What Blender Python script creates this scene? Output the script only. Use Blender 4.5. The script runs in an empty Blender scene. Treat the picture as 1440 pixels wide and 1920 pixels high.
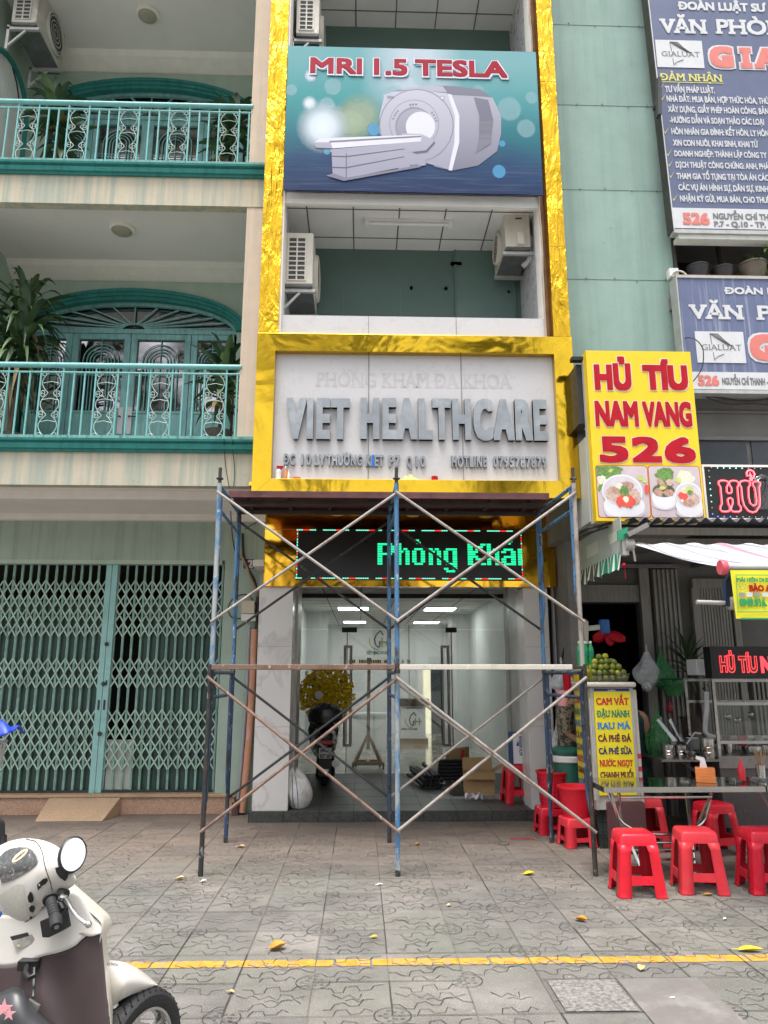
import bpy, bmesh, math, random
from mathutils import Vector, Matrix
R_ = math.radians
SC = bpy.context.scene
COL = SC.collection
random.seed(7)

# ------------------------------------------------------------ camera, sky, sun, exposure
CAM_H, FPX = 1.65, 1390.0
PITCH, YAW = 12.376, 1.771
cd = bpy.data.cameras.new('camera'); cam = bpy.data.objects.new('camera', cd); COL.objects.link(cam)
cd.sensor_fit = 'AUTO'; cd.sensor_width = 36.0; cd.lens = FPX*36/1920
cd.clip_start = 0.05; cd.clip_end = 500
cam.location = (0, 0, CAM_H)
cam.rotation_euler = (R_(90+PITCH), 0, R_(-YAW))
SC.camera = cam

SUN_EL, SUN_AZ = 75, 200            # azimuth clockwise from +Y: behind the camera, a little to the left
w = bpy.data.worlds.new('World'); SC.world = w; w.use_nodes = True
nt = w.node_tree; nt.nodes.clear()
sky = nt.nodes.new('ShaderNodeTexSky'); sky.sky_type = 'NISHITA'; sky.sun_disc = False
sky.sun_elevation = R_(SUN_EL); sky.sun_rotation = R_(SUN_AZ)
sky.air_density = 1.0; sky.dust_density = 4.0; sky.ozone_density = 1.0
hs = nt.nodes.new('ShaderNodeHueSaturation'); hs.inputs['Saturation'].default_value = 0.22
bg = nt.nodes.new('ShaderNodeBackground'); bg.inputs['Strength'].default_value = 0.15
wo = nt.nodes.new('ShaderNodeOutputWorld')
nt.links.new(sky.outputs[0], hs.inputs['Color']); nt.links.new(hs.outputs[0], bg.inputs['Color']); nt.links.new(bg.outputs[0], wo.inputs[0])
sd = bpy.data.lights.new('sun', 'SUN'); sd.energy = 1.4; sd.angle = R_(25); sd.color = (1.0, .96, .9)
sun = bpy.data.objects.new('sun', sd); COL.objects.link(sun)
_el, _az = R_(SUN_EL), R_(SUN_AZ)
_d = Vector((math.sin(_az)*math.cos(_el), math.cos(_az)*math.cos(_el), math.sin(_el)))
sun.rotation_euler = _d.to_track_quat('Z', 'Y').to_euler()
SC.view_settings.view_transform = 'Standard'; SC.view_settings.look = 'None'
SC.view_settings.exposure = 1.26; SC.view_settings.gamma = 1.0
SC.render.engine = 'CYCLES'
SC.cycles.max_bounces = 8; SC.cycles.diffuse_bounces = 4; SC.cycles.glossy_bounces = 4
SC.cycles.transparent_max_bounces = 12; SC.cycles.transmission_bounces = 4
SC.cycles.use_denoising = True
SC.cycles.sample_clamp_indirect = 6

# ------------------------------------------------------------ survey: pixel of the photo + distance -> point of the street
_th, _yw = R_(PITCH), R_(YAW)
VF = Vector((math.sin(_yw)*math.cos(_th), math.cos(_yw)*math.cos(_th), math.sin(_th)))
VR = Vector((math.cos(_yw), -math.sin(_yw), 0)); VU = VR.cross(VF)
def at(px, py, Y):
    d = VF*FPX + VR*(px-720) + VU*(960-py)
    return Vector((0, 0, CAM_H)) + d*(Y/d.y)
def gnd(px, py, z=0.0):
    d = VF*FPX + VR*(px-720) + VU*(960-py)
    return Vector((0, 0, CAM_H)) + d*((z-CAM_H)/d.z)
def rect(x0, y0, x1, y1, Y):
    "pixel rectangle (x0,y0 upper left) -> X0,X1,Z0,Z1 in the plane at Y"
    xm, ym = (x0+x1)/2, (y0+y1)/2
    return at(x0, ym, Y).x, at(x1, ym, Y).x, at(xm, y1, Y).z, at(xm, y0, Y).z

# ------------------------------------------------------------ materials
MATS = {}
def nodes(name):
    m = bpy.data.materials.new(name); m.use_nodes = True
    t = m.node_tree; b = t.nodes['Principled BSDF']; MATS[name] = m
    return m, t, b
def tex(t, scale, kind='Noise', stretch=None, detail=6, rough=.6, dist=0):
    co = t.nodes.new('ShaderNodeTexCoord'); src = co.outputs['Object']
    if stretch:
        mp = t.nodes.new('ShaderNodeMapping'); mp.inputs['Scale'].default_value = stretch
        t.links.new(src, mp.inputs['Vector']); src = mp.outputs['Vector']
    n = t.nodes.new('ShaderNodeTex'+kind); n.inputs['Scale'].default_value = scale
    if kind == 'Noise':
        n.inputs['Detail'].default_value = detail; n.inputs['Roughness'].default_value = rough; n.inputs['Distortion'].default_value = dist
    t.links.new(src, n.inputs['Vector'])
    return n
def ramp(t, src, stops):
    r = t.nodes.new('ShaderNodeValToRGB'); e = r.color_ramp.elements
    while len(e) < len(stops): e.new(0.5)
    for i, (p, c) in enumerate(stops):
        e[i].position = p; e[i].color = (c[0], c[1], c[2], 1) if isinstance(c, (tuple, list)) else (c, c, c, 1)
    t.links.new(src, r.inputs[0]); return r
def mixc(t, fac, a, b, mode='MIX'):
    n = t.nodes.new('ShaderNodeMix'); n.data_type = 'RGBA'; n.blend_type = mode
    for i, v in ((0, fac), (6, a), (7, b)):
        if isinstance(v, (int, float)): n.inputs[i].default_value = v
        elif isinstance(v, (tuple, list)): n.inputs[i].default_value = (*v[:3], 1)
        else: t.links.new(v, n.inputs[i])
    return n.outputs[2]
def bump(t, b, src, strength, dist=.02):
    n = t.nodes.new('ShaderNodeBump'); n.inputs['Strength'].default_value = strength; n.inputs['Distance'].default_value = dist
    t.links.new(src, n.inputs['Height']); t.links.new(n.outputs[0], b.inputs['Normal'])
FACING = set('white_panel law_blue law_white law_red law_yellow sign_yellow sign_red sign_cream sign_back white pure_white red_plastic ac_cream ac_old scooter_white scooter_scuffed teal_rail scroll_iron menu_yellow cart_white ramp_granite advert_yellow photo_pink photo_bowl photo_shade photo_noodle line_yellow grey_letter scooter_grey stripe_green dry_leaf'.split())
def M(name, col, rough=.6, metal=0.0, var=.12, scale=6, bmp=0, stretch=None, dirt=None, dirt_scale=3, dirt_at=(.5, .7), spec=None, alpha=1, trans=0, sub=0):
    if name in FACING: col = [c*.87 for c in col]
    m, t, b = nodes(name)
    n = tex(t, scale, stretch=stretch)
    lo = [c*(1-var) for c in col]; hi = [min(1, c*(1+var)) for c in col]
    r = ramp(t, n.outputs['Fac'], [(.3, lo), (.7, hi)]); out = r.outputs[0]
    if dirt:
        n2 = tex(t, dirt_scale, detail=9, rough=.7)
        f = ramp(t, n2.outputs['Fac'], [(dirt_at[0], 0), (dirt_at[1], 1)])
        out = mixc(t, f.outputs[0], out, dirt)
    t.links.new(out, b.inputs['Base Color'])
    n3 = tex(t, scale*3)
    rr = ramp(t, n3.outputs['Fac'], [(.3, max(0, rough-.08)), (.7, min(1, rough+.08))])
    t.links.new(rr.outputs[0], b.inputs['Roughness'])
    b.inputs['Metallic'].default_value = metal
    if spec is not None: b.inputs['Specular IOR Level'].default_value = spec
    if alpha < 1: b.inputs['Alpha'].default_value = alpha
    if trans: b.inputs['Transmission Weight'].default_value = trans
    if bmp: bump(t, b, n3.outputs['Fac'], bmp)
    return m
def EM(name, col, s):
    m, t, b = nodes(name)
    b.inputs['Base Color'].default_value = (*[c*.3 for c in col], 1)
    b.inputs['Emission Color'].default_value = (*col, 1); b.inputs['Emission Strength'].default_value = s
    return m
def GLASS(name, tint, refl=.08):
    m, t, b = nodes(name); t.nodes.remove(b)
    tr = t.nodes.new('ShaderNodeBsdfTransparent'); tr.inputs[0].default_value = (*tint, 1)
    gl = t.nodes.new('ShaderNodeBsdfGlossy'); gl.inputs['Roughness'].default_value = .03
    fr = t.nodes.new('ShaderNodeFresnel'); fr.inputs['IOR'].default_value = 1.5
    ad = t.nodes.new('ShaderNodeMath'); ad.operation = 'ADD'; ad.inputs[1].default_value = refl; ad.use_clamp = True
    mx = t.nodes.new('ShaderNodeMixShader')
    t.links.new(fr.outputs[0], ad.inputs[0]); t.links.new(ad.outputs[0], mx.inputs[0])
    t.links.new(tr.outputs[0], mx.inputs[1]); t.links.new(gl.outputs[0], mx.inputs[2])
    t.links.new(mx.outputs[0], t.nodes['Material Output'].inputs[0])
    return m

# gold mirror film: two degrees of crumple
def GOLD(name, col, rough, b1, b2, s1, s2, stretch=None):
    m, t, b = nodes(name)
    b.inputs['Metallic'].default_value = 1; b.inputs['Roughness'].default_value = rough
    n1 = tex(t, s1, detail=3, dist=1.2, stretch=stretch); n2 = tex(t, s2, detail=5, dist=2.0, stretch=stretch)
    r = ramp(t, n2.outputs['Fac'], [(.3, [c*.88 for c in col]), (.7, col)])
    t.links.new(r.outputs[0], b.inputs['Base Color'])
    a = t.nodes.new('ShaderNodeMath'); a.operation = 'MULTIPLY_ADD'; a.inputs[1].default_value = b2
    mm = t.nodes.new('ShaderNodeMath'); mm.operation = 'MULTIPLY'; mm.inputs[1].default_value = b1
    t.links.new(n1.outputs['Fac'], mm.inputs[0]); t.links.new(n2.outputs['Fac'], a.inputs[0]); t.links.new(mm.outputs[0], a.inputs[2])
    bump(t, b, a.outputs[0], 1.0, .05)
    return m
GOLD('gold_crinkled', (.68, .41, .028), .10, 2.0, .5, 2.2, 7, (1.3, 1.3, .45))
GOLD('gold_smooth', (.68, .43, .03), .11, .30, .016, .8, 4)
GOLD('gold_mirror', (.92, .50, .04), .08, .09, .008, 1.0, 3)

# walls
def streaked(name, base, streak, cover, s=1.6):
    "painted plaster with rain streaks running down"
    m, t, b = nodes(name)
    n1 = tex(t, 3.0, detail=8); r1 = ramp(t, n1.outputs['Fac'], [(.3, [c*.9 for c in base]), (.7, [min(1, c*1.06) for c in base])])
    n2 = tex(t, s, stretch=(9, 9, .35), detail=7, rough=.65); f2 = ramp(t, n2.outputs['Fac'], cover)
    out = mixc(t, f2.outputs[0], r1.outputs[0], streak)
    n3 = tex(t, 14, detail=9); f3 = ramp(t, n3.outputs['Fac'], [(.62, 0), (.75, .5)])
    out = mixc(t, f3.outputs[0], out, [c*.6 for c in base])
    t.links.new(out, b.inputs['Base Color']); b.inputs['Roughness'].default_value = .85
    bump(t, b, n3.outputs['Fac'], .15, .01)
    return m
streaked('beige_plaster', (.53, .475, .365), (.335, .37, .31), [(.42, 0), (.60, .95)], 1.2)
streaked('pillar_plaster', (.60, .49, .385), (.45, .425, .34), [(.45, 0), (.65, .7)])
streaked('green_wall', (.43, .53, .45), (.34, .44, .37), [(.5, 0), (.75, .6)], 1.0)
streaked('grimy_green_wall', (.36, .45, .38), (.20, .25, .21), [(.48, 0), (.75, .75)], 1.0)
streaked('white_wall_old', (.68, .70, .66), (.50, .56, .52), [(.5, 0), (.75, .6)], 1.0)
streaked('teal_trim', (.03, .22, .20), (.015, .12, .11), [(.45, 0), (.7, .7)])
streaked('teal_sill', (.16, .36, .34), (.05, .09, .085), [(.48, 0), (.72, .9)], 3.0)
M('grey_soffit', (.80, .76, .74), .9, var=.04, scale=.8, dirt=(.70, .66, .63), dirt_scale=.6)
M('soffit_edge', (.80, .77, .72), .9, var=.05)
M('teal_rail', (.20, .50, .50), .45, var=.12, scale=9, dirt=(.10, .22, .21), dirt_at=(.6, .8))
M('scroll_iron', (.42, .55, .52), .5, var=.15)
M('teal_door', (.20, .41, .41), .5, var=.25, scale=5, stretch=(6, 6, .6), dirt=(.07, .19, .19), dirt_at=(.5, .8))
M('dark_glass', (.34, .32, .33), .035, metal=1, var=.04, scale=1)
M('gate_bar', (.30, .50, .42), .5, var=.2, scale=10, dirt=(.10, .15, .12), dirt_at=(.55, .75))
M('gate_lattice', (.38, .53, .45), .5, var=.2, scale=10, dirt=(.13, .18, .15), dirt_at=(.5, .75))
M('gate_sheet', (.034, .072, .062), .55, var=.3, scale=4, stretch=(10, 10, 1))
M('gate_meeting_post', (.28, .52, .50), .5, var=.15, scale=3, dirt=(.16, .30, .28), dirt_at=(.55, .75))
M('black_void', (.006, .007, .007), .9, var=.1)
M('dark_dusty_metal', (.035, .035, .03), .7, var=.3)
M('iron_dark', (.03, .03, .032), .5, var=.3)
def granite(name, base, dark, light, sc=110):
    m, t, b = nodes(name)
    n = tex(t, sc, detail=4); r = ramp(t, n.outputs['Fac'], [(.32, dark), (.5, base), (.68, light)])
    n2 = tex(t, 2.5, detail=8); f = ramp(t, n2.outputs['Fac'], [(.5, 0), (.8, .55)])
    t.links.new(mixc(t, f.outputs[0], r.outputs[0], [c*.55 for c in base]), b.inputs['Base Color'])
    b.inputs['Roughness'].default_value = .45; return m
granite('pink_granite', (.45, .28, .19), (.26, .15, .10), (.58, .40, .29))
granite('ramp_granite', (.44, .30, .19), (.30, .19, .12), (.54, .39, .27))
granite('black_granite', (.055, .057, .055), (.03, .03, .03), (.08, .085, .08), 40)
# marble cladding
m, t, b = nodes('white_marble')
n = tex(t, .75, detail=7, rough=.55, dist=1.6, stretch=(1, 1, .8)); r = ramp(t, n.outputs['Fac'], [(.485, (.70, .685, .67)), (.5, (.57, .555, .54)), (.506, (.60, .58, .565)), (.525, (.70, .685, .67))])
n2 = tex(t, 1.5, dist=.8); f = ramp(t, n2.outputs['Fac'], [(.35, (.93, .92, .915)), (.7, (1, 1, 1))])
t.links.new(mixc(t, 1, r.outputs[0], f.outputs[0], 'MULTIPLY'), b.inputs['Base Color']); b.inputs['Roughness'].default_value = .25
M('grey_stone', (.42, .41, .39), .35, var=.25, scale=2)
M('dark_stone', (.22, .21, .195), .35, var=.3, scale=4)
M('white_panel', (.62, .61, .62), .3, var=.03, scale=2)
M('panel_joint', (.25, .25, .26), .7)
M('white_paint', (.62, .63, .62), .7, var=.05, scale=2)
M('ceiling_tile', (.72, .72, .70), .9, var=.06, scale=2)
M('ceiling_grid', (.12, .12, .12), .7)
M('interior_wall', (.70, .71, .71), .5, var=.05, scale=1)
M('upper_green_wall', (.105, .165, .147), .8, var=.07, scale=1.5)
M('upper_green_door', (.11, .18, .16), .5, var=.06)
M('raw_brown', (.30, .18, .10), .8, var=.35, scale=5)
M('floor_dark', (.07, .072, .075), .35, var=.15, scale=2)
M('floor_shiny', (.45, .42, .36), .12, var=.1, scale=2)
M('grey_letter', (.30, .33, .36), .42, metal=.25, var=.14, scale=7, dirt=(.45, .48, .50), dirt_at=(.5, .8))
M('letter_side', (.16, .17, .18), .5, var=.2)
M('blue_letter', (.01, .16, .62), .4)
M('ghost_letter', (.47, .46, .475), .35)
M('ac_cream', (.72, .68, .59), .45, var=.05, scale=4, dirt=(.52, .46, .36), dirt_at=(.58, .85))
M('ac_old', (.60, .58, .52), .5, var=.1, scale=4, dirt=(.28, .26, .22), dirt_at=(.5, .75))
M('ac_bottom', (.10, .105, .105), .6, var=.3, scale=6)
M('ac_fins', (.05, .052, .055), .6, var=.3, scale=20)
M('galv_steel', (.42, .42, .40), .5, metal=.3, var=.15)
M('white_pipe', (.66, .66, .66), .6, var=.1, scale=12)
streaked('green_sheet', (.265, .385, .345), (.20, .30, .265), [(.46, 0), (.70, .75)], .6)
M('sheet_seam', (.15, .22, .20), .6)
M('law_blue', (.105, .13, .23), .45, var=.10, scale=3)
M('law_white', (.66, .67, .69), .5, var=.06)
M('law_red', (.72, .20, .17), .5, var=.06)
M('law_yellow', (.70, .66, .18), .5)
M('law_grey', (.16, .16, .17), .5)
M('sign_yellow', (.90, .62, .015), .4, var=.05, scale=3, dirt=(.75, .45, .02), dirt_at=(.62, .9))
M('sign_red', (.46, .007, .02), .5, var=.12, scale=9, spec=.2)
M('sign_cream', (.85, .70, .50), .4, var=.04)
M('sign_back', (.50, .52, .48), .5, var=.12, scale=3)
M('white', (.80, .79, .78), .4, var=.04)
M('pure_white', (.85, .85, .86), .3, var=.02)
M('red_plastic', (.74, .015, .035), .33, var=.10, scale=7, spec=.4, dirt=(.45, .03, .04), dirt_scale=14, dirt_at=(.62, .82))
M('stainless', (.52, .51, .49), .22, metal=1, var=.1, scale=3, stretch=(1, 8, 8))
M('table_steel', (.40, .40, .39), .09, metal=1, var=.06, scale=2)
M('dull_steel', (.30, .28, .27), .35, metal=.8, var=.2)
M('dark_awning', (.025, .028, .034), .6, var=.3, scale=4)
M('stall_dark_wall', (.185, .178, .17), .85, var=.2, scale=2)
M('accordion_gate', (.28, .27, .245), .55, var=.2, scale=6, stretch=(4, 4, .5))
M('black_plastic', (.012, .012, .013), .35, var=.2)
M('rubber', (.02, .02, .021), .7, var=.3, scale=30, bmp=.2)
M('scooter_white', (.74, .71, .66), .2, var=.03, scale=3, spec=.6, dirt=(.60, .56, .49), dirt_scale=7, dirt_at=(.58, .82))
M('scooter_scuffed', (.76, .70, .60), .35, var=.05, scale=4, dirt=(.45, .40, .34), dirt_scale=26, dirt_at=(.60, .70))
M('scooter_grey', (.62, .60, .54), .3, var=.05)
M('scooter_brown', (.075, .053, .055), .38, var=.12, scale=4)
M('seat_vinyl', (.03, .031, .034), .4, var=.2)
M('alloy', (.62, .62, .62), .28, metal=1, var=.1)
M('mirror_glass', (.85, .87, .88), .015, metal=1, var=.01)
M('wood_brown', (.34, .20, .09), .5, var=.3, scale=5, stretch=(8, 8, .8))
M('cardboard', (.42, .27, .13), .85, var=.12, scale=6)
M('orange_wood', (.62, .19, .05), .4, var=.3, scale=8, stretch=(1, 1, 7))
M('leaf_dark', (.035, .075, .032), .4, var=.4, scale=3, spec=.5)
M('leaf_mid', (.075, .135, .05), .45, var=.4, scale=3)
M('leaf_bright', (.17, .28, .04), .45, var=.3, scale=3)
M('bark', (.10, .075, .055), .9, var=.3, scale=10)
M('pot_dark', (.022, .022, .025), .6, var=.3)
M('pot_brown', (.12, .10, .08), .8, var=.4, scale=4, dirt=(.06, .08, .04))
M('dry_leaf', (.60, .27, .02), .6, var=.35, scale=18)
M('dry_leaf_pale', (.60, .45, .22), .7, var=.3, scale=18)
M('paper', (.80, .80, .82), .8, var=.03)
M('flower_yellow', (.82, .56, .01), .6, var=.3, scale=15)
M('skin', (.42, .24, .15), .5, var=.08)
M('hair', (.012, .010, .009), .5, var=.3)
M('dress_teal', (.012, .05, .05), .8, var=.5, scale=18)
M('lime', (.14, .17, .02), .35, var=.35, scale=6)
M('lime_yellow', (.34, .32, .03), .35, var=.25, scale=6)
M('marine_blue', (.015, .10, .40), .5, var=.15)
M('blue_tarp', (.02, .06, .50), .4, var=.25, scale=8)
M('fan_blue', (.02, .13, .40), .4)
M('orange_pipe', (.55, .26, .16), .5, var=.12, scale=5, dirt=(.45, .40, .36), dirt_scale=2.5, dirt_at=(.55, .6))
M('grey_pvc', (.30, .32, .34), .5, var=.1)
M('cable_black', (.012, .012, .012), .5, var=.2)
M('meter_box', (.56, .48, .36), .5, var=.06)
M('sack_white', (.66, .65, .62), .8, var=.14, scale=9, bmp=1.0)
M('printed_blue', (.02, .06, .22), .5)
M('teal_bucket', (.02, .12, .09), .4, var=.15)
M('maroon', (.11, .05, .055), .4, var=.1)
M('tile_dark_green', (.035, .045, .042), .3, var=.4, scale=8)
M('plank_maroon', (.10, .035, .035), .7, var=.4, scale=6, dirt=(.32, .28, .26), dirt_scale=9, dirt_at=(.66, .72))
M('plank_under', (.045, .034, .03), .8, var=.4, scale=5)
m = M('bag_clear', (.75, .77, .80), .25, var=.25, scale=14, alpha=.55, bmp=1.0)
m = M('bag_green', (.04, .24, .07), .3, var=.5, scale=12, alpha=.72, bmp=1.0)
m = M('bottle_green', (.03, .35, .12), .12, var=.1, alpha=.85)
M('umber_foam', (.02, .02, .02), .8, var=.2)
GLASS('shop_glass', (.86, .90, .89), .05)
GLASS('cabinet_glass', (.80, .82, .80), .04)
GLASS('clear_plastic', (.92, .93, .92), .06)
EM('ceiling_lamp', (1, .99, .96), 8)
EM('led_green', (.015, .85, .34), .62)
EM('led_red', (1, .03, .02), .7)
EM('led_cyan', (.2, .9, .65), .6)
EM('neon_red', (1, .05, .07), .9)
EM('neon_pale', (1, .22, .27), 1.0)
EM('bulb_blue', (.10, .15, 1), 2.0)
EM('bulb_teal', (.25, .95, .75), 1.6)
EM('doorway_light', (1, .88, .62), .5)
def SPOT(name, c, a, soft=False):
    "printed out-of-focus light: ink that thins towards the rim of each spot"
    m, t, b = nodes(name); co = t.nodes.new('ShaderNodeTexCoord'); mp = t.nodes.new('ShaderNodeMapping'); mp.inputs['Location'].default_value = (-.5, 0, -.5); mp.inputs['Scale'].default_value = (1, 0, 1)
    ln = t.nodes.new('ShaderNodeVectorMath'); ln.operation = 'LENGTH'; t.links.new(co.outputs['Generated'], mp.inputs[0]); t.links.new(mp.outputs[0], ln.inputs[0])
    r = ramp(t, ln.outputs['Value'], [(.0, a), (.22, a*.85), (.5, 0)] if soft else [(.0, a*.8), (.40, a*.85), (.5, 0)]); t.links.new(r.outputs[0], b.inputs['Alpha'])
    b.inputs['Base Color'].default_value = (*c, 1); b.inputs['Roughness'].default_value = .4
def INK(name, lo, hi, z0, z1):
    "print ink graded from its lower to its upper edge, as the printed picture is"
    m, t, b = nodes(name); co = t.nodes.new('ShaderNodeTexCoord'); sp = t.nodes.new('ShaderNodeSeparateXYZ'); t.links.new(co.outputs['Object'], sp.inputs[0])
    mr = t.nodes.new('ShaderNodeMapRange'); mr.inputs['From Min'].default_value = z0; mr.inputs['From Max'].default_value = z1; t.links.new(sp.outputs['Z'], mr.inputs['Value'])
    r = ramp(t, mr.outputs[0], [(0, lo), (1, hi)]); t.links.new(r.outputs[0], b.inputs['Base Color']); b.inputs['Roughness'].default_value = .5; b.inputs['Specular IOR Level'].default_value = .15
# scaffold paints
def chipped(name, paint, under, splash, a=.5, b_=.58):
    m, t, b = nodes(name)
    n = tex(t, 7, detail=9, rough=.7, stretch=(1, 1, .45)); f = ramp(t, n.outputs['Fac'], [(a, 0), (b_, 1)])
    o = mixc(t, f.outputs[0], paint, under)
    n2 = tex(t, 26, detail=6, stretch=(1, 1, .5)); f2 = ramp(t, n2.outputs['Fac'], [(.60, 0), (.66, 1)])
    o = mixc(t, f2.outputs[0], o, splash)
    t.links.new(o, b.inputs['Base Color']); b.inputs['Roughness'].default_value = .55; b.inputs['Metallic'].default_value = .15
    bump(t, b, n2.outputs['Fac'], .3, .004)
    return m
chipped('scaffold_blue', (.07, .19, .36), (.055, .05, .05), (.42, .44, .44))
chipped('scaffold_blue_white', (.07, .20, .38), (.36, .38, .38), (.50, .52, .52), .42, .56)
chipped('scaffold_black', (.03, .032, .035), (.06, .045, .035), (.20, .20, .19))
chipped('scaffold_navy', (.03, .06, .12), (.035, .033, .03), (.26, .27, .27))
chipped('scaffold_green', (.03, .14, .09), (.05, .045, .04), (.30, .33, .32))
chipped('brace_grey', (.34, .31, .28), (.23, .17, .14), (.42, .40, .37), .5, .6)
chipped('brace_brown', (.25, .16, .12), (.15, .10, .08), (.36, .32, .29), .5, .62)
chipped('ledger_brown', (.20, .12, .085), (.13, .085, .06), (.52, .44, .34), .5, .6)
chipped('ledger_white', (.58, .55, .48), (.42, .36, .29), (.66, .64, .58), .55, .72)
# camouflage cloth
m, t, b = nodes('camo')
n = tex(t, 14, detail=2); r = ramp(t, n.outputs['Fac'], [(.40, (.06, .055, .04)), (.47, (.20, .17, .12)), (.55, (.30, .26, .19)), (.62, (.09, .10, .06))])
for e in r.color_ramp.elements: pass
r.color_ramp.interpolation = 'CONSTANT'
t.links.new(r.outputs[0], b.inputs['Base Color']); b.inputs['Roughness'].default_value = .9
# pavement concrete
m, t, b = nodes('paving')
n1 = tex(t, .55, detail=5); n2 = tex(t, 3.2, detail=10, rough=.75); n3 = tex(t, 160, detail=3)
o = ramp(t, n2.outputs['Fac'], [(.28, (.105, .099, .091)), (.72, (.215, .202, .187))]).outputs[0]
f = ramp(t, n1.outputs['Fac'], [(.40, 0), (.66, .75)]); o = mixc(t, f.outputs[0], o, (.165, .17, .142))
n4 = tex(t, 1.3, detail=7); f = ramp(t, n4.outputs['Fac'], [(.52, 0), (.70, .6)]); o = mixc(t, f.outputs[0], o, (.30, .275, .262))
n5 = tex(t, 2.1, detail=8, rough=.7); f = ramp(t, n5.outputs['Fac'], [(.58, 0), (.70, .75)]); o = mixc(t, f.outputs[0], o, (.095, .093, .085))
sp = ramp(t, n3.outputs['Fac'], [(.30, (.5, .5, .5)), (.5, (1, 1, 1)), (.70, (1.4, 1.4, 1.4))])
o = mixc(t, 1, o, sp.outputs[0], 'MULTIPLY')
# footfall grime close to the shop fronts (brownish)
co = t.nodes.new('ShaderNodeTexCoord'); sx = t.nodes.new('ShaderNodeSeparateXYZ'); t.links.new(co.outputs['Object'], sx.inputs[0])
ad = t.nodes.new('ShaderNodeMath'); ad.operation = 'MULTIPLY_ADD'; ad.inputs[1].default_value = 2.2; t.links.new(n4.outputs['Fac'], ad.inputs[0]); t.links.new(sx.outputs['Y'], ad.inputs[2])
mr = t.nodes.new('ShaderNodeMapRange'); mr.inputs['From Min'].default_value = 7.2; mr.inputs['From Max'].default_value = 9.2; mr.inputs['To Max'].default_value = .8
t.links.new(ad.outputs[0], mr.inputs['Value'])
o = mixc(t, mr.outputs[0], o, mixc(t, 1, (.18, .135, .108), sp.outputs[0], 'MULTIPLY'))
# each paver its own tone, and trodden-in gum
vm = t.nodes.new('ShaderNodeMapping'); vm.inputs['Location'].default_value = (.2505/.42, -4.53/.42+20, 0); vm.inputs['Scale'].default_value = (1/.42, 1/.42, 0)
fl_ = t.nodes.new('ShaderNodeVectorMath'); fl_.operation = 'FLOOR'; wn = t.nodes.new('ShaderNodeTexWhiteNoise'); wn.noise_dimensions = '2D'
t.links.new(co.outputs['Object'], vm.inputs[0]); t.links.new(vm.outputs[0], fl_.inputs[0]); t.links.new(fl_.outputs[0], wn.inputs['Vector'])
o = mixc(t, 1, o, ramp(t, wn.outputs['Value'], [(0, (.86, .86, .87)), (.5, (1, 1, 1)), (1, (1.10, 1.09, 1.06))]).outputs[0], 'MULTIPLY')
vo = tex(t, 3.1, 'Voronoi'); o = mixc(t, ramp(t, vo.outputs['Distance'], [(.045, .55), (.075, 0)]).outputs[0], o, (.075, .072, .068))
vo2 = tex(t, 5.7, 'Voronoi'); o = mixc(t, ramp(t, vo2.outputs['Distance'], [(.03, .5), (.06, 0)]).outputs[0], o, (.42, .41, .39))
t.links.new(o, b.inputs['Base Color']); b.inputs['Roughness'].default_value = .82
bump(t, b, n3.outputs['Fac'], .35, .006)
M('groove', (.048, .044, .04), .95, var=.5, scale=4)
M('groove_pale', (.13, .12, .105), .95, var=.4, scale=4)
M('groove_highlight', (.27, .255, .24), .9, var=.35, scale=4)  # pale tone for the highlight painted beside the grooves
M('plain_slab', (.17, .153, .145), .85, var=.12, scale=6, bmp=.1, dirt=(.27, .26, .245), dirt_at=(.5, .8))
M('rough_aggregate', (.22, .21, .195), .95, var=.6, scale=45, bmp=.6)
m = M('line_yellow', (.62, .31, .03), .8, var=.25, scale=14, dirt=(.27, .23, .17), dirt_scale=11, dirt_at=(.50, .66))
M('asphalt', (.27, .26, .245), .9, var=.25, scale=8)
M('far_facade', (.72, .69, .64), .85, var=.15, scale=.6)
M('far_glass', (.05, .06, .07), .2)
M('paper_brown', (.38, .31, .25), .8)
M('lamp_dusty', (.36, .33, .26), .4)
M('plate_blue', (.02, .03, .14), .3)
M('wall_tan', (.20, .17, .135), .85, var=.12, scale=1.5, dirt=(.12, .10, .08), dirt_scale=2)
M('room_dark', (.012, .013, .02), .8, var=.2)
M('cladding_patch', (.60, .58, .50), .4)
M('pink_cap', (.66, .10, .14), .4)
M('awning_blue_dark', (.015, .03, .07), .5)
M('advert_yellow', (.86, .80, .03), .5, var=.05)
M('advert_green', (.02, .30, .10), .5)
M('tick_red', (.55, .02, .05), .5)
M('menu_yellow', (.90, .74, .02), .35, var=.03)
M('menu_red', (.55, .015, .03), .4); M('menu_green', (.005, .22, .13), .4); M('menu_blue', (.01, .22, .55), .4); M('menu_purple', (.13, .01, .04), .4); M('menu_navy', (.015, .02, .13), .4)
M('cart_white', (.58, .53, .47), .5, var=.08, scale=5, dirt=(.36, .30, .24), dirt_at=(.58, .8))
M('pink_plastic', (.70, .32, .36), .4)
M('black_tube', (.016, .016, .017), .6, var=.4)
M('moto_black', (.016, .016, .018), .25, var=.2)
M('tail_red', (.35, .01, .01), .2)
M('shelf_brown', (.08, .055, .04), .35, var=.5, scale=9)
M('cart_steel', (.115, .10, .105), .3, metal=.5, var=.12, scale=2)
M('letter_core', (.16, .05, .02), .4)
M('foil_cup', (.70, .70, .70), .3, metal=.4, var=.5, scale=40, bmp=.8)
M('red_bag', (.42, .03, .06), .4, alpha=.8)
M('basket_grey', (.42, .42, .40), .5, metal=.3)
M('leaf_dark_green', (.01, .09, .07), .4); M('olive_gold', (.30, .27, .03), .4)
M('lip', (.32, .10, .08), .5)
m, t, b = nodes('visor_glass')
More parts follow.
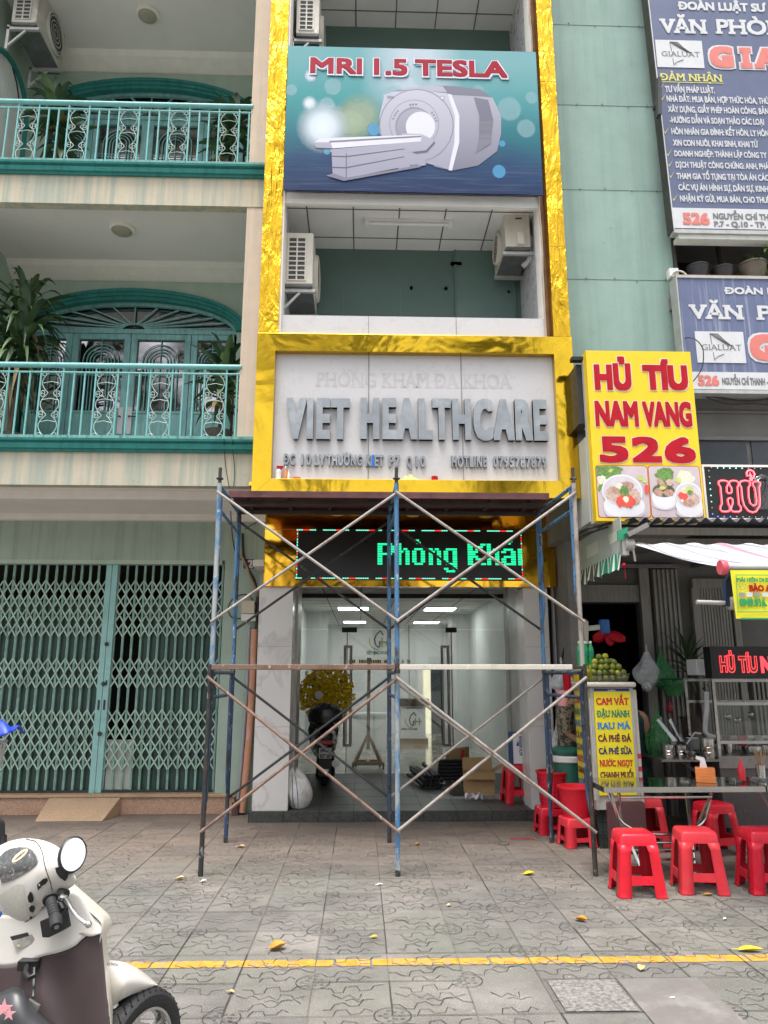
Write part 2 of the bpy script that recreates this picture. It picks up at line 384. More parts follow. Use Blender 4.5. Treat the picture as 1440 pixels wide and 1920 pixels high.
n = tex(t, 34, detail=4, dist=2); r = ramp(t, n.outputs['Fac'], [(.45, (.05, .05, .05)), (.60, (.10, .10, .10)), (.70, (.50, .42, .44))])
t.links.new(r.outputs[0], b.inputs['Base Color']); b.inputs['Roughness'].default_value = .06; b.inputs['Specular IOR Level'].default_value = .9
M('sticker_cream', (.66, .58, .40), .3); M('sticker_grey', (.34, .33, .30), .4, var=.3, scale=40)

M('leaf_brown', (.22, .15, .06), .6, var=.3)

M('red_plastic_faded', (.62, .03, .045), .42, var=.12, scale=6, spec=.4, dirt=(.50, .07, .07), dirt_scale=10, dirt_at=(.55, .8))
M('red_plastic_dark', (.55, .010, .03), .3, var=.12, scale=8, spec=.4, dirt=(.33, .02, .03), dirt_scale=12, dirt_at=(.55, .8))

# ------------------------------------------------------------ object helpers
WORLD0 = {}                       # object name -> world position of its origin
def thing(name, label, cat, loc, group=None, rotz=0.0, local=False):
    o = bpy.data.objects.new(name, None); COL.objects.link(o); o.empty_display_size = .2
    o.location = loc; o.rotation_euler = (0, 0, rotz)
    o['label'] = label; o['category'] = cat
    if group: o['group'] = group
    WORLD0[o.name] = Vector((0, 0, 0)) if local else Vector(loc)
    return o
def tag(o, label, cat, group=None):
    o['label'] = label; o['category'] = cat
    if group: o['group'] = group
    return o
def structure(o): o['kind'] = 'structure'; return o
def dup(root, loc, rotz=0.0, label=None, group=None, scale=None):
    def cp(o, par):
        c = o.copy(); COL.objects.link(c); c.parent = par
        for ch in list(o.children): cp(ch, c)
        return c
    r = cp(root, None); r.location = loc; r.rotation_euler = (0, 0, rotz)
    if scale: r.scale = scale
    if label: r['label'] = label
    if group: r['group'] = group
    return r

class B:
    "collects shapes and links them as ONE mesh object"
    def __init__(self): self.bm = bmesh.new(); self.mi = 0
    def _f(self, vs):
        try: f = self.bm.faces.new(vs); f.material_index = self.mi; return f
        except ValueError: return None
    def poly(self, pts): return self._f([self.bm.verts.new(p) for p in pts])
    def box(self, x0, x1, y0, y1, z0, z1):
        if x0 > x1: x0, x1 = x1, x0
        if y0 > y1: y0, y1 = y1, y0
        if z0 > z1: z0, z1 = z1, z0
        v = [self.bm.verts.new((x, y, z)) for x in (x0, x1) for y in (y0, y1) for z in (z0, z1)]
        for q in ((0,1,3,2),(4,6,7,5),(0,4,5,1),(2,3,7,6),(0,2,6,4),(1,5,7,3)): self._f([v[i] for i in q])
        return self
    def obox(self, c, dx, dy, dz):
        "box from centre and three half-edge vectors"
        c = Vector(c); dx, dy, dz = Vector(dx), Vector(dy), Vector(dz)
        v = [self.bm.verts.new(c+dx*a+dy*b_+dz*g) for a in (-1,1) for b_ in (-1,1) for g in (-1,1)]
        for q in ((0,1,3,2),(4,6,7,5),(0,4,5,1),(2,3,7,6),(0,2,6,4),(1,5,7,3)): self._f([v[i] for i in q])
        return self
    def bar(self, a, b_, wx, wy, up=(0,0,1)):
        "rectangular bar from a to b"
        a, b_ = Vector(a), Vector(b_); d = b_-a; L = d.length; d.normalize()
        u = Vector(up)
        if abs(d.dot(u)) > .95: u = Vector((0, 1, 0))
        s = d.cross(u).normalized(); u = s.cross(d).normalized()
        return self.obox((a+b_)/2, s*wx/2, u*wy/2, d*L/2)
    def prism(self, pts, d):
        "outline extruded by vector d"
        d = Vector(d); a = [self.bm.verts.new(p) for p in pts]; c = [self.bm.verts.new(Vector(p)+d) for p in pts]
        n = len(pts); self._f(a); self._f(c[::-1])
        for i in range(n): self._f([a[i], c[i], c[(i+1) % n], a[(i+1) % n]])
        return self
    def tube(self, path, r, n=8, cap=True, radii=None, closed=False):
        P_ = [Vector(p) for p in path]; k = len(P_); rings = []; pu = None
        for i, p in enumerate(P_):
            if closed: d = P_[(i+1) % k]-P_[i-1]
            else: d = P_[min(i+1, k-1)]-P_[max(i-1, 0)]
            if d.length < 1e-9: d = Vector((0, 0, 1))
            d.normalize()
            if pu is None: pu = Vector((0, 0, 1)) if abs(d.z) < .9 else Vector((0, 1, 0))
            s = d.cross(pu)
            if s.length < 1e-6: s = d.cross(Vector((1, 0, 0)))
            s.normalize(); u = s.cross(d).normalized(); pu = u
            rr = radii[i] if radii else r
            rings.append([self.bm.verts.new(p+s*math.cos(2*math.pi*j/n)*rr+u*math.sin(2*math.pi*j/n)*rr) for j in range(n)])
        for i in range(k if closed else k-1):
            a, c = rings[i], rings[(i+1) % k]
            for j in range(n): self._f([a[j], a[(j+1) % n], c[(j+1) % n], c[j]])
        if cap and not closed: self._f(rings[0][::-1]); self._f(rings[-1])
        return self
    def lathe(self, prof, c, n=20, axis='z', cap=True):
        c = Vector(c); rings = []
        for r, h in prof:
            ring = []
            for j in range(n):
                a = 2*math.pi*j/n
                if axis == 'z': q = (r*math.cos(a), r*math.sin(a), h)
                elif axis == 'y': q = (r*math.cos(a), h, r*math.sin(a))
                else: q = (h, r*math.cos(a), r*math.sin(a))
                ring.append(self.bm.verts.new(c+Vector(q)))
            rings.append(ring)
        for a, d in zip(rings, rings[1:]):
            for j in range(n): self._f([a[j], a[(j+1) % n], d[(j+1) % n], d[j]])
        if cap: self._f(rings[0][::-1]); self._f(rings[-1])
        return self
    def ball(self, c, r, nu=12, nv=8, sc=(1, 1, 1)):
        prof = [(max(1e-4, r*math.sin(math.pi*i/nv)), -r*math.cos(math.pi*i/nv)) for i in range(nv+1)]
        k = len(self.bm.verts); self.lathe(prof, (0, 0, 0), nu, cap=False); self.bm.verts.ensure_lookup_table()
        for v in self.bm.verts[k:]: v.co = Vector((v.co.x*sc[0], v.co.y*sc[1], v.co.z*sc[2]))+Vector(c)
        return self
    def grid(self, fn, nu, nv):
        g = [[self.bm.verts.new(fn(i/nu, j/nv)) for j in range(nv+1)] for i in range(nu+1)]
        for i in range(nu):
            for j in range(nv): self._f([g[i][j], g[i+1][j], g[i+1][j+1], g[i][j+1]])
        return self
    def disc(self, c, rx, rz, n=24, y=None):
        return self.poly([(c[0]+rx*math.cos(2*math.pi*i/n), c[1], c[2]+rz*math.sin(2*math.pi*i/n)) for i in range(n)])
    def build(self, name, mat, parent=None, smooth=False, bevel=0, solid=0, sub=0, origin=None, label=None, angle=40, weld=False):
        mats = mat if isinstance(mat, (list, tuple)) else [mat]
        o0 = Vector(origin) if origin is not None else (WORLD0[parent.name] if parent else Vector((0, 0, 0)))
        if weld: bmesh.ops.remove_doubles(self.bm, verts=self.bm.verts, dist=1e-4)
        for v in self.bm.verts: v.co -= o0
        bmesh.ops.recalc_face_normals(self.bm, faces=self.bm.faces)
        me = bpy.data.meshes.new(name); self.bm.to_mesh(me); self.bm.free()
        for q in mats: me.materials.append(MATS[q])
        if smooth:
            me.polygons.foreach_set('use_smooth', [True]*len(me.polygons)); me.set_sharp_from_angle(angle=R_(angle))
        o = bpy.data.objects.new(name, me); COL.objects.link(o)
        if parent: o.parent = parent; WORLD0[o.name] = o0
        else: o.location = o0; WORLD0[o.name] = o0
        if solid:
            q = o.modifiers.new('solid', 'SOLIDIFY'); q.thickness = solid; q.offset = 0
        if sub:
            q = o.modifiers.new('sub', 'SUBSURF'); q.levels = sub; q.render_levels = sub
        if bevel:
            q = o.modifiers.new('bevel', 'BEVEL'); q.width = bevel; q.segments = 2; q.limit_method = 'ANGLE'; q.angle_limit = R_(40)
        if label: o['label'] = label
        return o

# ------------------------------------------------------------ lettering
SERIF_LO = set('AHIMNPRTFKYĂÂẬÀÁÍÌỊẮẠ'); SERIF_HI = set('HIKMNUVYWÚÙÍÌỊƯỦỮỨLDBEPRFĐÊẾỀ')
PLAIN = {'Ơ':'O','Ợ':'Ọ','Ớ':'Ó','Ờ':'Ò','Ở':'Ỏ','Ỡ':'Õ','Ư':'U','Ự':'Ụ','Ứ':'Ú','Ừ':'Ù','Ử':'Ủ','Ữ':'Ũ'}
def glyphs(body, bold=0.0, serif=0.0, space=1.0):
    "(verts, faces) in em units, cap height ~.682; bars, horns and serifs are added as slips lying one layer up (vert z = 1)"
    plain = ''.join('D' if c == 'Đ' else PLAIN.get(c, c) for c in body)
    cu = bpy.data.curves.new('lettering_curve', 'FONT'); cu.body = plain; cu.space_character = space; cu.resolution_u = 3
    ob = bpy.data.objects.new('lettering_curve', cu); me = bpy.data.meshes.new_from_object(ob)
    vs = [v.co.copy() for v in me.vertices]; fs = [list(p.vertices) for p in me.polygons]
    def slip(pts):
        k = len(vs); vs.extend(Vector((x, z, 1)) for x, z in pts); fs.append(list(range(k, k+len(pts))))
    def right(s):
        cu.body = s; q = bpy.data.meshes.new_from_object(ob); return max(v.co.x for v in q.vertices)
    for i, ch in enumerate(body):
        if ch == ' ' or not (serif or ch == 'Đ' or ch in PLAIN): continue
        adv = right(plain[:i]+'|')-right('|')
        cu.body = plain[i]; g = bpy.data.meshes.new_from_object(ob)
        gx0 = min(v.co.x for v in g.vertices); gx1 = max(v.co.x for v in g.vertices)
        if ch == 'Đ': slip([(adv+gx0-.07, .305), (adv+gx0+.30, .305), (adv+gx0+.30, .385), (adv+gx0-.07, .385)])
        if ch in PLAIN: slip([(adv+gx1-.10, .60), (adv+gx1+.02, .62), (adv+gx1+.10, .70), (adv+gx1+.11, .79), (adv+gx1+.02, .79), (adv+gx1-.0, .72), (adv+gx1-.10, .685)])
        if not serif: continue
        def spans(z):
            out = []
            for p in g.polygons:
                pv = [g.vertices[k].co for k in p.vertices]; hit = []
                for a, b_ in zip(pv, pv[1:]+pv[:1]):
                    if (a.y-z)*(b_.y-z) < 0: hit.append(a.x+(b_.x-a.x)*(z-a.y)/(b_.y-a.y))
                if len(hit) >= 2: out.append([min(hit), max(hit)])
            out.sort(); mg = []
            for s in out:
                if mg and s[0] <= mg[-1][1]+1e-3: mg[-1][1] = max(mg[-1][1], s[1])
                else: mg.append(s)
            return mg
        for zz, ok, lo in ((.06, ch in SERIF_LO, True), (.622, ch in SERIF_HI, False)):
            if not ok: continue
            for a, b_ in spans(zz):
                if b_-a > .36: continue
                z0, z1 = (0, .06) if lo else (.622, .682)
                slip([(a-serif+adv, z0), (b_+serif+adv, z0), (b_+serif+adv, z1), (a-serif+adv, z1)])
    return vs, fs
def text(name, body, px, Y, mat, parent, bold=.03, extrude=0.0, serif=0.0, label=None, world=None, side=None, space=1.0, stack=None, bx=None):
    "lettering fitted to px = (x0, y_baseline, x1, y_captop) in the plane Y, or to world = (X0, Z0, X1, Z1); bold = stroke growth in em"
    vs, fs = glyphs(body, 0, serif, space)
    if world: X0, Z0, X1, Z1 = world
    else: X0, X1, Z0, Z1 = rect(px[0], px[3], px[2], px[1], Y)
    x0 = min(v.x for v in vs); x1 = max(v.x for v in vs)
    d = max(0, bold)*(Z1-Z0)/(.682+2*max(0, bold)); kz = (Z1-Z0-2*d)/.682
    q_ = (X1-X0)/(x1-x0)/kz; dx = d*(bx if bx is not None else min(1, max(.5, q_**.8))); kx = (X1-X0-2*dx)/(x1-x0)
    bm = stack or B(); F_ = []
    if d <= 0: sh = [(0, 0)]
    elif bold < .02: sh = [(-1, -1), (1, 1), (-1, 1), (1, -1)]
    else: sh = [(-1, -1), (1, 1), (-1, 1), (1, -1), (0, 0), (0, 1), (0, -1), (1, 0), (-1, 0)]
    if d > .006 and (Z1-Z0) > .12: sh = [(sx/2, sz/2) for sx in range(-2, 3) for sz in range(-2, 3) if max(abs(sx), abs(sz)) == 2]+[(0, 0)]
    for k, (sx_, sz_) in enumerate(sh):
        V = [bm.bm.verts.new((X0+dx+(v.x-x0)*kx+sx_*dx, Y-k*.00012-v.z*.00006, Z0+d+v.y*kz+sz_*d)) for v in vs]
        for f in fs:
            q = bm._f([V[i] for i in f])
            if q: F_.append(q)
    if extrude:
        ret = bmesh.ops.extrude_face_region(bm.bm, geom=F_)
        for v in [e for e in ret['geom'] if isinstance(e, bmesh.types.BMVert)]: v.co.y -= extrude
        if side is not None:
            bm.bm.normal_update()
            for f in bm.bm.faces:
                if abs(f.normal.y) < .5: f.material_index = 1
    if stack: return stack
    return bm.build(name, [mat, side] if side else mat, parent, label=label)
def outlined(body, px, Y, mat, rim, parent, bold, rimw, serif=0.0, name='lettering', dy=.005, world=None):
    "print with a coloured rim: rim layer behind, letter layer in front, one mesh"
    bm = B(); bm.mi = 1; text(name, body, px, Y, rim, parent, bold+rimw, serif=serif, stack=bm, world=None if not world else world)
    bm.mi = 0
    if world: wd = world
    else:
        a = rect(px[0], px[3], px[2], px[1], Y); wd = (a[0], a[2], a[1], a[3])
    k = rimw*(wd[3]-wd[1])/.8
    text(name, body, None, Y-dy, mat, parent, bold, serif=serif, stack=bm, world=(wd[0]+k, wd[1]+k, wd[2]-k, wd[3]-k))
    return bm.build(name, [mat, rim], parent)
def board(bm, x0, y0, x1, y1, Y, d):
    a = rect(x0, y0, x1, y1, Y); bm.box(a[0], a[1], Y, Y+d, a[2], a[3]); return a
def ppoly(bm, pts, Y):
    return bm.poly([at(x, y, Y) for x, y in pts])
def ell(cx, cy, rx, ry, n=28, a0=0, a1=360, rot=0):
    out = []
    for i in range(n+(0 if a1-a0 == 360 else 1)):
        a = R_(a0+(a1-a0)*i/n); u, v = rx*math.cos(a), -ry*math.sin(a)
        out.append((cx+u*math.cos(rot)-v*math.sin(rot), cy+u*math.sin(rot)+v*math.cos(rot)))
    return out
def rrect(x0, x1, z0, z1, r, y, n=5):
    pts = []
    for cx, cz, a in ((x1-r, z1-r, 0), (x0+r, z1-r, 90), (x0+r, z0+r, 180), (x1-r, z0+r, 270)):
        for i in range(n+1):
            t = R_(a+90*i/n); pts.append((cx+r*math.cos(t), y, cz+r*math.sin(t)))
    return pts
def skin(name, chain, mat, parent=None, origin=(0, 0, 0), sub=2, root=0, label=None):
    "limbs grown with a Skin modifier: chain = (verts [(x,y,z,r)], edges)"
    vs, es = chain; o0 = Vector(origin)
    me = bpy.data.meshes.new(name); me.from_pydata([Vector(v[:3])-o0 for v in vs], es, []); me.materials.append(MATS[mat])
    o = bpy.data.objects.new(name, me); COL.objects.link(o)
    o.modifiers.new('skin', 'SKIN')
    if not me.skin_vertices: 
        bpy.context.view_layer.objects.active = o
    sv = me.skin_vertices[0].data
    for i, v in enumerate(vs):
        r = v[3]; sv[i].radius = (r, r) if not isinstance(r, tuple) else r
        sv[i].use_root = (i == root)
    s = o.modifiers.new('sub', 'SUBSURF'); s.levels = sub; s.render_levels = sub
    if parent: o.parent = parent
    else: o.location = o0
    WORLD0[o.name] = o0
    if label: o['label'] = label
    return o

# ============================================================ SETTING
g = B(); g.poly([(-90, -90, -.14), (90, -90, -.14), (90, 90, -.14), (-90, 90, -.14)])
structure(g.build('ground', 'asphalt'))
r = B(); r.poly([(-60, -11, -.136), (60, -11, -.136), (60, -.8, -.136), (-60, -.8, -.136)]); structure(r.build('road', 'asphalt'))
TILE, TX0, TY0 = .42, -.2505, 4.53
pv = B(); pv.box(-14, 14, -.8, 13, -.135, 0)
def ribbon(b, pts, w):
    n = len(pts); L = []; Rr = []
    for i, (x, y) in enumerate(pts):
        dx = pts[min(i+1, n-1)][0]-pts[max(i-1, 0)][0]; dy = pts[min(i+1, n-1)][1]-pts[max(i-1, 0)][1]
        l = math.hypot(dx, dy) or 1; nx, ny = -dy/l*w/2, dx/l*w/2
        L.append(b.bm.verts.new((x+nx, y+ny, ZG))); Rr.append(b.bm.verts.new((x-nx, y-ny, ZG)))
    for i in range(n-1): b._f([L[i], L[i+1], Rr[i+1], Rr[i]])
ZG = .0055
SQ = [[(0,.30),(.10,.315),(.17,.24),(.27,.235),(.31,.33),(.42,.355),(.50,.29),(.60,.30),(.66,.40),(.80,.42),(.88,.35),(1,.33)],
      [(.06,.60),(.20,.545),(.27,.60),(.38,.52),(.47,.585),(.60,.50),(.63,.60),(.76,.595),(.80,.53),(.94,.575)],
      [(.12,.80),(.25,.785),(.285,.71),(.40,.725),(.43,.82),(.57,.845),(.615,.755),(.75,.765),(.80,.84),(.93,.86)],
      [(.30,.06),(.33,.14),(.45,.15),(.50,.08),(.62,.09),(.68,.17),(.76,.12)],
      [(.44,.44),(.52,.465),(.60,.42),(.72,.47),(.78,.45)]]
SQ = [[(u, sum(q[1] for q in s)/len(s)+(v-sum(q[1] for q in s)/len(s))*1.7) for u, v in s] for s in SQ]
rg = random.Random(3)
def wob(p, a=.006): return (p[0]+rg.uniform(-a, a), p[1]+rg.uniform(-a, a))
for i in range(-13, 14):
    for j in range(-6, 11):
        x0, y0 = TX0+i*TILE, TY0+j*TILE
        if y0 > 9.0: continue
        near = y0 < 5.6
        plain = (i, j) in ((4, -1), (4, -2))
        # joints
        pv.mi = 2 if rg.random() < .62 else 1
        if pv.mi == 1 or near: ribbon(pv, [wob((x0, y0+TILE*k/4), .0015) for k in range(5)], rg.uniform(.004, .009))
        else: ribbon(pv, [(x0, y0), (x0, y0+TILE)], .008)
        pv.mi = 1
        if rg.random() < .85: ribbon(pv, [wob((x0+TILE*k/4, y0), .0015) for k in range(5)], rg.uniform(.0025, .006))
        if plain: continue
        fl = rg.random() < .5; keep = .93 if near else .86
        for q in SQ:
            if rg.random() > keep: continue
            pts = [((1-u) if fl else u, v) for u, v in q]
            a, b_ = (0, len(pts)) if rg.random() < .7 else (rg.randint(0, 2), len(pts)-rg.randint(0, 3))
            pts = [wob((x0+u*TILE, y0+v*TILE), .004) for u, v in pts[a:b_]]
            if len(pts) < 2: continue
            pv.mi = 1; ribbon(pv, pts, rg.uniform(.0028, .0048) if near else rg.uniform(.0035, .0055))
            pv.mi = 3; ribbon(pv, [(x, y+.0055) for x, y in pts], .0026)  # pale ribbon along one side, a painted relief highlight
        # ring with a few dashes round the tile corner
        if rg.random() < .86 and (i+j) % 2 == 0:
            rr = .093; pv.mi = 1
            a0 = rg.uniform(0, 360); span = rg.choice((360, 360, 300, 250))
            ribbon(pv, [(x0+rr*math.cos(R_(a0+span*k/20)), y0+rr*math.sin(R_(a0+span*k/20))) for k in range(21)], .0045)
            for k in range(10):
                a = R_(k*36); rad = .06 if k % 2 else .04
                cx, cy = x0+rad*math.cos(a), y0+rad*math.sin(a)
                ribbon(pv, [(cx-.011, cy), (cx+.011, cy)], .006)
structure(pv.build('pavement', ['paving', 'groove', 'groove_pale', 'groove_highlight']))
# replaced slabs
q = B(); x0, y0 = gnd(1160, 1838).x, TY0-TILE
q.poly([(x0-.015, 3.4, .007), (x0+.44, 3.4, .007), (x0+.44, 4.52, .007), (x0-.005, 4.52, .007)]); structure(q.build('repair_slab', 'plain_slab'))
q = B(); q.poly([(x0-.40, 4.12, .0075), (x0-.03, 4.12, .0075), (x0-.03, 4.51, .0075), (x0-.40, 4.51, .0075)]); structure(q.build('aggregate_slab', 'rough_aggregate'))
# painted line across the pavement, worn through at the joints
yl = B(); rg = random.Random(11); x = -2.6
while x < 4.6:
    L = rg.uniform(.06, .14)
    if True:
        e = [rg.uniform(-.006, .006) for _ in range(4)]
        yc = 4.81
        yl.poly([(x, yc-.05+e[0], .0032), (x+L, yc-.05+e[1], .0032), (x+L, yc+.05+e[2], .0032), (x, yc+.05+e[3], .0032)])
    x += L*.985 if rg.random() < .9 else L+.015
structure(yl.build('painted_line', 'line_yellow'))

# the other side of the street (seen only mirrored in glass and gold film)
q = B()
for k in range(9):
    x = -30+k*6.6; h = 4.5+(k*37 % 5)*.9
    q.box(x, x+6.3, -24-(k % 2), -15.5, -.13, h)
    for fl in range(int(h/3.2)):
        for c in range(3):
            q.mi = 1; q.box(x+.6+c*1.9, x+1.9+c*1.9, -15.5, -15.44, .8+fl*3.2, 2.6+fl*3.2); q.mi = 0
structure(q.build('opposite_houses', ['far_facade', 'far_glass']))
def leafball(b, c, rx, rz, n, size, rg):
    for _ in range(n):
        while True:
            p = Vector((rg.uniform(-1, 1), rg.uniform(-1, 1), rg.uniform(-1, 1)))
            if p.length < 1: break
        p = p.normalized()*(p.length**.45); q_ = Vector((c[0]+p.x*rx, c[1]+p.y*rx, c[2]+p.z*rz))
        a, e = rg.uniform(0, 6.28), rg.uniform(-1, 1); d = Vector((math.cos(a), math.sin(a), e*.7)).normalized(); s = d.cross(Vector((rg.uniform(-1, 1), rg.uniform(-1, 1), 1))).normalized()
        L = size*rg.uniform(.6, 1.4); b.mi = rg.choice((0, 0, 1))
        b.poly([q_-d*L, q_+s*L*.4, q_+d*L, q_-s*L*.4])
rg = random.Random(5)
tr = None
for k, (x, y, h, lab) in enumerate(((-8.5, -11.2, 17, 'tall leafy street tree across the road, opposite the green townhouse'), (-1.8, -12.4, 19, 'tallest leafy street tree across the road, opposite the clinic'), (5.2, -11.5, 15.5, 'leafy street tree across the road, opposite the yellow noodle sign'), (12.5, -12, 18, 'leafy street tree far along the road, opposite the noodle shop'))):
    t_ = thing('street_tree', lab, 'tree', (x, y, -.13), 'street trees across the road')
    b = B(); b.tube([(x, y, -.13), (x+.1, y, 3), (x, y+.1, h*.5), (x+.2, y, h*.75)], .2, 10, radii=[.34, .27, .2, .1])
    for a in range(6):
        an = a*1.1; b.tube([(x, y, h*.40+a*.3), (x+math.cos(an)*1.4, y+math.sin(an)*1.1, h*.55+a*.3), (x+math.cos(an)*2.8, y+math.sin(an)*2, h*.70+a*.3)], .07, 6, radii=[.12, .08, .03])
    b.build('trunk', 'bark', t_)
    b = B()
    for a in range(15):
        an = rg.uniform(0, 6.28); ra = rg.uniform(.3, 3.2)
        leafball(b, (x+ra*math.cos(an), y+ra*math.sin(an), h*.52+rg.uniform(0, h*.44)), rg.uniform(.8, 1.6), rg.uniform(.6, 1.2), 260, .2, rg)
    b.build('crown', ['leaf_dark', 'leaf_mid'], t_)

# ============================================================ GREEN TOWNHOUSE
YW, YB, ZF, DZ = 9.65, 7.95, 4.22, 3.46
XR = -1.24
th = thing('townhouse', 'green townhouse with beige balconies, arched doors and a shut folding gate', 'house', (-3.9, 9.65, 0))
b = B()
zt = at(200, 1050, YW).z
b.box(-9, XR, YW, YW+.2, zt, ZF+.0)                                   # wall over the gate
b.box(at(412, 1270, YW).x, XR, YW, YW+.2, .0, zt)                      # pilaster beside the gate
b.build('front_wall', 'grimy_green_wall', th)
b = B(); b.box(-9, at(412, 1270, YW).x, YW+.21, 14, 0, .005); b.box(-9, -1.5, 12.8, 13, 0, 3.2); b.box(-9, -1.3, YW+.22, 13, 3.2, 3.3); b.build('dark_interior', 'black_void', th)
b = B(); b.box(-9, -1.52, 9.60, 10.4, 0, .20); b.mi = 1; b.box(-9, -1.50, 9.57, 9.75, .20, .235); b.build('granite_base', ['pink_granite', 'ramp_granite'], th, bevel=.006)
b = B(); b.box(-9, -1.17, YB+.12, YW, 3.70, 3.74)
b.build('soffit', 'grey_soffit', th)
b = B(); b.box(-9, -1.2, YB+.34, YB+.40, 3.60, 3.699); b.box(-9, XR, YW-.10, YW-.002, 3.62, 3.699); b.build('soffit_trim', 'soffit_edge', th)
def storey(k):
    z0 = ZF+k*DZ; c = Vector((-3.22, 0, 0))
    # slab edge with its cornice
    b = B(); b.box(-9, -1.17, YB, YB+.12, z0-.545, z0-.17); b.box(-9, -1.19, YB+.12, YW-.0, z0-.37, z0-.03); b.build('balcony_slab', 'beige_plaster', th)
    b = B()
    prof = [(YB+.1, -.17), (YB-.03, -.17), (YB-.035, -.145), (YB-.06, -.14), (YB-.07, -.10), (YB-.055, -.07), (YB-.09, -.06), (YB-.095, -.035), (YB+.1, -.035)]
    b.prism([(-9, y, z0+z) for y, z in prof], (9-1.155, 0, 0)); b.build('cornice', 'teal_trim', th)
    b = B(); b.box(-9, -1.16, YB-.085, YB+.30, z0-.034, z0); b.build('balcony_ledge', 'teal_sill', th)
    # pillar, side wall, back wall
    b = B(); b.box(-1.40, -1.172, YB+.01, YB+.26, z0+.001, z0+DZ-.546); b.build('pillar', 'pillar_plaster', th)
    b = B(); b.box(-1.30, XR, YB+.26, YW, z0, z0+DZ-.45); b.build('party_wall', 'green_wall', th)
    ceil = z0+DZ-.41
    b = B(); b.box(-9, -1.17, YB+.13, YW, ceil, ceil+.03); b.mi = 1
    b.prism([(-9, YW-.001, ceil-.001), (-9, YW-.25, ceil-.001), (-9, YW-.20, ceil-.07), (-9, YW-.02, ceil-.19), (-9, YW-.001, ceil-.19)], (9-1.31, 0, 0))
    b.build('balcony_ceiling', ['grey_soffit', 'soffit_edge'], th)
    b = B(); lx = -4.93
    b.box(lx-.12, lx, YB+.2, YW, z0, ceil); b.build('side_wall', 'green_wall', th)
    zs = z0+2.11; A, H_ = 1.46, .46          # springing and arch
    b = B(); N = 28
    arc = [(c.x-A*math.cos(math.pi*i/N), YW, zs+H_*math.sin(math.pi*i/N)) for i in range(N+1)]
    for i in range(N):                        # wall over the arch
        p, q_ = arc[i], arc[i+1]; b.poly([p, q_, (q_[0], YW, ceil), (p[0], YW, ceil)])
    b.poly([(-9, YW, z0), (c.x-A, YW, z0), (c.x-A, YW, ceil), (-9, YW, ceil)]); b.poly([(c.x+A, YW, z0), (XR, YW, z0), (XR, YW, ceil), (c.x+A, YW, ceil)])
    b.build('back_wall', 'green_wall', th)
    b = B()
    for r0, r1, dy in ((.0, .05, .05), (.05, .10, .075), (.10, .15, .095)):
        for i in range(N):
            t0, t1 = math.pi*i/N, math.pi*(i+1)/N
            P4 = [(c.x-(A-.01+rr)*math.cos(t), zs+(H_-.01+rr)*math.sin(t)) for t, rr in ((t0, r0), (t1, r0), (t1, r1), (t0, r1))]
            b.prism([(x, YW-.001, z) for x, z in P4], (0, -dy, 0))
    b.build('arch_moulding', 'teal_trim', th, weld=True)
    b = B()
    for i in range(N):
        p, q_ = arc[i], arc[i+1]; b.poly([(p[0], YW, p[2]), (q_[0], YW, q_[2]), (q_[0], YW+.16, q_[2]), (p[0], YW+.16, p[2])])
    for sx in (-1, 1): b.poly([(c.x+sx*A, YW, z0), (c.x+sx*A, YW+.16, z0), (c.x+sx*A, YW+.16, zs), (c.x+sx*A, YW, zs)])
    b.poly([(c.x-A, YW, z0+.001), (c.x+A, YW, z0+.001), (c.x+A, YW+.16, z0+.001), (c.x-A, YW+.16, z0+.001)])
    b.build('door_reveal', 'teal_trim', th)
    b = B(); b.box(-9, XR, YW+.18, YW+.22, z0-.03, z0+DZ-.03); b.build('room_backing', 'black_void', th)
    # fanlight
    yd = YW+.10
    b = B(); b.poly([(x, yd+.03, z) for x, _, z in arc]); gl = b.build('fanlight', 'dark_glass', th)
    b = B()
    for i in range(N):
        t0, t1 = math.pi*i/N, math.pi*(i+1)/N
        P4 = [(c.x-(A-rr)*math.cos(t), zs+(H_-rr)*math.sin(t)) for t, rr in ((t0, .0), (t1, .0), (t1, .05), (t0, .05))]
        b.prism([(x, yd, z) for x, z in P4], (0, -.05, 0))
    for i in range(1, 14):
        t = math.pi*i/14; b.bar((c.x-.16*math.cos(t), yd-.005, zs+.05+.09*math.sin(t)), (c.x-(A-.05)*math.cos(t), yd-.005, zs+(H_-.05)*math.sin(t)), .016, .02)
    b.tube([(c.x-.17*math.cos(math.pi*i/12), yd-.01, zs+.04+.11*math.sin(math.pi*i/12)) for i in range(13)], .013, 6)
    b.box(c.x-A, c.x+A, yd-.06, yd, zs-.02, zs+.045)
    b.build('fanlight_bars', 'teal_door', th).parent = gl
    # four leaves
    for li, (xa, xb) in enumerate(((-4.63, -4.04), (-4.04, -3.235), (-3.235, -2.40), (-2.40, -1.80))):
        b = B(); xa += .004; xb -= .004; st = .085
        zg0, zg1, zp0 = z0+.92, zs-.10, z0+.62
        b.box(xa, xa+st, yd-.045, yd, z0+.002, zs-.021); b.box(xb-st, xb, yd-.045, yd, z0+.002, zs-.021)
        b.box(xa+st, xb-st, yd-.042, yd, zg1, zs-.021); b.box(xa+st, xb-st, yd-.03, yd, zp0, zg0); b.box(xa+st, xb-st, yd-.04, yd, z0+.002, z0+.20)
        b.box(xa+st, xb-st, yd-.043, yd, zg0, zg0+.035); b.box(xa+st, xb-st, yd-.043, yd, zp0-.03, zp0)
        lf = b.build('door_leaf', 'teal_door', th, bevel=.004)
        b = B(); b.box(xa+st, xb-st, yd+.004, yd+.012, z0+.2, zg1); b.build('pane', 'dark_glass', lf)
        b = B(); mx = (xa+xb)/2; hw = (xb-xa)/2-st
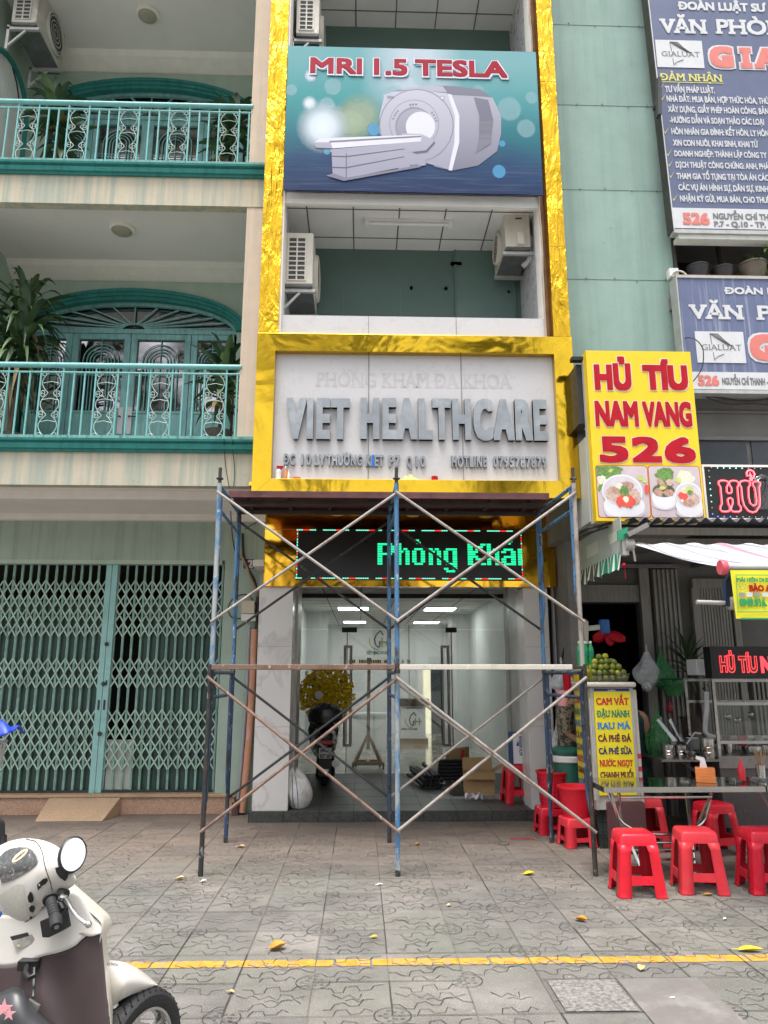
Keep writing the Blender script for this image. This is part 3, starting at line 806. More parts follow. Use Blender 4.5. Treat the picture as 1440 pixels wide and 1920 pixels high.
        for rr in (.245, .19, .145, .10):
            if rr > hw: continue
            zz = zg1-.07-.245
            b.tube([(mx-rr, yd-.02, zg0+.03)]+[(mx-rr*math.cos(math.pi*i/12), yd-.02, zz+rr*math.sin(math.pi*i/12)) for i in range(13)]+[(mx+rr, yd-.02, zg0+.03)], .0085, 6)
        b.tube([(mx, yd-.02, zg0+.25), (mx, yd-.02, zg1)], .007, 6)
        for zz in (zg0+.56, zg0+.60): b.tube([(xa+st, yd-.018, zz), (xb-st, yd-.018, zz)], .007, 6)
        for kx in range(5):
            x = xa+st+(kx+.5)*(xb-xa-2*st)/5
            b.tube([(x, yd-.018, z0+.2), (x, yd-.018, zp0-.03)], .006, 6)
        b.build('grille', 'teal_door', lf, smooth=True)
        if li in (1, 2):
            b = B(); hx = xb-.055 if li == 1 else xa+.055
            b.box(hx-.035, hx+.035, yd-.056, yd-.046, z0+.62, z0+1.0); b.mi = 1
            b.tube([(hx, yd-.06, z0+.86), (hx, yd-.10, z0+.86), (hx+(.10 if li == 2 else -.02), yd-.10, z0+.85)], .009, 6)
            b.build('handle', ['law_white', 'iron_dark'], lf)
    # railing
    b = B(); yr = YB+.02
    b.tube([(-9, yr, z0+.86), (-1.38, yr, z0+.86)], .032, 10); b.tube([(-9, yr, z0+.775), (-1.38, yr, z0+.775)], .013, 8)
    panels = []
    period = .612; base = at(1045/2.77, 817, YB).x
    for m_ in range(-9, 2):
        p0 = base+m_*period
        for dx, top in ((0, .85), (.248, .85), (.370, .775), (.490, .775)):
            if p0+dx < -1.40: b.tube([(p0+dx, yr, z0), (p0+dx, yr, z0+top)], .0115, 6)
        if p0+.248 > -1.38: continue
        cx = p0+.124; hh = .77; s = B(); panels.append(s)
        for sg in (-1, 1):
            pts = []
            for i in range(41):
                t = i/40; pts.append((cx+sg*(.020+.082*abs(math.sin(math.pi*t*3+.0))**.85), yr, z0+.01+t*hh))
            s.tube(pts, .0052, 5)
            for zc, dr in ((.035, 1), (.255, -1), (.285, 1), (.50, -1), (.53, 1), (.745, -1)):   # curled ends
                s.tube([(cx+sg*(.085-.022*math.cos(R_(a)))*1.0, yr-.004, z0+zc+dr*.02*math.sin(R_(a))) for a in range(-60, 300, 30)], .0045, 5)
        for zc in (.18, .44, .64): s.tube([(cx-.09, yr-.004, z0+zc), (cx, yr-.004, z0+zc+.02), (cx+.09, yr-.004, z0+zc)], .0045, 5)
    rl = b.build('railing', 'teal_rail', th, smooth=True)
    for s in panels: s.build('scroll_panel', 'scroll_iron', rl, smooth=True)
storey(0); storey(1)
b = B(); b.box(-9, -1.172, YB, YB+.3, ZF+2*DZ-.545, 14); b.box(-9, -1.172, YB+.3, YW+.2, ZF+2*DZ-.37, 14); b.build('top_storey', 'beige_plaster', th)
# blind arch on the side wall of the upper balcony
b = B(); lx = -4.925; z0 = ZF+DZ
yy = [YW-.75+.55*math.cos(math.pi*(1-i/12)) for i in range(13)]; zz = [z0+1.75+.55*math.sin(math.pi*i/12) for i in range(13)]
b.poly([(lx+.004, yy[0], z0)]+[(lx+.004, y, z) for y, z in zip(yy, zz)]+[(lx+.004, yy[-1], z0)])
b.mi = 1; b.tube([(lx+.02, yy[0], z0)]+[(lx+.02, y, z) for y, z in zip(yy, zz)]+[(lx+.02, yy[-1], z0)], .04, 6)
b.mi = 2; b.tube([(lx+.008, yy[7]-.1, zz[7]-.03), (lx+.008, yy[8]-.08, zz[8]-.08), (lx+.008, yy[9]-.07, zz[9]-.2), (lx+.008, yy[10]-.08, zz[10]-.3), (lx+.008, yy[11]-.07, zz[10]-.5)], .014, 5)
b.build('blind_arch', ['white_wall_old', 'teal_trim', 'iron_dark'], th)

# folding gate: two leaves of channel bars with scissor lattice
yg = 9.75
xm = (at(583/2.77, 1060, yg).x+at(510/2.77, 1470, yg).x)/2
zb, ztop = .235, at(211, 1052, yg).z
def gate_leaf(x0, x1, voids, name):
    b = B(); n = int(round((x1-x0)/.1085)); st = (x1-x0)/n
    rj = random.Random(n); xs = [x0+i*st+(rj.uniform(-.007, .007) if 0 < i < n else 0) for i in range(n+1)]
    for x in xs:
        b.box(x-.011, x-.003, yg-.015, yg+.02, zb, ztop); b.box(x+.003, x+.011, yg-.012, yg+.02, zb, ztop)
        b.box(x-.006, x+.006, yg-.001, yg+.006, zb, ztop)
    b.mi = 1; b.box(x0, x1, yg-.03, yg+.03, zb-.005, zb+.03); b.box(x0, x1, yg-.03, yg+.05, ztop-.02, ztop+.02)
    o = b.build('folding_gate', ['gate_bar', 'dark_dusty_metal'], th)
    bands = []
    for y0_, y1_, k in ((1088, 1194, 4), (1234, 1290, 2), (1330, 1443, 4)):
        za, zc = at(200, y1_, yg).z, at(200, y0_, yg).z
        bands.append([(za+(zc-za)*i/k, za+(zc-za)*(i+1)/k) for i in range(k)])
    for rows in bands:
        l = B()
        for xa, xb in zip(xs, xs[1:]):
            for za, zc in rows:
                l.obox(((xa+xb)/2, yg-.018, (za+zc)/2), Vector((xb-xa, 0, zc-za))/2, (0, .002, 0), Vector((-(zc-za), 0, xb-xa)).normalized()*.0085)
                l.obox(((xa+xb)/2, yg-.024, (za+zc)/2), Vector((xb-xa, 0, za-zc))/2, (0, .002, 0), Vector(((zc-za), 0, xb-xa)).normalized()*.0085)
        l.build('lattice', 'gate_lattice', o)
    s = B()
    for i, (xa, xb) in enumerate(zip(xs, xs[1:])):
        if i in voids: continue
        hi = 2.62 if i % 2 else 2.58
        s.prism([(xa, yg+.05, zb), (xa+st*.3, yg+.035, zb), (xa+st*.7, yg+.035, zb), (xb, yg+.05, zb), (xb, yg+.055, zb), (xa, yg+.055, zb)], (0, 0, hi-zb))
    s.build('sheet_backing', 'gate_sheet', o)
    return o
xr = at(409, 1270, yg).x
gate_leaf(-6.6, xm-.075, (), 'l'); go = gate_leaf(xm+.075, xr, (0, 1, 2), 'r')
b = B(); b.box(xm+.09, xm+.40, yg+.03, yg+.04, zb, zb+.62); b.box(xm+.27, xm+.30, yg+.022, yg+.03, zb+.10, zb+.22); b.build('loose_plate', 'sign_back', go)
b = B(); b.box(xm-.075, xm-.002, yg-.05, yg+.03, zb, ztop); b.box(xm+.002, xm+.075, yg-.05, yg+.03, zb, ztop)
mp = b.build('meeting_post', 'gate_meeting_post', th, bevel=.006)
b = B()
for z, dx in ((1208, .0), (1282, .0), (1375, -.01)):
    zz = at(200, z, yg).z; b.lathe([(.002, -.02), (.028, -.018), (.024, 0)], (xm+.01, yg-.05, zz), 10, 'y')
for dx in (-.035, .035): b.box(xm+dx-.012, xm+dx+.012, yg-.056, yg-.05, 1.22, 1.34)
b.box(xm+.03, xm+.05, yg-.056, yg-.05, 1.52, 1.58); b.build('lock', 'dark_dusty_metal', mp)
# lid of the gate box
b = B(); b.box(-9, xr, YW-.006, YW+.14, zt-.05, zt); b.build('gate_lintel', 'green_wall', th)

# granite ramp
c4 = [gnd(62, 1541), gnd(190, 1541), gnd(225, 1499, .20), gnd(92, 1499, .20)]
rp = B(); x0, x1 = c4[0].x+.02, c4[1].x; xs0, xs1 = at(92, 1499, 9.56).x, at(225, 1499, 9.56).x
pl = [(x0, 9.19, .004), (x1, 9.19, .004), (xs1, 9.56, .20), (xs0, 9.56, .20)]
rp.poly(pl); rp.poly([(p[0], p[1], .003) for p in pl][::-1]); rp.poly([pl[1], (pl[2][0], pl[2][1], .003), pl[2]]); rp.poly([pl[0], pl[3], (pl[3][0], pl[3][1], .003)]); rp.poly([pl[3], pl[2], (pl[2][0], 9.56, .003), (pl[3][0], 9.56, .003)])
tag(rp.build('granite_ramp', 'ramp_granite', origin=(-3.4, 9.3, 0)), 'tan granite ramp slab leading from pavement up to the folding gate', 'ramp')

# ============================================================ CLINIC
YG, YP = 7.5, 9.1
cl = thing('clinic_building', 'narrow clinic front framed in gold film with marble pillars and open upper floors', 'building', (.55, 9.1, 0))
ZS = .12
b = B(); b.box(-1.27, 2.36, 9.06, 12.4, 0, ZS); fl = b.build('entrance_step', 'black_granite', cl, bevel=.004)
b = B()
for i in range(9):
    x = -1.27+.4*i; b.box(x-.002, x+.002, 9.057, 9.06, 0, ZS); b.box(x-.002, x+.002, 9.06, 12.4, ZS, ZS+.001)
for y in (9.5, 10.1, 10.7, 11.3, 11.9): b.box(-.83, 2.0, y-.002, y+.002, ZS, ZS+.001)
b.build('tile_joints', 'black_void', fl)
b = B(); b.box(-1.24, -.83, YP, YP+.45, ZS, 2.698); b.build('pillar', 'white_marble', cl, bevel=.003)
b = B(); b.box(2.0, 2.30, YP, YP+.45, ZS, 2.698); b.build('pillar', 'white_marble', cl, bevel=.003)
b = B()
for z in (1.05, 1.98): b.box(-1.241, -.829, YP-.001, YP+.01, z-.002, z+.002); b.box(1.999, 2.301, YP-.001, YP+.01, z-.002, z+.002)
b.build('cladding_joints', 'panel_joint', cl)
b = B()
b.box(-1.3, -.80, YP+.451, 10.1, ZS, 2.97)
b.mi = 1; b.box(-1.3, -.92, 10.1, 10.5, ZS, 2.97)
b.build('porch_wall', ['grey_stone', 'dark_stone'], cl)
b = B(); b.box(2.03, 2.5, YP+.451, 10.2, ZS, 2.97); b.mi = 1; b.box(2.14, 2.5, 10.2, 10.9, ZS, 2.97)
b.build('porch_wall', ['grey_stone', 'dark_stone'], cl)
b = B(); b.box(-1.35, -1.16, 10.5, 21, ZS, 2.97); b.box(2.38, 2.6, 10.9, 21, ZS, 2.97); b.box(-1.35, 2.6, 20.5, 20.7, 0, 2.97)
b.box(-1.16, -.72, 16.2, 16.6, ZS, 2.97); b.box(2.02, 2.38, 16.5, 17.2, ZS, 2.97)
b.build('interior_wall', 'interior_wall', cl)
b = B(); b.box(-1.35, 2.6, 12.4, 20.7, 0.02, ZS); b.build('interior_floor', 'floor_shiny', cl)
b = B(); b.box(-1.35, 2.6, YP+.1, 20.7, 2.97, 3.05); ce = b.build('interior_ceiling', 'ceiling_tile', cl)
b = B()
for i in range(7): b.box(-1.2+.6*i-.008, -1.2+.6*i+.008, YP+.2, 20.5, 2.966, 2.9699)
for i in range(19): b.box(-1.2, 2.5, 9.4+.6*i-.008, 9.4+.6*i+.008, 2.967, 2.9699)
b.build('ceiling_grid', 'ceiling_grid', ce)
cells = []
for (x0, x1, y) in ((635, 690, 1140), (645, 685, 1165.5), (797, 852, 1141), (777, 822, 1166)):
    p0, p1 = gnd(x0, y, 2.96), gnd(x1, y, 2.96); cells.append((p0.x, p1.x, p0.y))
def up_light(k, c, lab):
    t_ = thing('ceiling_light', lab, 'light', (sum(c[:2])/2, c[2], 2.965), 'lit ceiling panels in the clinic')
    b = B(); b.box(c[0]-.02, c[1]+.02, c[2]-.32, c[2]+.32, 2.945, 2.9655); b.build('frame', 'white', t_)
    b = B(); b.box(c[0], c[1], c[2]-.3, c[2]+.3, 2.938, 2.945); b.build('diffuser', 'ceiling_lamp', t_)
for k, lab in enumerate(('lit white ceiling panel near the entrance, left of the middle scaffold leg', 'lit white ceiling panel deep in the clinic, left of the middle scaffold leg', 'lit white ceiling panel near the entrance, right of the middle scaffold leg', 'lit white ceiling panel deep in the clinic, right of the middle scaffold leg')): up_light(k, cells[k], lab)
# glass front
gy = 12.4; fx = [-1.16, at(650, 1300, gy).x, at(748, 1300, gy).x, at(848, 1300, gy).x, 2.38]; zt_ = at(750, 1180, gy).z
for i in range(4):
    b = B(); b.box(fx[i]+.006, fx[i+1]-.006, gy, gy+.012, ZS+.01, zt_-.006); gp = b.build('glass_door' if i in (1, 2) else 'glass_panel', 'shop_glass', cl)
    if i in (1, 2):
        hx = fx[i]+.10 if i == 1 else fx[i]+.75
        hb = B(); xh = at(652, 1300, gy).x if i == 1 else at(835, 1300, gy).x
        for dx in (-.05, .05): hb.tube([(xh+dx, gy-.05, .55), (xh+dx, gy-.05, 2.1)], .022, 6)
        hb.box(xh-.07, xh+.07, gy-.07, gy-.03, 2.08, 2.12); hb.box(xh-.07, xh+.07, gy-.07, gy-.03, .53, .57); hb.build('handle', 'dull_steel', gp)
b = B(); b.box(fx[0], fx[4], gy, gy+.012, zt_+.004, 2.96); b.build('glass_transom', 'shop_glass', cl)
b = B()
for x in (fx[1], fx[3]): b.box(x-.09, x+.16 if x == fx[1] else x+.09, gy-.03, gy+.04, zt_-.05, zt_+.03); b.box(x-.006, x+.006, gy-.01, gy+.02, ZS, zt_)
b.box(fx[0], fx[4], gy-.02, gy+.03, 2.90, 2.966); b.build('patch_fitting', 'dark_dusty_metal', cl)
# wall logo
def logo(parent, cx, cz, s, Y, name='logo'):
    b = B()
    def pt(u, v): return (cx+u*s, Y, cz+v*s)
    def arc(pts, w_):
        for (a, c) in zip(pts, pts[1:]):
            a_, c_ = Vector(pt(*a)), Vector(pt(*c)); b.bar(a_, c_, w_*s, .02*s, up=(0, 1, 0))
    b.mi = 0; arc([(.35, .55), (.1, .95), (-.25, .6), (-.42, .2), (-.3, -.3), (-.02, -.55)], .13)
    arc([(.02, -.5), (.06, .05)], .16)
    b.mi = 1; arc([(-.85, .25), (-.85, -.1), (-.65, -.5), (-.2, -.72), (-.05, -.7)], .09); arc([(.25, -.45), (.25, .35)], .14); arc([(.72, -.45), (.72, .35)], .14); arc([(.1, -.05), (1.0, -.05)], .16)
    return b.build(name, ['leaf_dark_green', 'olive_gold'], parent)

yb = 20.49; c0 = at(711, 1203, yb)
lg = logo(cl, c0.x, c0.z, .31, yb-.03, 'wall_logo')
text('logo_lettering', 'VIỆT HEALTHCARE', (687, 1227, 730, 1221), yb-.01, 'leaf_dark_green', lg, .03)
b = B(); rg = random.Random(9); x = at(655, 1240, yb).x
while x < at(770, 1240, yb).x:
    L = rg.uniform(.03, .07); b.box(x, x+L*.7, yb-.03, yb, at(700, 1243, yb).z, at(700, 1237, yb).z); x += L+ (0.08 if rg.random() < .15 else 0)
b.build('gold_strip', 'gold_smooth', lg)
b = B(); xw = at(767, 1250, yb).x; b.box(xw-.012, xw+.012, yb-.02, yb, .12, 2.97); xw = at(800, 1250, yb).x; b.build('panel_seam', 'panel_joint', cl)
y_ = 20.45
b = B(); a = rect(794, 1252, 807, 1335, y_); b.box(a[0], a[1], y_-.03, y_, a[2]-.8, a[3]); b.mi = 1; a = rect(808, 1252, 829, 1335, y_); b.box(a[0], a[1], y_-.05, y_-.01, a[2]-.9, a[3]); b.build('rear_doorway', ['doorway_light', 'far_glass'], cl)
b = B()
for x0, x1, y0 in ((829, 850, 1255), (866, 875, 1255), (882, 896, 1255)):
    a = rect(x0, y0, x1, 1400, 17.4); b.box(a[0], a[1], 17.4, 17.45, .12, a[3])
b.build('side_cabinet', 'interior_wall', cl)

# gold work: fascia over the door, soffit, sign surround, side strips
b = B(); F0 = (-1.19, 2.40); LB = rect(555, 993, 980, 1087, 8.98)
b.box(F0[0], LB[0]-.0, 9.02, 9.1, 2.70, 3.6); b.box(LB[1], F0[1], 9.02, 9.1, 2.70, 3.6); b.box(LB[0], LB[1], 9.02, 9.1, 2.70, LB[2]-.002); b.box(LB[0], LB[1], 9.02, 9.1, LB[3]+.002, 3.6)
b.build('gold_fascia', 'gold_mirror', cl)
b = B(); b.box(-1.19, 2.40, 7.62, 9.1, 3.60, 3.64); so = b.build('gold_soffit', 'gold_mirror', cl)
b = B(); b.box(-1.14, 2.29, 7.63, 9.3, 3.645, 5.2); b.build('core_wall', 'raw_brown', cl)
b = B(); b.box(F0[0]-.002, F0[1]+.002, 9.012, 9.021, 3.40, 3.405); b.build('fascia_seam', 'raw_brown', cl)
for k, (px_, lab) in enumerate(((592, 'first from the left'), (632, ''), (775, ''), (914, ''))):
    if k == 0: continue
    p = gnd(px_, 964, 3.6)
    t_ = thing('downlight', ('white round downlight in gold soffit left of the middle scaffold leg', 'white round downlight in gold soffit just right of the middle scaffold leg', 'white round downlight in gold soffit above the right end of the led board')[k-1], 'light', (p.x, p.y, 3.6), 'downlights in the gold soffit')
    b = B(); b.lathe([(.075, -.012), (.085, -.004), (.085, 0)], (p.x, p.y, 3.599), 20); b.build('trim_ring', 'white', t_)
    b = B(); b.lathe([(.06, -.016), (.06, -.0125)], (p.x, p.y, 3.599), 20); b.build('lens', 'pure_white', t_)
def mitre(b, xo0, xo1, zo0, zo1, xi0, xi1, zi0, zi1, y0, y1):
    for q in (((xo0, zo0), (xi0, zi0), (xi0, zi1), (xo0, zo1)), ((xo1, zo0), (xi1, zi0), (xi1, zi1), (xo1, zo1)), ((xo0, zo1), (xi0, zi1), (xi1, zi1), (xo1, zo1)), ((xo0, zo0), (xi0, zi0), (xi1, zi0), (xo1, zo0))):
        b.prism([(x, y0, z) for x, z in q], (0, y1-y0, 0))
b = B(); mitre(b, -1.146, 2.302, 3.457, 5.285, -.945, 2.093, 3.645, 5.08, YG, YG+.13); b.build('gold_sign_surround', 'gold_smooth', cl, bevel=.002)
for xo, xi in ((-1.138, -.922), (2.292, 2.105)):
    b = B(); rg = random.Random(int(xo*10)); z = 5.29
    while z < 13:
        h = rg.choice((1.1, 1.22, 1.35)); b.box(xo, xi, YG+.004, YG+.16, z, min(13, z+h)-.004); z += h
    b.build('gold_side_strip', 'gold_crinkled', cl, bevel=.002)
b = B(); b.box(-.922, -.900, YG+.03, YG+.30, 5.29, 13); b.box(2.02, 2.038, YG+.05, YG+.30, 5.29, 13)
b.build('cut_edge', 'soffit_edge', cl)
b = B(); b.box(2.04, 2.288, YG+.17, YG+.30, 5.29, 13); b.box(-1.136, -.93, YG+.17, 8.9, 5.25, 13); b.box(2.07, 2.29, YG+.31, 8.9, 5.25, 13)
b.build('raw_side_wall', 'raw_brown', cl)
b = B(); rg = random.Random(4); p = [(2.029+rg.uniform(-.008, .008), YG+.045, 5.3+i*.17) for i in range(44)]; b.tube(p, .011, 5); b.build('hanging_cord', 'paper_brown', cl)
# open upper floors
YR = 8.70
for k, (zp0, zp1, zc) in enumerate(((5.286, 5.535, 7.06), (7.07, 8.72, 10.52))):
    b = B(); b.box(-.92, 2.02, YG+.07, YG+.12, zp0, zp1); pa = b.build('parapet', 'white_panel', cl)
    b = B()
    for px_ in (691, 857): x = at(px_, 610, YG).x; b.box(x-.004, x+.004, YG+.067, YG+.07, zp0, zp1-.002)
    b.build('panel_joint', 'panel_joint', pa)
    b = B(); b.box(-.92, 2.03, YG+.12, YR, zp0-.05+.1*k, zp0+.02+.1*k); b.build('upper_floor', 'white_paint', cl)
    b = B(); b.box(-.929, -.90, YG+.301, YR, zp0, zc); b.build('upper_side_wall', 'white_panel', cl); b = B(); b.box(2.038, 2.069, YG+.301, YR, zp0, zc); b.build('upper_side_wall', 'white_panel', cl)
    b = B(); b.box(-.9, 2.038, YR, YR+.05, zp0, zc); wl = b.build('upper_back_wall', 'upper_green_wall', cl)
    b = B()
    for px_ in (644, 751): x = at(px_, 560, YR).x; b.box(x-.004, x+.004, YR-.003, YR, zp0, zc-.55)
    a = rect(857, 546, 963, 600, YR); b.box(a[0], a[1], YR-.02, YR, zp0, a[3]); b.mi = 1; b.box(a[0]-.03, a[0], YR-.03, YR, zp0, a[3]+.03); b.box(a[1], a[1]+.03, YR-.03, YR, zp0, a[3]+.2)
    b.mi = 2
    for px_, py_ in ((771, 541), (836, 542), (953, 549)):
        q = at(px_, py_, YR); b.lathe([(.02, -.03), (.02, 0)], (q.x, YR, q.z), 8, 'y')
    q = at(855, 496, YR); b.box(q.x-.07, q.x+.07, YR-.03, YR, q.z-.02, q.z+.02)
    b.build('door_panel', ['upper_green_door', 'upper_green_wall', 'iron_dark'], wl)
    b = B(); b.box(-.92, 2.04, YG+.121 if k == 0 else YG+.1, YR+.05, zc, zc+.05); b.box(-.92, 2.02, YG+.07, YG+.12, zc-.13 if k == 0 else zc-.06, zc+.02); ce = b.build('upper_ceiling', 'ceiling_tile', cl)
    b = B()
    for px_ in (573, 662, 751, 840.5, 929): x = gnd(px_, 372, 7.06).x; b.box(x-.008, x+.008, YG+.13, YR, zc-.004, zc-.0005)
    for py_ in (394, 447): y = gnd(750, py_, 7.06).y; b.box(-.9, 2.03, y-.008, y+.008, zc-.0045, zc-.001)
    b.build('ceiling_grid', 'ceiling_grid', ce)
p0, p1 = gnd(685, 419, 7.0), gnd(849, 417, 7.0)
t_ = thing('tube_light', 'unlit white tube light on the grid ceiling over the clinic sign', 'light', ((p0.x+p1.x)/2, p0.y, 7.0))
b = B(); b.box(p0.x, p1.x, p0.y-.03, p0.y+.03, 7.02, 7.058); b.build('batten', 'white', t_)
b = B(); b.tube([(p0.x+.04, p0.y, 7.0), (p1.x-.04, p0.y, 7.0)], .02, 10); b.build('tube', 'pure_white', t_)
for x_ in (p0.x, p1.x-.04): b = B(); b.box(x_, x_+.04, p0.y-.035, p0.y+.035, 6.97, 7.02); b.build('end_cap', 'soffit_edge', t_)

# ---- clinic sign board
sg = thing('clinic_sign', 'white sign board with raised grey letters VIET HEALTHCARE inside the gold surround', 'sign', (.57, 7.6, 3.65))
b = B(); b.box(-.944, 2.092, 7.585, 7.628, 3.646, 5.079); pn = b.build('panel', 'white_panel', sg)
for px_ in (691, 866.5): b = B(); x = at(px_, 780, 7.585).x; b.box(x-.006, x+.006, 7.581, 7.585, 3.65, 5.078); b.build('panel_joint', 'panel_joint', pn)
Yl = 7.582
for s, x0, x1, yb_, yt in (('VIET', 537.5, 655.5, 826, 750), ('HEALTHCARE', 676, 1024, 827.5, 751)):
    text('lettering', s, (x0, yb_, x1, yt), Yl, 'grey_letter', sg, .042, extrude=.055, side='letter_side', space=1.22, bx=.80)
for s, x0, x1, yb_, yt in (('ĐC', 532, 553.5, 873, 852), ('10', 565, 584, 873.5, 852.5), ('LY', 589.5, 610, 874, 853), ('THƯỜNG', 613, 679, 874.5, 853.5), ('K', 686, 696, 875.5, 854), ('ET', 702.5, 719, 876, 854.5), ('P', 729, 738, 876.5, 855), ('7', 741, 749.5, 876.5, 855), ('Q', 762, 772, 877, 856), ('10', 779, 797.5, 877, 856), ('HOTLINE', 846, 912, 877.5, 856), ('0795787879', 924, 1024, 878, 857)):
    text('lettering', s, (x0, yb_, x1, yt), Yl, 'grey_letter', sg, .034, extrude=.03, side='letter_side', space=1.18)
text('lettering', 'I', (697, 876, 701.5, 854), Yl, 'blue_letter', sg, .03, extrude=.02, side='blue_letter', label='bright blue letter')
text('ghost_lettering', 'PHÒNG KHÁM ĐA KHOA', (592, 727, 960, 700), 7.5835, 'ghost_letter', sg, .015, serif=.07)

# ---- MRI banner
bn = thing('scanner_banner', 'blue printed banner reading MRI 1.5 TESLA with a white scanner, across upper floor', 'banner', (.57, 7.45, 7.0))
m, t, b_ = nodes('banner_print')
co = t.nodes.new('ShaderNodeTexCoord'); sp = t.nodes.new('ShaderNodeSeparateXYZ'); t.links.new(co.outputs['Object'], sp.inputs[0])
n = tex(t, 1.2, detail=2); ad = t.nodes.new('ShaderNodeMath'); ad.operation = 'MULTIPLY_ADD'; ad.inputs[1].default_value = .35; t.links.new(n.outputs['Fac'], ad.inputs[0]); t.links.new(sp.outputs['Z'], ad.inputs[2])
mr = t.nodes.new('ShaderNodeMapRange'); mr.inputs['From Min'].default_value = .15; mr.inputs['From Max'].default_value = 2.1; t.links.new(ad.outputs[0], mr.inputs['Value'])
r1 = ramp(t, mr.outputs[0], [(.03, (.012, .028, .085)), (.22, (.016, .05, .125)), (.40, (.02, .14, .18)), (.66, (.045, .26, .275)), (.92, (.12, .32, .345))])
gx = t.nodes.new('ShaderNodeMapRange'); gx.inputs['From Min'].default_value = -1.3; gx.inputs['From Max'].default_value = .6; t.links.new(sp.outputs['X'], gx.inputs['Value'])
rx = ramp(t, gx.outputs[0], [(.0, 0), (.35, .0), (.62, .75), (.8, .75), (1, 0.1)])
mz = t.nodes.new('ShaderNodeMath'); mz.operation = 'MULTIPLY'; rz = ramp(t, mr.outputs[0], [(.45, 0), (.75, 1)]); t.links.new(rx.outputs[0], mz.inputs[0]); t.links.new(rz.outputs[0], mz.inputs[1])
o = mixc(t, mz.outputs[0], r1.outputs[0], (.50, .54, .62))
n2 = tex(t, 3, stretch=(.4, 1, 14), detail=4); f = ramp(t, n2.outputs['Fac'], [(.5, 0), (.75, .35)]); lowz = ramp(t, mr.outputs[0], [(.1, 1), (.42, 0)])
mm = t.nodes.new('ShaderNodeMath'); mm.operation = 'MULTIPLY'; t.links.new(f.outputs[0], mm.inputs[0]); t.links.new(lowz.outputs[0], mm.inputs[1])
o = mixc(t, mm.outputs[0], o, (.16, .20, .30))
t.links.new(o, b_.inputs['Base Color']); b_.inputs['Roughness'].default_value = .5; b_.inputs['Specular IOR Level'].default_value = .15
SPOT('bokeh_white', (.62, .70, .78), .95, True); SPOT('bokeh_soft', (.34, .56, .62), .45); SPOT('bokeh_green', (.34, .44, .30), .7, True); SPOT('bokeh_blue', (.05, .30, .55), .85)
INK('scan_body', (.19, .19, .25), (.42, .42, .50), .35, 1.6); INK('scan_front', (.30, .30, .38), (.50, .50, .58), .3, 1.6); M('scan_light', (.58, .58, .66), .5, var=.02); INK('scan_shade', (.11, .11, .16), (.20, .20, .26), .4, 1.6); M('scan_dark', (.14, .14, .19), .35, var=.25, scale=2, stretch=(.3, 1, 8)); M('scan_line', (.20, .20, .27), .4); M('banner_red', (.30, .002, .018), .5, var=.06, spec=.15); M('banner_rim', (.62, .64, .74), .35); M('rim_shadow', (.12, .26, .34), .4)
Yn = 7.45
b = B(); b.box(-.908, 2.053, Yn, Yn+.02, 7.015, 8.952); b.build('cloth', 'banner_print', bn)
b = B(); L = .0012
def zc(x, y): return 480+x/2.4, y/2.4
def el(cx, cy, rx, ry, lay, mi, **k):
    b.mi = mi; c = zc(cx, cy); b.poly([at(x, y, Yn-lay*L) for x, y in ell(c[0], c[1], rx/2.4, ry/2.4, **k)])
def pg(pts, lay, mi):
    b.mi = mi; b.poly([at(*zc(x, y), Yn-lay*L) for x, y in pts])
for cx, cy, r, mi in ((247, 340, 25, 0), (241, 465, 28, 0), (345, 390, 42, 1), (160, 405, 28, 1), (320, 470, 36, 1), (430, 550, 80, 2), (300, 570, 95, 0), (530, 582, 32, 3), (470, 520, 85, 2), (1140, 490, 58, 1), (1215, 578, 45, 1), (1108, 646, 16, 3), (1094, 772, 33, 3), (1240, 440, 30, 1), (320, 680, 18, 3), (1000, 410, 30, 1), (620, 440, 60, 1), (760, 330, 70, 1)):
    b = B(); el(cx, cy, r*(1.3 if mi in (0, 2) else 1), r*(1.3 if mi in (0, 2) else 1), 1+.05*(cx % 7), 0); b.build('light_spot', ('bokeh_white', 'bokeh_soft', 'bokeh_green', 'bokeh_blue')[mi], bn)
b = B()
# scanner: side body, front ring face, bore, table
pg([(840, 420), (1000, 425), (1065, 440), (1103, 520), (1103, 600), (1085, 680), (1000, 745), (880, 768), (800, 750)], 3, 0)
pg([(612, 410), (790, 384), (900, 388), (1010, 402), (1062, 438), (985, 432), (840, 425), (700, 408)], 3.5, 3)
pg([(640, 405), (790, 384), (840, 388), (860, 415), (700, 408)], 3.8, 0)
pg([(578, 425), (620, 412), (720, 405), (860, 420), (900, 520), (905, 620), (880, 766), (770, 735), (600, 620), (556, 600), (556, 520)], 4, 1)
pg([(880, 425), (915, 520), (915, 640), (882, 768), (866, 766), (893, 640), (895, 520), (862, 422)], 4.6, 2)
pg([(980, 437), (1045, 450), (1068, 540), (1055, 650), (990, 688), (1005, 610), (1005, 520)], 4.6, 3); pg([(1005, 530), (1066, 545), (1058, 645), (992, 686), (1004, 610)], 4.8, 4)
b.mi = 5; el(722, 565, 168, 165, 4.7, 5); el(722, 565, 163, 160, 4.9, 1)
el(712, 558, 112, 110, 5.1, 5); el(712, 558, 109, 107, 5.2, 1)
el(712, 570, 86, 88, 5.4, 5); el(716, 572, 82, 83, 5.6, 0); el(740, 570, 66, 68, 5.8, 2)
for u, v in ((690, 468), (702, 466), (716, 466)): pg([(u, v), (u+9, v), (u+9, v+8), (u, v+8)], 5.7, 4)
pg([(690, 481), (718, 481), (712, 487), (696, 487)], 5.7, 5)
for u, v in ((612, 532), (618, 518), (624, 508), (632, 498), (786, 505), (794, 516), (800, 530), (806, 542)): pg([(u, v), (u+9, v-4), (u+12, v+4), (u+3, v+8)], 5.7, 5)
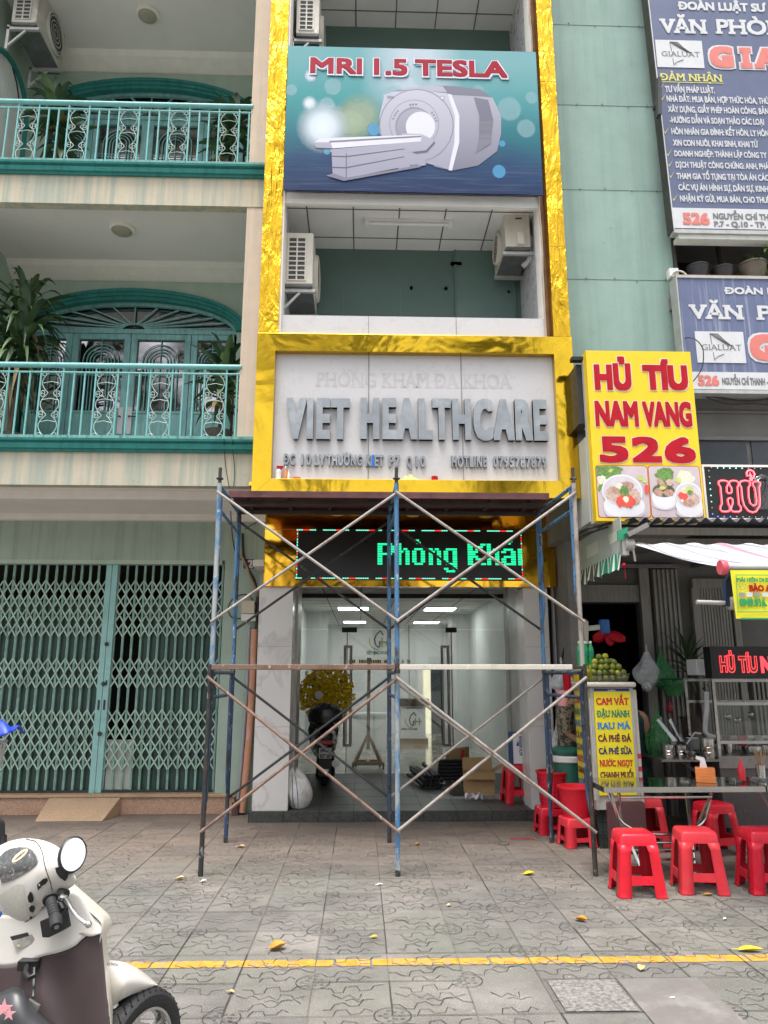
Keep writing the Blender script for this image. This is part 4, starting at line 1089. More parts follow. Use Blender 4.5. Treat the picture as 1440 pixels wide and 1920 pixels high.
pg([(655, 600), (742, 602), (802, 630), (795, 655), (760, 680), (690, 684), (668, 665)], 6, 1); pg([(700, 684), (765, 676), (804, 634), (806, 646), (770, 686), (720, 692)], 6.1, 3)
pg([(668, 690), (760, 710), (766, 742), (640, 770), (640, 700)], 6, 1); pg([(690, 742), (730, 738), (722, 750), (694, 756)], 6.3, 4)
pg([(262, 640), (290, 622), (745, 606), (742, 636), (345, 668), (270, 664)], 6.6, 2); pg([(262, 640), (335, 640), (345, 668), (270, 664)], 6.8, 1); pg([(330, 634), (745, 610), (742, 617), (330, 642)], 7, 4); pg([(335, 672), (668, 642), (668, 655), (335, 684)], 6.9, 1)
pg([(340, 684), (668, 652), (668, 750), (390, 805), (345, 790)], 6.4, 1)
for yy in (0, 50): pg([(340, 700+yy), (405, 702+yy), (668, 668+yy*.7), (668, 672+yy*.7), (405, 708+yy), (340, 706+yy)], 6.7, 3)
pg([(404, 690), (408, 690), (408, 800), (404, 800)], 6.75, 3); pg([(316, 790), (350, 780), (405, 800), (740, 742), (740, 752), (395, 814)], 6.5, 0)
el(838, 440, 10, 9, 5.8, 5); el(838, 440, 7, 6, 5.9, 2)
b.build('scanner_picture', ['scan_body', 'scan_front', 'scan_light', 'scan_shade', 'scan_dark', 'scan_line'], bn)
text('scanner_lettering', 'SIGNA', (587.0+139, 183.5, 598.5+140, 179.5), Yn-.008, 'scan_line', bn, .02)
for s, x0, x1, yb_, yt in (('MRI', 581.5, 679, 138.2, 108.5), ('1.5', 701, 764, 141, 110), ('TESLA', 778, 951, 144, 113)):
    b = B(); b.mi = 2; text('l', s, (x0+1.5, yb_+4, x1+3.5, yt+4), Yn-.009, 'banner_red', bn, .068, stack=b)
    b.mi = 1; text('l', s, (x0-2.2, yb_+3, x1+2.2, yt-1), Yn-.011, 'banner_red', bn, .075, stack=b)
    b.mi = 0; text('l', s, (x0, yb_, x1, yt), Yn-.013, 'banner_red', bn, .045, stack=b); b.build('lettering', ['banner_red', 'banner_rim', 'rim_shadow'], bn)

# ---- LED board
ld = thing('led_board', 'black led board with scrolling green text above the clinic door', 'sign', (at(767, 1040, 8.98).x, 8.98, LB[2]))
b = B(); b.box(LB[0], LB[1], 8.97, 9.06, LB[2], LB[3]); b.build('housing', 'black_plastic', ld)
GL = {'P': 'XXXXXX.,XX...XX,XX...XX,XX...XX,XXXXXX.,XX.....,XX.....,XX.....,XX.....', 'h': 'XX....,XX....,XX.XX.,XXX.XX,XX..XX,XX..XX,XX..XX,XX..XX,XX..XX', 'o': '......,......,.XXXX.,XX..XX,XX..XX,XX..XX,XX..XX,XX..XX,.XXXX.', 'n': '......,......,XX.XX.,XXX.XX,XX..XX,XX..XX,XX..XX,XX..XX,XX..XX', 'g': '......,......,.XXXXX,XX..XX,XX..XX,XX..XX,XX..XX,XX..XX,.XXXXX,....XX,XX..XX,.XXXX.', 'K': 'XX...XX,XX..XX.,XX.XX..,XXXX...,XXX....,XXXX...,XX.XX..,XX..XX.,XX...XX', 'a': '......,......,.XXXX.,XX..XX,....XX,.XXXXX,XX..XX,XX..XX,.XXXXX', 'm': '..,..,XX,XX,XX,XX,XX,XX,XX'}
b = B(); zt2 = at(760, 1019, 8.97).z; rowh = (zt2-at(760, 1060, 8.97).z)/9
for ch, x0, x1 in (('P', 708, 740), ('h', 745, 768), ('o', 773, 797), ('n', 804, 827), ('g', 832, 857), ('K', 877, 911), ('h', 913, 936), ('a', 940, 967), ('m', 971, 979)):
    b = B(); rows = GL[ch].split(','); nc = len(rows[0]); X0, X1 = at(x0, 1040, 8.97).x, at(x1, 1040, 8.97).x; cw = (X1-X0)/nc
    for r_, row in enumerate(rows):
        for c_, v in enumerate(row):
            if v == 'X': b.box(X0+c_*cw, X0+(c_+.93)*cw, 8.962, 8.9695, zt2-(r_+.74)*rowh, zt2-r_*rowh)
    if ch in 'oa':
        s = -1 if ch == 'o' else 1; xm_ = (X0+X1)/2
        for k in range(2): b.box(xm_-cw+s*k*cw*.8, xm_+cw+s*k*cw*.8, 8.962, 8.9695, zt2-.2*rowh+k*rowh, zt2+.62*rowh+k*rowh)
    b.build('led_letter', 'led_green', ld)
b = B(); rg = random.Random(2); x = LB[0]+.012; i = 0
def dot(x, z, hz, k): b.mi = k; b.box(x-(.011 if hz else .006), x+(.011 if hz else .006), 8.964, 8.9695, z-(.006 if hz else .011), z+(.006 if hz else .011))
while x < LB[1]-.01:
    k = (i//3) % 5
    if k not in (3,): dot(x, LB[3]-.014, True, 0 if k == 1 else 1)
    if k not in (1,): dot(x, LB[2]+.014, True, 0 if k == 3 else 1)
    x += .027; i += 1
z = LB[2]+.02; i = 0
while z < LB[3]-.02: dot(LB[0]+.014, z, False, i % 2 if i % 3 else 1); dot(LB[1]-.014, z, False, 0 if i % 3 else 1); z += .036; i += 1
b.build('border_lamps', ['led_red', 'led_cyan'], ld)

# ---- things left on the ledge of the sign surround
zl = 3.646
def ledge_bottle(name, px_, lab, cat, col, cap, r, h):
    x = at(px_, 893, 7.55).x; t_ = thing(name, lab, cat, (x, 7.55, zl))
    b = B(); b.lathe([(r, 0), (r, h*.62), (r*.45, h*.74), (r*.4, h*.8)], (x, 7.55, zl), 12); b.build('body', col, t_, smooth=True)
    b = B()
    if name == 'spray_bottle': b.box(x-.02, x+.05, 7.54, 7.56, zl+h*.84, zl+h); b.box(x-.012, x+.012, 7.535, 7.565, zl+h*.78, zl+h*.9); b.box(x+.02, x+.03, 7.545, 7.555, zl+h*.66, zl+h*.85)
    else: b.lathe([(r*.5, h*.8), (r*.45, h)], (x, 7.55, zl), 10)
    b.build('trigger' if name == 'spray_bottle' else 'cap', cap, t_)
ledge_bottle('spray_bottle', 522, 'white spray bottle with red trigger on the gold ledge', 'bottle', 'white', 'sign_red', .032, .15)
ledge_bottle('glue_tube', 535, 'orange tube of sealant beside the spray bottle on gold ledge', 'tube', 'orange_wood', 'white', .018, .15)
ledge_bottle('glue_tube', 541, 'slim white sealant tube beside the orange tube on gold ledge', 'tube', 'white', 'white', .012, .11)
x = at(556, 893, 7.55).x; b = B(); b.lathe([(.045, 0), (.045, .022), (.025, .022), (.025, 0)], (x, 7.55, zl+.001), 18, cap=False); tag(b.build('tape_roll', 'orange_wood', origin=(x, 7.55, zl)), 'small orange tape roll lying on the gold ledge', 'tape')
x = at(815, 895, 7.55).x; b = B(); b.lathe([(.034, 0), (.034, .048), (.020, .048), (.020, 0)], (x, 7.55, zl+.001), 18, cap=False); tag(b.build('tape_roll', 'sign_red', origin=(x, 7.55, zl)), 'red tape roll standing on the gold ledge under the phone number', 'tape')
x = at(768, 893, 7.55).x; b = B(); rg = random.Random(8); b.grid(lambda u, v: (x-.1+.2*u, 7.53+.05*v, zl+.004+.05*math.sin(math.pi*u)*math.sin(math.pi*v)*(1+.5*math.sin(u*19+v*7))), 14, 8); tag(b.build('cloth', 'law_yellow', origin=(x, 7.55, zl), smooth=True), 'crumpled pale yellow cloth behind the middle scaffold spigot', 'cloth')

# ============================================================ AIR CONDITIONERS
def ac_unit(lab, x0, x1, y0, y1, z0, z1, wall, col, end='louvre'):
    "outdoor unit hung on a side wall; its end faces the street; wall = -1 wall on the left, +1 on the right"
    t_ = thing('air_conditioner', lab, 'air conditioner', ((x0+x1)/2, (y0+y1)/2, z0), 'outdoor air conditioner units on the upper walls')
    b = B(); b.box(x0, x1, y0, y1, z0+.04, z1); b.mi = 1; b.box(x0+.004, x1-.004, y0+.004, y1-.004, z0, z0+.0398)
    cs = b.build('casing', [col, 'ac_bottom'], t_, bevel=.012)
    w_, h = x1-x0, z1-z0
    if end == 'louvre':
        b = B(); gx0, gx1, gz0, gz1 = x0+.14*w_, x0+.74*w_, z0+.12*h, z1-.10*h
        b.box(gx0, gx1, y0-.004, y0-.001, gz0, gz1); b.mi = 1
        for i in range(10): z = gz0+(gz1-gz0)*i/9; b.box(gx0, gx1, y0-.012, y0-.004, z-.007, z+.007)
        for i in range(3): x = gx0+(gx1-gx0)*i/2; b.box(x-.008, x+.008, y0-.014, y0-.003, gz0, gz1)
        b.build('side_grille', ['ac_fins', col], t_)
    else:
        b = B(); b.box(x0+.36*w_, x0+.72*w_, y0-.008, y0, z0+.08*h, z1-.10*h); b.box(x0+.45*w_, x0+.72*w_, y0-.05, y0-.006, z0+.10*h, z0+.40*h); b.mi = 1; b.box(x0+.42*w_, x0+.68*w_, y0-.012, y0-.006, z1-.20*h, z1-.16*h); b.mi = 0; b.box(x0+.25*w_, x0+.265*w_, y0-.004, y0, z0+.05*h, z1-.02*h)
        b.build('valve_cover', [col, 'ac_fins'], t_, bevel=.004)
    # fan side
    fx = x1 if wall < 0 else x0; s = 1 if wall < 0 else -1
    b = B(); cy, cz, rr = y0+(y1-y0)*.6, (z0+z1)/2+.02, h*.40
    b.lathe([(rr, 0), (rr, .03*s), (rr-.02, .045*s), (rr-.03, .02*s)], (fx, cy, cz), 24, 'x', cap=False)
    for i in range(4): b.lathe([(rr*(i+1)/5, .03*s), (rr*(i+1)/5-.008, .034*s), (rr*(i+1)/5+.008, .034*s)], (fx, cy, cz), 20, 'x', cap=False)
    b.mi = 1; b.lathe([(rr-.02, .008*s), (.001, .008*s)], (fx, cy, cz), 20, 'x', cap=False); b.build('fan_guard', [col, 'ac_fins'], t_)
    # brackets
    wx = x0-.06 if wall < 0 else x1+.08
    for i, yb_ in enumerate((y0+.05, y1-.12)):
        b = B(); far = x1+.03 if wall < 0 else x0-.03
        b.box(wx, far, yb_-.02, yb_+.02, z0-.045, z0-.005); b.box(wx-.0, wx+.035*(-wall), yb_-.02, yb_+.02, z0-.35 if wall < 0 else z0-.04, z0+ (.02 if wall < 0 else .35))
        if wall < 0: b.bar((wx+.02, yb_, z0-.30), (x0+w_*.55, yb_, z0-.05), .025, .025)
        b.build('bracket', 'galv_steel', t_)
    return t_
YA = 7.80
a = rect(533, 436, 587, 538, YA)
ac_unit('cream air conditioner with louvred end hung at left under the blue banner', a[0], a[1], YA, YA+.78, a[2], a[3], -1, 'ac_cream')
a = rect(556, -22, 599, 68, YA)
ac_unit('cream air conditioner hung at left just above the blue banner', a[0], a[1], YA, YA+.78, a[2], a[3], -1, 'ac_cream')
a = rect(947, 398, 994, 468, 7.9)
t_ = ac_unit('grey white air conditioner with bent pipe hung at right under the banner', a[0], a[1], 7.9, 8.62, a[2], a[3], 1, 'ac_cream', 'valve')
b = B(); pz = [(978, 444), (990, 442), (996, 452), (996, 472), (991, 490), (980, 500)]
b.tube([at(x, y, 7.93+.05*i) for i, (x, y) in enumerate(pz)], .034, 8); b.build('insulated_pipe', 'white_pipe', t_, smooth=True)
a = rect(25, -35, 72, 46, 8.35)
ac_unit('old grimy air conditioner hung high on the side wall of the townhouse', a[0], a[1], 8.35, 9.2, a[2], a[3], -1, 'ac_old')
# balcony ceiling lamps
for px_, py_, z, lab in ((229, 427, ZF+DZ-.41, 'round ceiling lamp over the lower arched door of the townhouse'), (277, 25, ZF+2*DZ-.41, 'round ceiling lamp over the upper arched door of the townhouse')):
    p = gnd(px_, py_, z); t_ = thing('ceiling_lamp', lab, 'light', (p.x, p.y, z), 'round lamps on the balcony ceilings')
    b = B(); b.lathe([(.165, -.001), (.165, -.035), (.135, -.05)], (p.x, p.y, z), 28); b.build('rim', 'soffit_edge', t_, smooth=True)
    b = B(); b.lathe([(.13, -.051), (.10, -.075), (.04, -.085), (.001, -.086)], (p.x, p.y, z), 28); b.build('lamp_shade', 'lamp_dusty', t_, smooth=True)

# ============================================================ SCAFFOLD
sf = thing('scaffold', 'paint-splashed blue steel frame scaffold standing across the clinic entrance', 'scaffold', (.32, 7.3, 0))
Xs = [(-1.330, -1.345), (.324, .301), (1.981, 1.935)]; YF, YBk = [6.766, 6.715, 6.664], [8.039, 7.988, 7.938]
Z1, Z2 = 1.72, 3.40
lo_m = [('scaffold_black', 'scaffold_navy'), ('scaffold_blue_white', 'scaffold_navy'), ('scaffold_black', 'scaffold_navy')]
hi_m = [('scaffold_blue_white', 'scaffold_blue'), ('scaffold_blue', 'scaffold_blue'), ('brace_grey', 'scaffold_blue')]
def lerp(a, c, t): return a+(c-a)*t
for i in range(3):
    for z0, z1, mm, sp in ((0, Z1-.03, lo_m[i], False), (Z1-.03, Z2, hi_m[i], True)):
        (xa, xb), ya, yb_ = Xs[i], YF[i], YBk[i]
        fx_ = lambda t: lerp(xa, xb, t)
        ln = .014*(z0 > 0)*(1 if i == 0 else -1 if i == 2 else 0)
        b = B(); b.mi = 0; r = .0215
        b.tube([(xa+(.012 if i == 0 else -.012 if i == 2 else 0)*(z0/1.7), ya, z0+.005), (xa, ya, z1)], r, 10)
        b.mi = 1; b.tube([(xb, yb_, z0+.005), (xb, yb_, z1)], r, 10)
        D = yb_-ya
        def q(t, z): return (lerp(xa, xb, t), ya+D*t, z)
        b.mi = 1; b.tube([q(0, z1-.02), q(.5, z1-.02), q(1, z1-.02)], .019, 8)
        h = z1-z0
        # inner ladder pipes that curve back into the legs
        for s in (0, 1):
            T = lambda d: d/D if s == 0 else 1-d/D
            b.mi = 1
            b.tube([q(T(.0), z0+h*.28), q(T(.03), z0+h*.30), q(T(.085), z0+h*.36), q(T(.105), z0+h*.42), q(T(.105), z1-.26), q(T(.105), z1-.03)], .0165, 8)
            for z in (.50, .72, .88): b.tube([q(T(.0), z0+h*z), q(T(.105), z0+h*z)], .010, 6)
        b.tube([q(.105/D, z1-.24), q(.5, z1-.24), q(1-.105/D, z1-.24)], .0165, 8)
        b.mi = 2
        if sp:
            for t in (0, 1): b.tube([q(t, z1), q(t, z1+.15)], .0165, 8); b.tube([q(t, z1+.04), q(t, z1+.05)], .034, 10)
        else:
            for t in (0, 1): b.tube([q(t, z1-.03), q(t, z1+.05)], .026, 10); b.tube([q(t, .003), q(t, .05)], .0225, 10)
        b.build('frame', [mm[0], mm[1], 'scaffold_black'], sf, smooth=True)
# cross braces: front and rear, two bays, two lifts
def flatbrace(a, c, m):
    b = B(); d = (Vector(c)-Vector(a)).normalized()*.05
    b.tube([Vector(a)-d*.3, Vector(c)+d*.3], .0135, 8); b.build('cross_brace', m, sf, smooth=True)
for bay in (0, 1):
    for face in (0, 1):
        YY = YF if face == 0 else YBk; dy = -.028 if face == 0 else .028
        xl, xr_ = Xs[bay][face], Xs[bay+1][face]
        for lift, (za, zb_) in enumerate(((.42, 1.62), (2.12, 3.30))):
            mt = ('brace_grey' if face == 0 else 'scaffold_black') if lift else ('brace_brown' if face == 0 else 'iron_dark')
            if bay == 1 and lift == 0: mt = 'brace_grey'
            if face == 0 and lift == 0: za = .36
            for k, (z0, z1) in enumerate(((za, zb_), (zb_, za))):
                off = dy*(1+.9*k)
                flatbrace((xl, YY[bay]+off, z0), (xr_, YY[bay+1]+off, z1), mt)
# ledgers between the lifts
for bay, m in ((0, 'ledger_brown'), (1, 'ledger_white')):
    b = B(); b.bar((Xs[bay][0]+.02, YF[bay]-.045, 1.715), (Xs[bay+1][0]-.02 if bay == 0 else Xs[bay+1][0]-.12, YF[bay+1]-.045, 1.715), .05, .045); b.build('ledger', m, sf, bevel=.005)
b = B(); b.bar((1.86, 6.66, 1.71), (1.98, 6.66, 1.71), .04, .03); b.lathe([(.03, -.02), (.03, .02), (.018, .02), (.018, -.02)], (1.79, 6.63, 1.72), 14, 'y', cap=False); b.build('coupler', 'scaffold_black', sf)
# planks on the top lift
pl = thing('scaffold_platform', 'maroon painted steel plank deck lying on top of the scaffold', 'platform', (.3, 7.3, 3.41))
b = B()
for k, y in enumerate((7.25, 7.63)):
    b.box(-1.33, 1.90, y, y+.35, 3.425, 3.45); 
    b.mi = 0; b.box(-1.33, 1.90, y-.0, y+.03, 3.385, 3.424); b.box(-1.33, 1.90, y+.32, y+.35, 3.385, 3.424)
    b.mi = 1
    for j in range(8): x = -1.2+j*.42; b.box(x, x+.035, y+.031, y+.319, 3.39, 3.424)
    b.mi = 0
b.build('plank', ['plank_maroon', 'plank_under'], pl)
b = B()
for y in (7.40, 7.86): b.box(-1.32, 1.92, y, y+.06, 3.352, 3.384)
b.build('joist', 'plank_under', pl)

# ============================================================ PIPES, METER, NUMBER PLATE BY THE PILASTER
yw = YW-.01
def pipe(name, lab, pts, r, mat, extra=None):
    b = B(); b.tube([at(x, y, yy) for x, y, yy in pts], r, 10); o = b.build(name, mat, smooth=True, origin=at(*pts[-1][:2], pts[-1][2])); return tag(o, lab, 'pipe')
pipe('conduit_pipe', 'salmon plastic conduit pipe running down the green pilaster beside the marble', ((477, 1180, 9.58), (474, 1262, 9.58), (468, 1370, 9.58), (462, 1440, 9.57), (454, 1523, 9.56)), .042, 'orange_pipe')
pipe('drain_pipe', 'thin grey drain pipe beside the salmon conduit on the pilaster', ((468, 1176, 9.61), (463, 1290, 9.61), (452, 1440, 9.60), (446, 1498, 9.60)), .024, 'grey_pvc')
b = B(); c = at(442, 1515, 9.55)
for k in range(8): b.lathe([(.045, 0), (.052, .008), (.045, .016)], (c.x, c.y, .004+k*.018), 12)
tag(b.build('corrugated_hose', 'maroon', origin=(c.x, c.y, 0)), 'short ribbed reddish hose stub beside the foot of the conduit', 'hose')
t_ = thing('meter_box', 'beige electric meter box fixed on the green pilaster', 'meter box', at(465, 1164, 9.6))
a = rect(453, 1126, 477, 1150, 9.5); b = B(); b.box(a[0], a[1], 9.5, 9.66, a[2], a[3]); b.build('cover', 'meter_box', t_, bevel=.008)
a = rect(452, 1151, 479, 1164, 9.52); b = B(); b.box(a[0], a[1], 9.52, 9.66, a[2], a[3]); b.build('base', 'white_wall_old', t_, bevel=.008)
t_ = thing('house_number_plate', 'small blue enamel plate with a white number 2 on the pilaster', 'sign', at(466, 1057, 9.63))
a = rect(455, 1046.5, 478.5, 1067.5, 9.63); b = B(); b.box(a[0], a[1], 9.632, 9.648, a[2], a[3]); b.build('plate', 'plate_blue', t_)
b = B()
for q in ((a[0], a[0]+.006, a[2], a[3]), (a[1]-.006, a[1], a[2], a[3]), (a[0], a[1], a[2], a[2]+.006), (a[0], a[1], a[3]-.006, a[3])): b.box(q[0], q[1], 9.629, 9.632, q[2], q[3])
b.build('border', 'white', t_)
text('numeral', '2', (464.5, 1065, 474, 1050), 9.6275, 'white', t_, .04)
def cable(lab, pts, r=.008, mat='cable_black', name='cable'):
    P3 = [at(x, y, yy) for x, y, yy in pts]; out = []
    for i in range(len(P3)-1):
        p0, p1, p2, p3 = P3[max(i-1, 0)], P3[i], P3[i+1], P3[min(i+2, len(P3)-1)]
        for k in range(6):
            t = k/6; out.append(.5*((2*p1)+(-p0+p2)*t+(2*p0-5*p1+4*p2-p3)*t*t+(-p0+3*p1-3*p2+p3)*t**3))
    out.append(P3[-1]); b = B(); b.tube(out, r, 6); return tag(b.build(name, mat, smooth=True, origin=P3[-1]), lab, 'cable')
cable('bundle of black cables dropping down the pilaster into the conduit', ((455, 1000, 9.6), (457, 1040, 9.6), (466, 1068, 9.58), (478, 1092, 9.58), (483, 1130, 9.58), (480, 1180, 9.57)), .018)
cable('brown twisted wires tied to the cable bundle below the number plate', ((452, 1040, 9.57), (462, 1062, 9.55), (470, 1082, 9.54), (480, 1105, 9.54), (482, 1118, 9.54)), .013, 'wood_brown')
cable('black cable loop curling round the meter box from the gate', ((480, 1135, 9.52), (465, 1116, 9.5), (440, 1120, 9.55), (428, 1140, 9.6), (435, 1158, 9.6), (452, 1160, 9.58)), .008)
cable('thin black wire hanging loose on the wall right of the scaffold', ((459, 993, 9.62), (470, 985, 9.6), (480, 980, 9.6), (486, 970, 9.6)), .006)
cable('thin wire dropping over the beige slab edge, left of the two', ((420, 822, 7.84), (421, 850, 7.92), (424, 880, 7.93), (430, 915, 7.93)), .004)
cable('thin wire dropping over the beige slab edge, right of the two', ((437, 824, 7.84), (436, 840, 7.9), (440, 880, 7.93), (438, 913, 7.93)), .004)
cable('bundle of dark wires loose behind the left scaffold legs', ((432, 935, 9.3), (434, 985, 9.4), (440, 1030, 9.5), (452, 1050, 9.58)), .007)

# ============================================================ GREEN SHEET WALL AND LAW OFFICE SIGNS
sw = thing('sheet_metal_wall', 'pale green sheet metal cladding rising between gold strip and blue signs', 'wall', (3.0, 7.9, 4.3))
b = B(); zz = [4.35, 5.02, 6.22, 7.42, 8.62, 9.82, 11.02, 12.5]
xr_ = lambda z: 3.714-(z-5.44)*.0202
seams = [(1100, 500), (1100, 395), (1110, 233), (1110, 91)]
rg = random.Random(6)
for z0, z1 in zip(zz, zz[1:]):
    n = 8; 
    def fn(u, v, z0=z0, z1=z1, s=rg.random()*9):
        z = z0+(z1-z0)*v; x = 2.306+(xr_(z)-2.306)*u
        return (x, 7.9-.012*math.sin(math.pi*v)*(.6+.4*math.sin(u*5+s))-.006*math.sin(u*11+s)*math.sin(v*3.1), z)
    b.grid(fn, 14, 8)
b.build('sheet', 'green_sheet', sw, smooth=True)
b = B()
for z in zz[1:-1]:
    b.box(2.306, xr_(z)-.001, 7.896, 7.8995, z-.002, z+.0015)
    for k in range(5): x = 2.36+k*.3; b.lathe([(.008, -.012), (.008, 0)], (x+rg.uniform(-.05, .05), 7.895, z+rg.uniform(-.02, .02)), 6, 'y')
b.build('seam', 'sheet_seam', sw)
b = B(); b.prism([(xr_(4.35)-.0, 7.86, 4.35), (xr_(12.5), 7.86, 12.5), (xr_(12.5)+.035, 7.86, 12.5), (xr_(4.35)+.035, 7.86, 4.35)], (0, .2, 0)); b.build('edge_angle', 'dark_dusty_metal', sw)
b = B(); b.box(2.31, 3.75, 7.95, 9.6, 3.2, 12.5); b.build('backing_wall', 'stall_dark_wall', sw)

def vtext(body, vis, x0, yb_, yt, x1, Y, mat, par, bold, serif=0, name='lettering'):
    "text whose visible beginning fills x0..x1"
    def wid(s):
        v, _ = glyphs(s, bold); return max(p.x for p in v)-min(p.x for p in v)
    k = wid(body)/wid(vis); X0, X1, Z0, Z1 = rect(x0, yt, x1, yb_, Y)
    return text(name, body, None, Y, mat, par, bold, serif=serif, world=(X0, Z0, X0+(X1-X0)*k, Z1))
YL = 7.6
def law_logo(par, x0, y0, x1, y1, Y):
    a = rect(x0, y0, x1, y1, Y); b = B(); b.box(a[0], a[1], Y-.004, Y-.001, a[2], a[3]); lg_ = b.build('logo_panel', 'law_white', par)
    w_, h = a[1]-a[0], a[3]-a[2]; b = B()
    P = lambda u, v: (a[0]+u*w_, Y-.007, a[2]+v*h)
    for k in range(4): b.tube([P(.31+.05*k, .93), P(.42+.06*k, .80-.03*k), P(.56+.05*k, .66-.03*k), P(.66+.03*k, .56-.01*k)], .004, 4)
    b.tube([P(.31, .93), P(.33, .58)], .004, 4); b.tube([P(.34, .33), P(.35, .10), P(.42, .20), P(.56, .28)], .004, 4)
    b.tube([P(.31, .93), P(.46, .92)], .003, 4)
    b.build('logo_mark', 'law_grey', lg_)
    text('lettering', 'GIALUAT', None, Y-.007, 'law_grey', lg_, -.004, serif=.05, world=(a[0]+.11*w_, a[2]+.40*h, a[0]+.93*w_, a[2]+.58*h))
# upper sign
ls = thing('law_office_sign', 'large blue law office sign listing services in white, above the balcony gap', 'sign', (4.5, YL, 6.70))
b = B(); XR2 = 6.1
pl4 = [(3.60, 6.70), (XR2, 6.70), (XR2, 12.2), (3.505, 12.2)]
b.prism([(x, YL, z) for x, z in pl4], (0, .05, 0)); b.build('panel', 'law_blue', ls)
a = rect(1258, 389.5, 1440, 427, YL); zst = at(1258, 389.5, YL).z
b = B(); b.prism([(3.598, YL-.003, 6.72), (XR2, YL-.003, 6.72), (XR2, YL-.003, zst), (3.585, YL-.003, zst)], (0, .002, 0)); b.build('address_strip', 'law_white', ls)
b = B(); b.box(3.60, XR2, YL-.01, YL+.10, 6.655, 6.70); b.mi = 1; b.box(3.66, XR2, YL+.02, YL+.16, 6.60, 6.654); b.build('bottom_frame', ['galv_steel', 'white_wall_old'], ls)
b = B(); b.prism([(3.598, YL-.012, 6.70), (3.505, YL-.012, 12.2), (3.515, YL-.012, 12.2), (3.610, YL-.012, 6.70)], (0, .011, 0)); b.mi = 1; b.prism([(3.590, YL-.01, 6.70), (3.495, YL-.01, 12.2), (3.506, YL-.01, 12.2), (3.601, YL-.01, 6.70)], (0, .16, 0)); b.build('side_frame', ['law_white', 'dark_dusty_metal'], ls)
T = YL-.006
vtext('ĐOÀN LUẬT SƯ', 'ĐOÀN LUẬT SƯ', 1271, 20.5, 5, 1436, T, 'law_white', ls, .045)
text('lettering', 'VĂN', (1237, 62.5, 1325, 36), T, 'law_white', ls, .03, serif=.06)
vtext('PHÒNG', 'PHÒN', 1341, 65, 37.5, 1470, T, 'law_white', ls, .03, serif=.06)
law_logo(ls, 1230.5, 76, 1318, 127, YL-.003)
gx = rect(1329, 85, 1378, 130, T)
outlined('G', (1327, 130, 1378, 85), T, 'law_red', 'law_white', ls, .075, .05); outlined('I', (1384, 131, 1412, 87), T, 'law_red', 'law_white', ls, .075, .05, serif=.10); outlined('A', (1410, 132, 1462, 88), T, 'law_red', 'law_white', ls, .06, .05, serif=.06)
text('lettering', 'ĐẢM NHẬN', (1237, 152, 1354, 138.5), T, 'law_yellow', ls, .02, serif=.05)
a = rect(1237, 154, 1356, 155.2, T); b = B(); b.box(a[0], a[1], T, T+.002, a[2], a[3]); b.build('underline', 'law_yellow', ls)
LINES = [('TƯ VẤN PHÁP LUẬT.', 'TƯ VẤN PHÁP LUẬT.', 1247, 174, 162.5, 1340), ('NHÀ ĐẤT: MUA BÁN, HỢP THỨC HÓA, THỪA', 'NHÀ ĐẤT: MUA BÁN, HỢP THỨC HÓA, THỪ', 1250, 193, 181.5, 1442), ('XÂY DỰNG, GIẤY PHÉP HOÀN CÔNG, BẢN', 'XÂY DỰNG, GIẤY PHÉP HOÀN CÔNG, BẢN', 1252.5, 212.5, 201, 1441), ('-HƯỚNG DẪN VÀ SOẠN THẢO CÁC LOẠI', '-HƯỚNG DẪN VÀ SOẠN THẢO CÁC LOẠI', 1256, 232.5, 221, 1432), ('HÔN NHÂN GIA ĐÌNH: KẾT HÔN, LY HÔN', 'HÔN NHÂN GIA ĐÌNH: KẾT HÔN, LY HÔN', 1259, 254, 242.5, 1441), ('XIN CON NUÔI, KHAI SINH, KHAI TỬ', 'XIN CON NUÔI, KHAI SINH, KHAI TỬ', 1262, 275, 263.5, 1421), ('DOANH NGHIỆP: THÀNH LẬP CÔNG TY', 'DOANH NGHIỆP: THÀNH LẬP CÔNG TY', 1264.5, 295, 284, 1437), ('DỊCH THUẬT CÔNG CHỨNG: ANH, PHÁP', 'DỊCH THUẬT CÔNG CHỨNG: ANH, PHÁ', 1267, 316, 305, 1441), ('THAM GIA TỐ TỤNG TẠI TÒA ÁN CÁC', 'THAM GIA TỐ TỤNG TẠI TÒA ÁN CÁC', 1268.5, 337.5, 326, 1441), ('CÁC VỤ ÁN HÌNH SỰ, DÂN SỰ, KINH', 'CÁC VỤ ÁN HÌNH SỰ, DÂN SỰ, KINH', 1272, 358.5, 347, 1440), ('NHẬN KÝ GỬI, MUA BÁN, CHO THUÊ', 'NHẬN KÝ GỬI, MUA BÁN, CHO THUÊ', 1275, 379.5, 368, 1443)]
for s, v, x0, yb_, yt, x1 in LINES: vtext(s, v, x0, yb_, yt, x1, T, 'law_white', ls, .030)
b = B()
for x, y in ((1240, 168), (1243, 188), (1249, 251), (1254, 293), (1256, 313), (1259, 334), (1265, 377)):
    b.poly([at(x-4, y-6, T), at(x-1.5, y, T), at(x+6, y-14, T), at(x-1.2, y-3.2, T)])
b.build('tick_mark', 'law_yellow', ls)
text('lettering', '526', (1280, 421.5, 1330, 399), T, 'law_red', ls, .05)
vtext('NGUYỄN CHÍ THANH', 'NGUYỄN CHÍ TH', 1337, 412, 400.5, 1441, T, 'law_grey', ls, .04); vtext('P.7 - Q.10 - TP.', 'P.7 - Q.10 - TP.', 1339, 426, 415.5, 1436, T, 'law_grey', ls, .04)
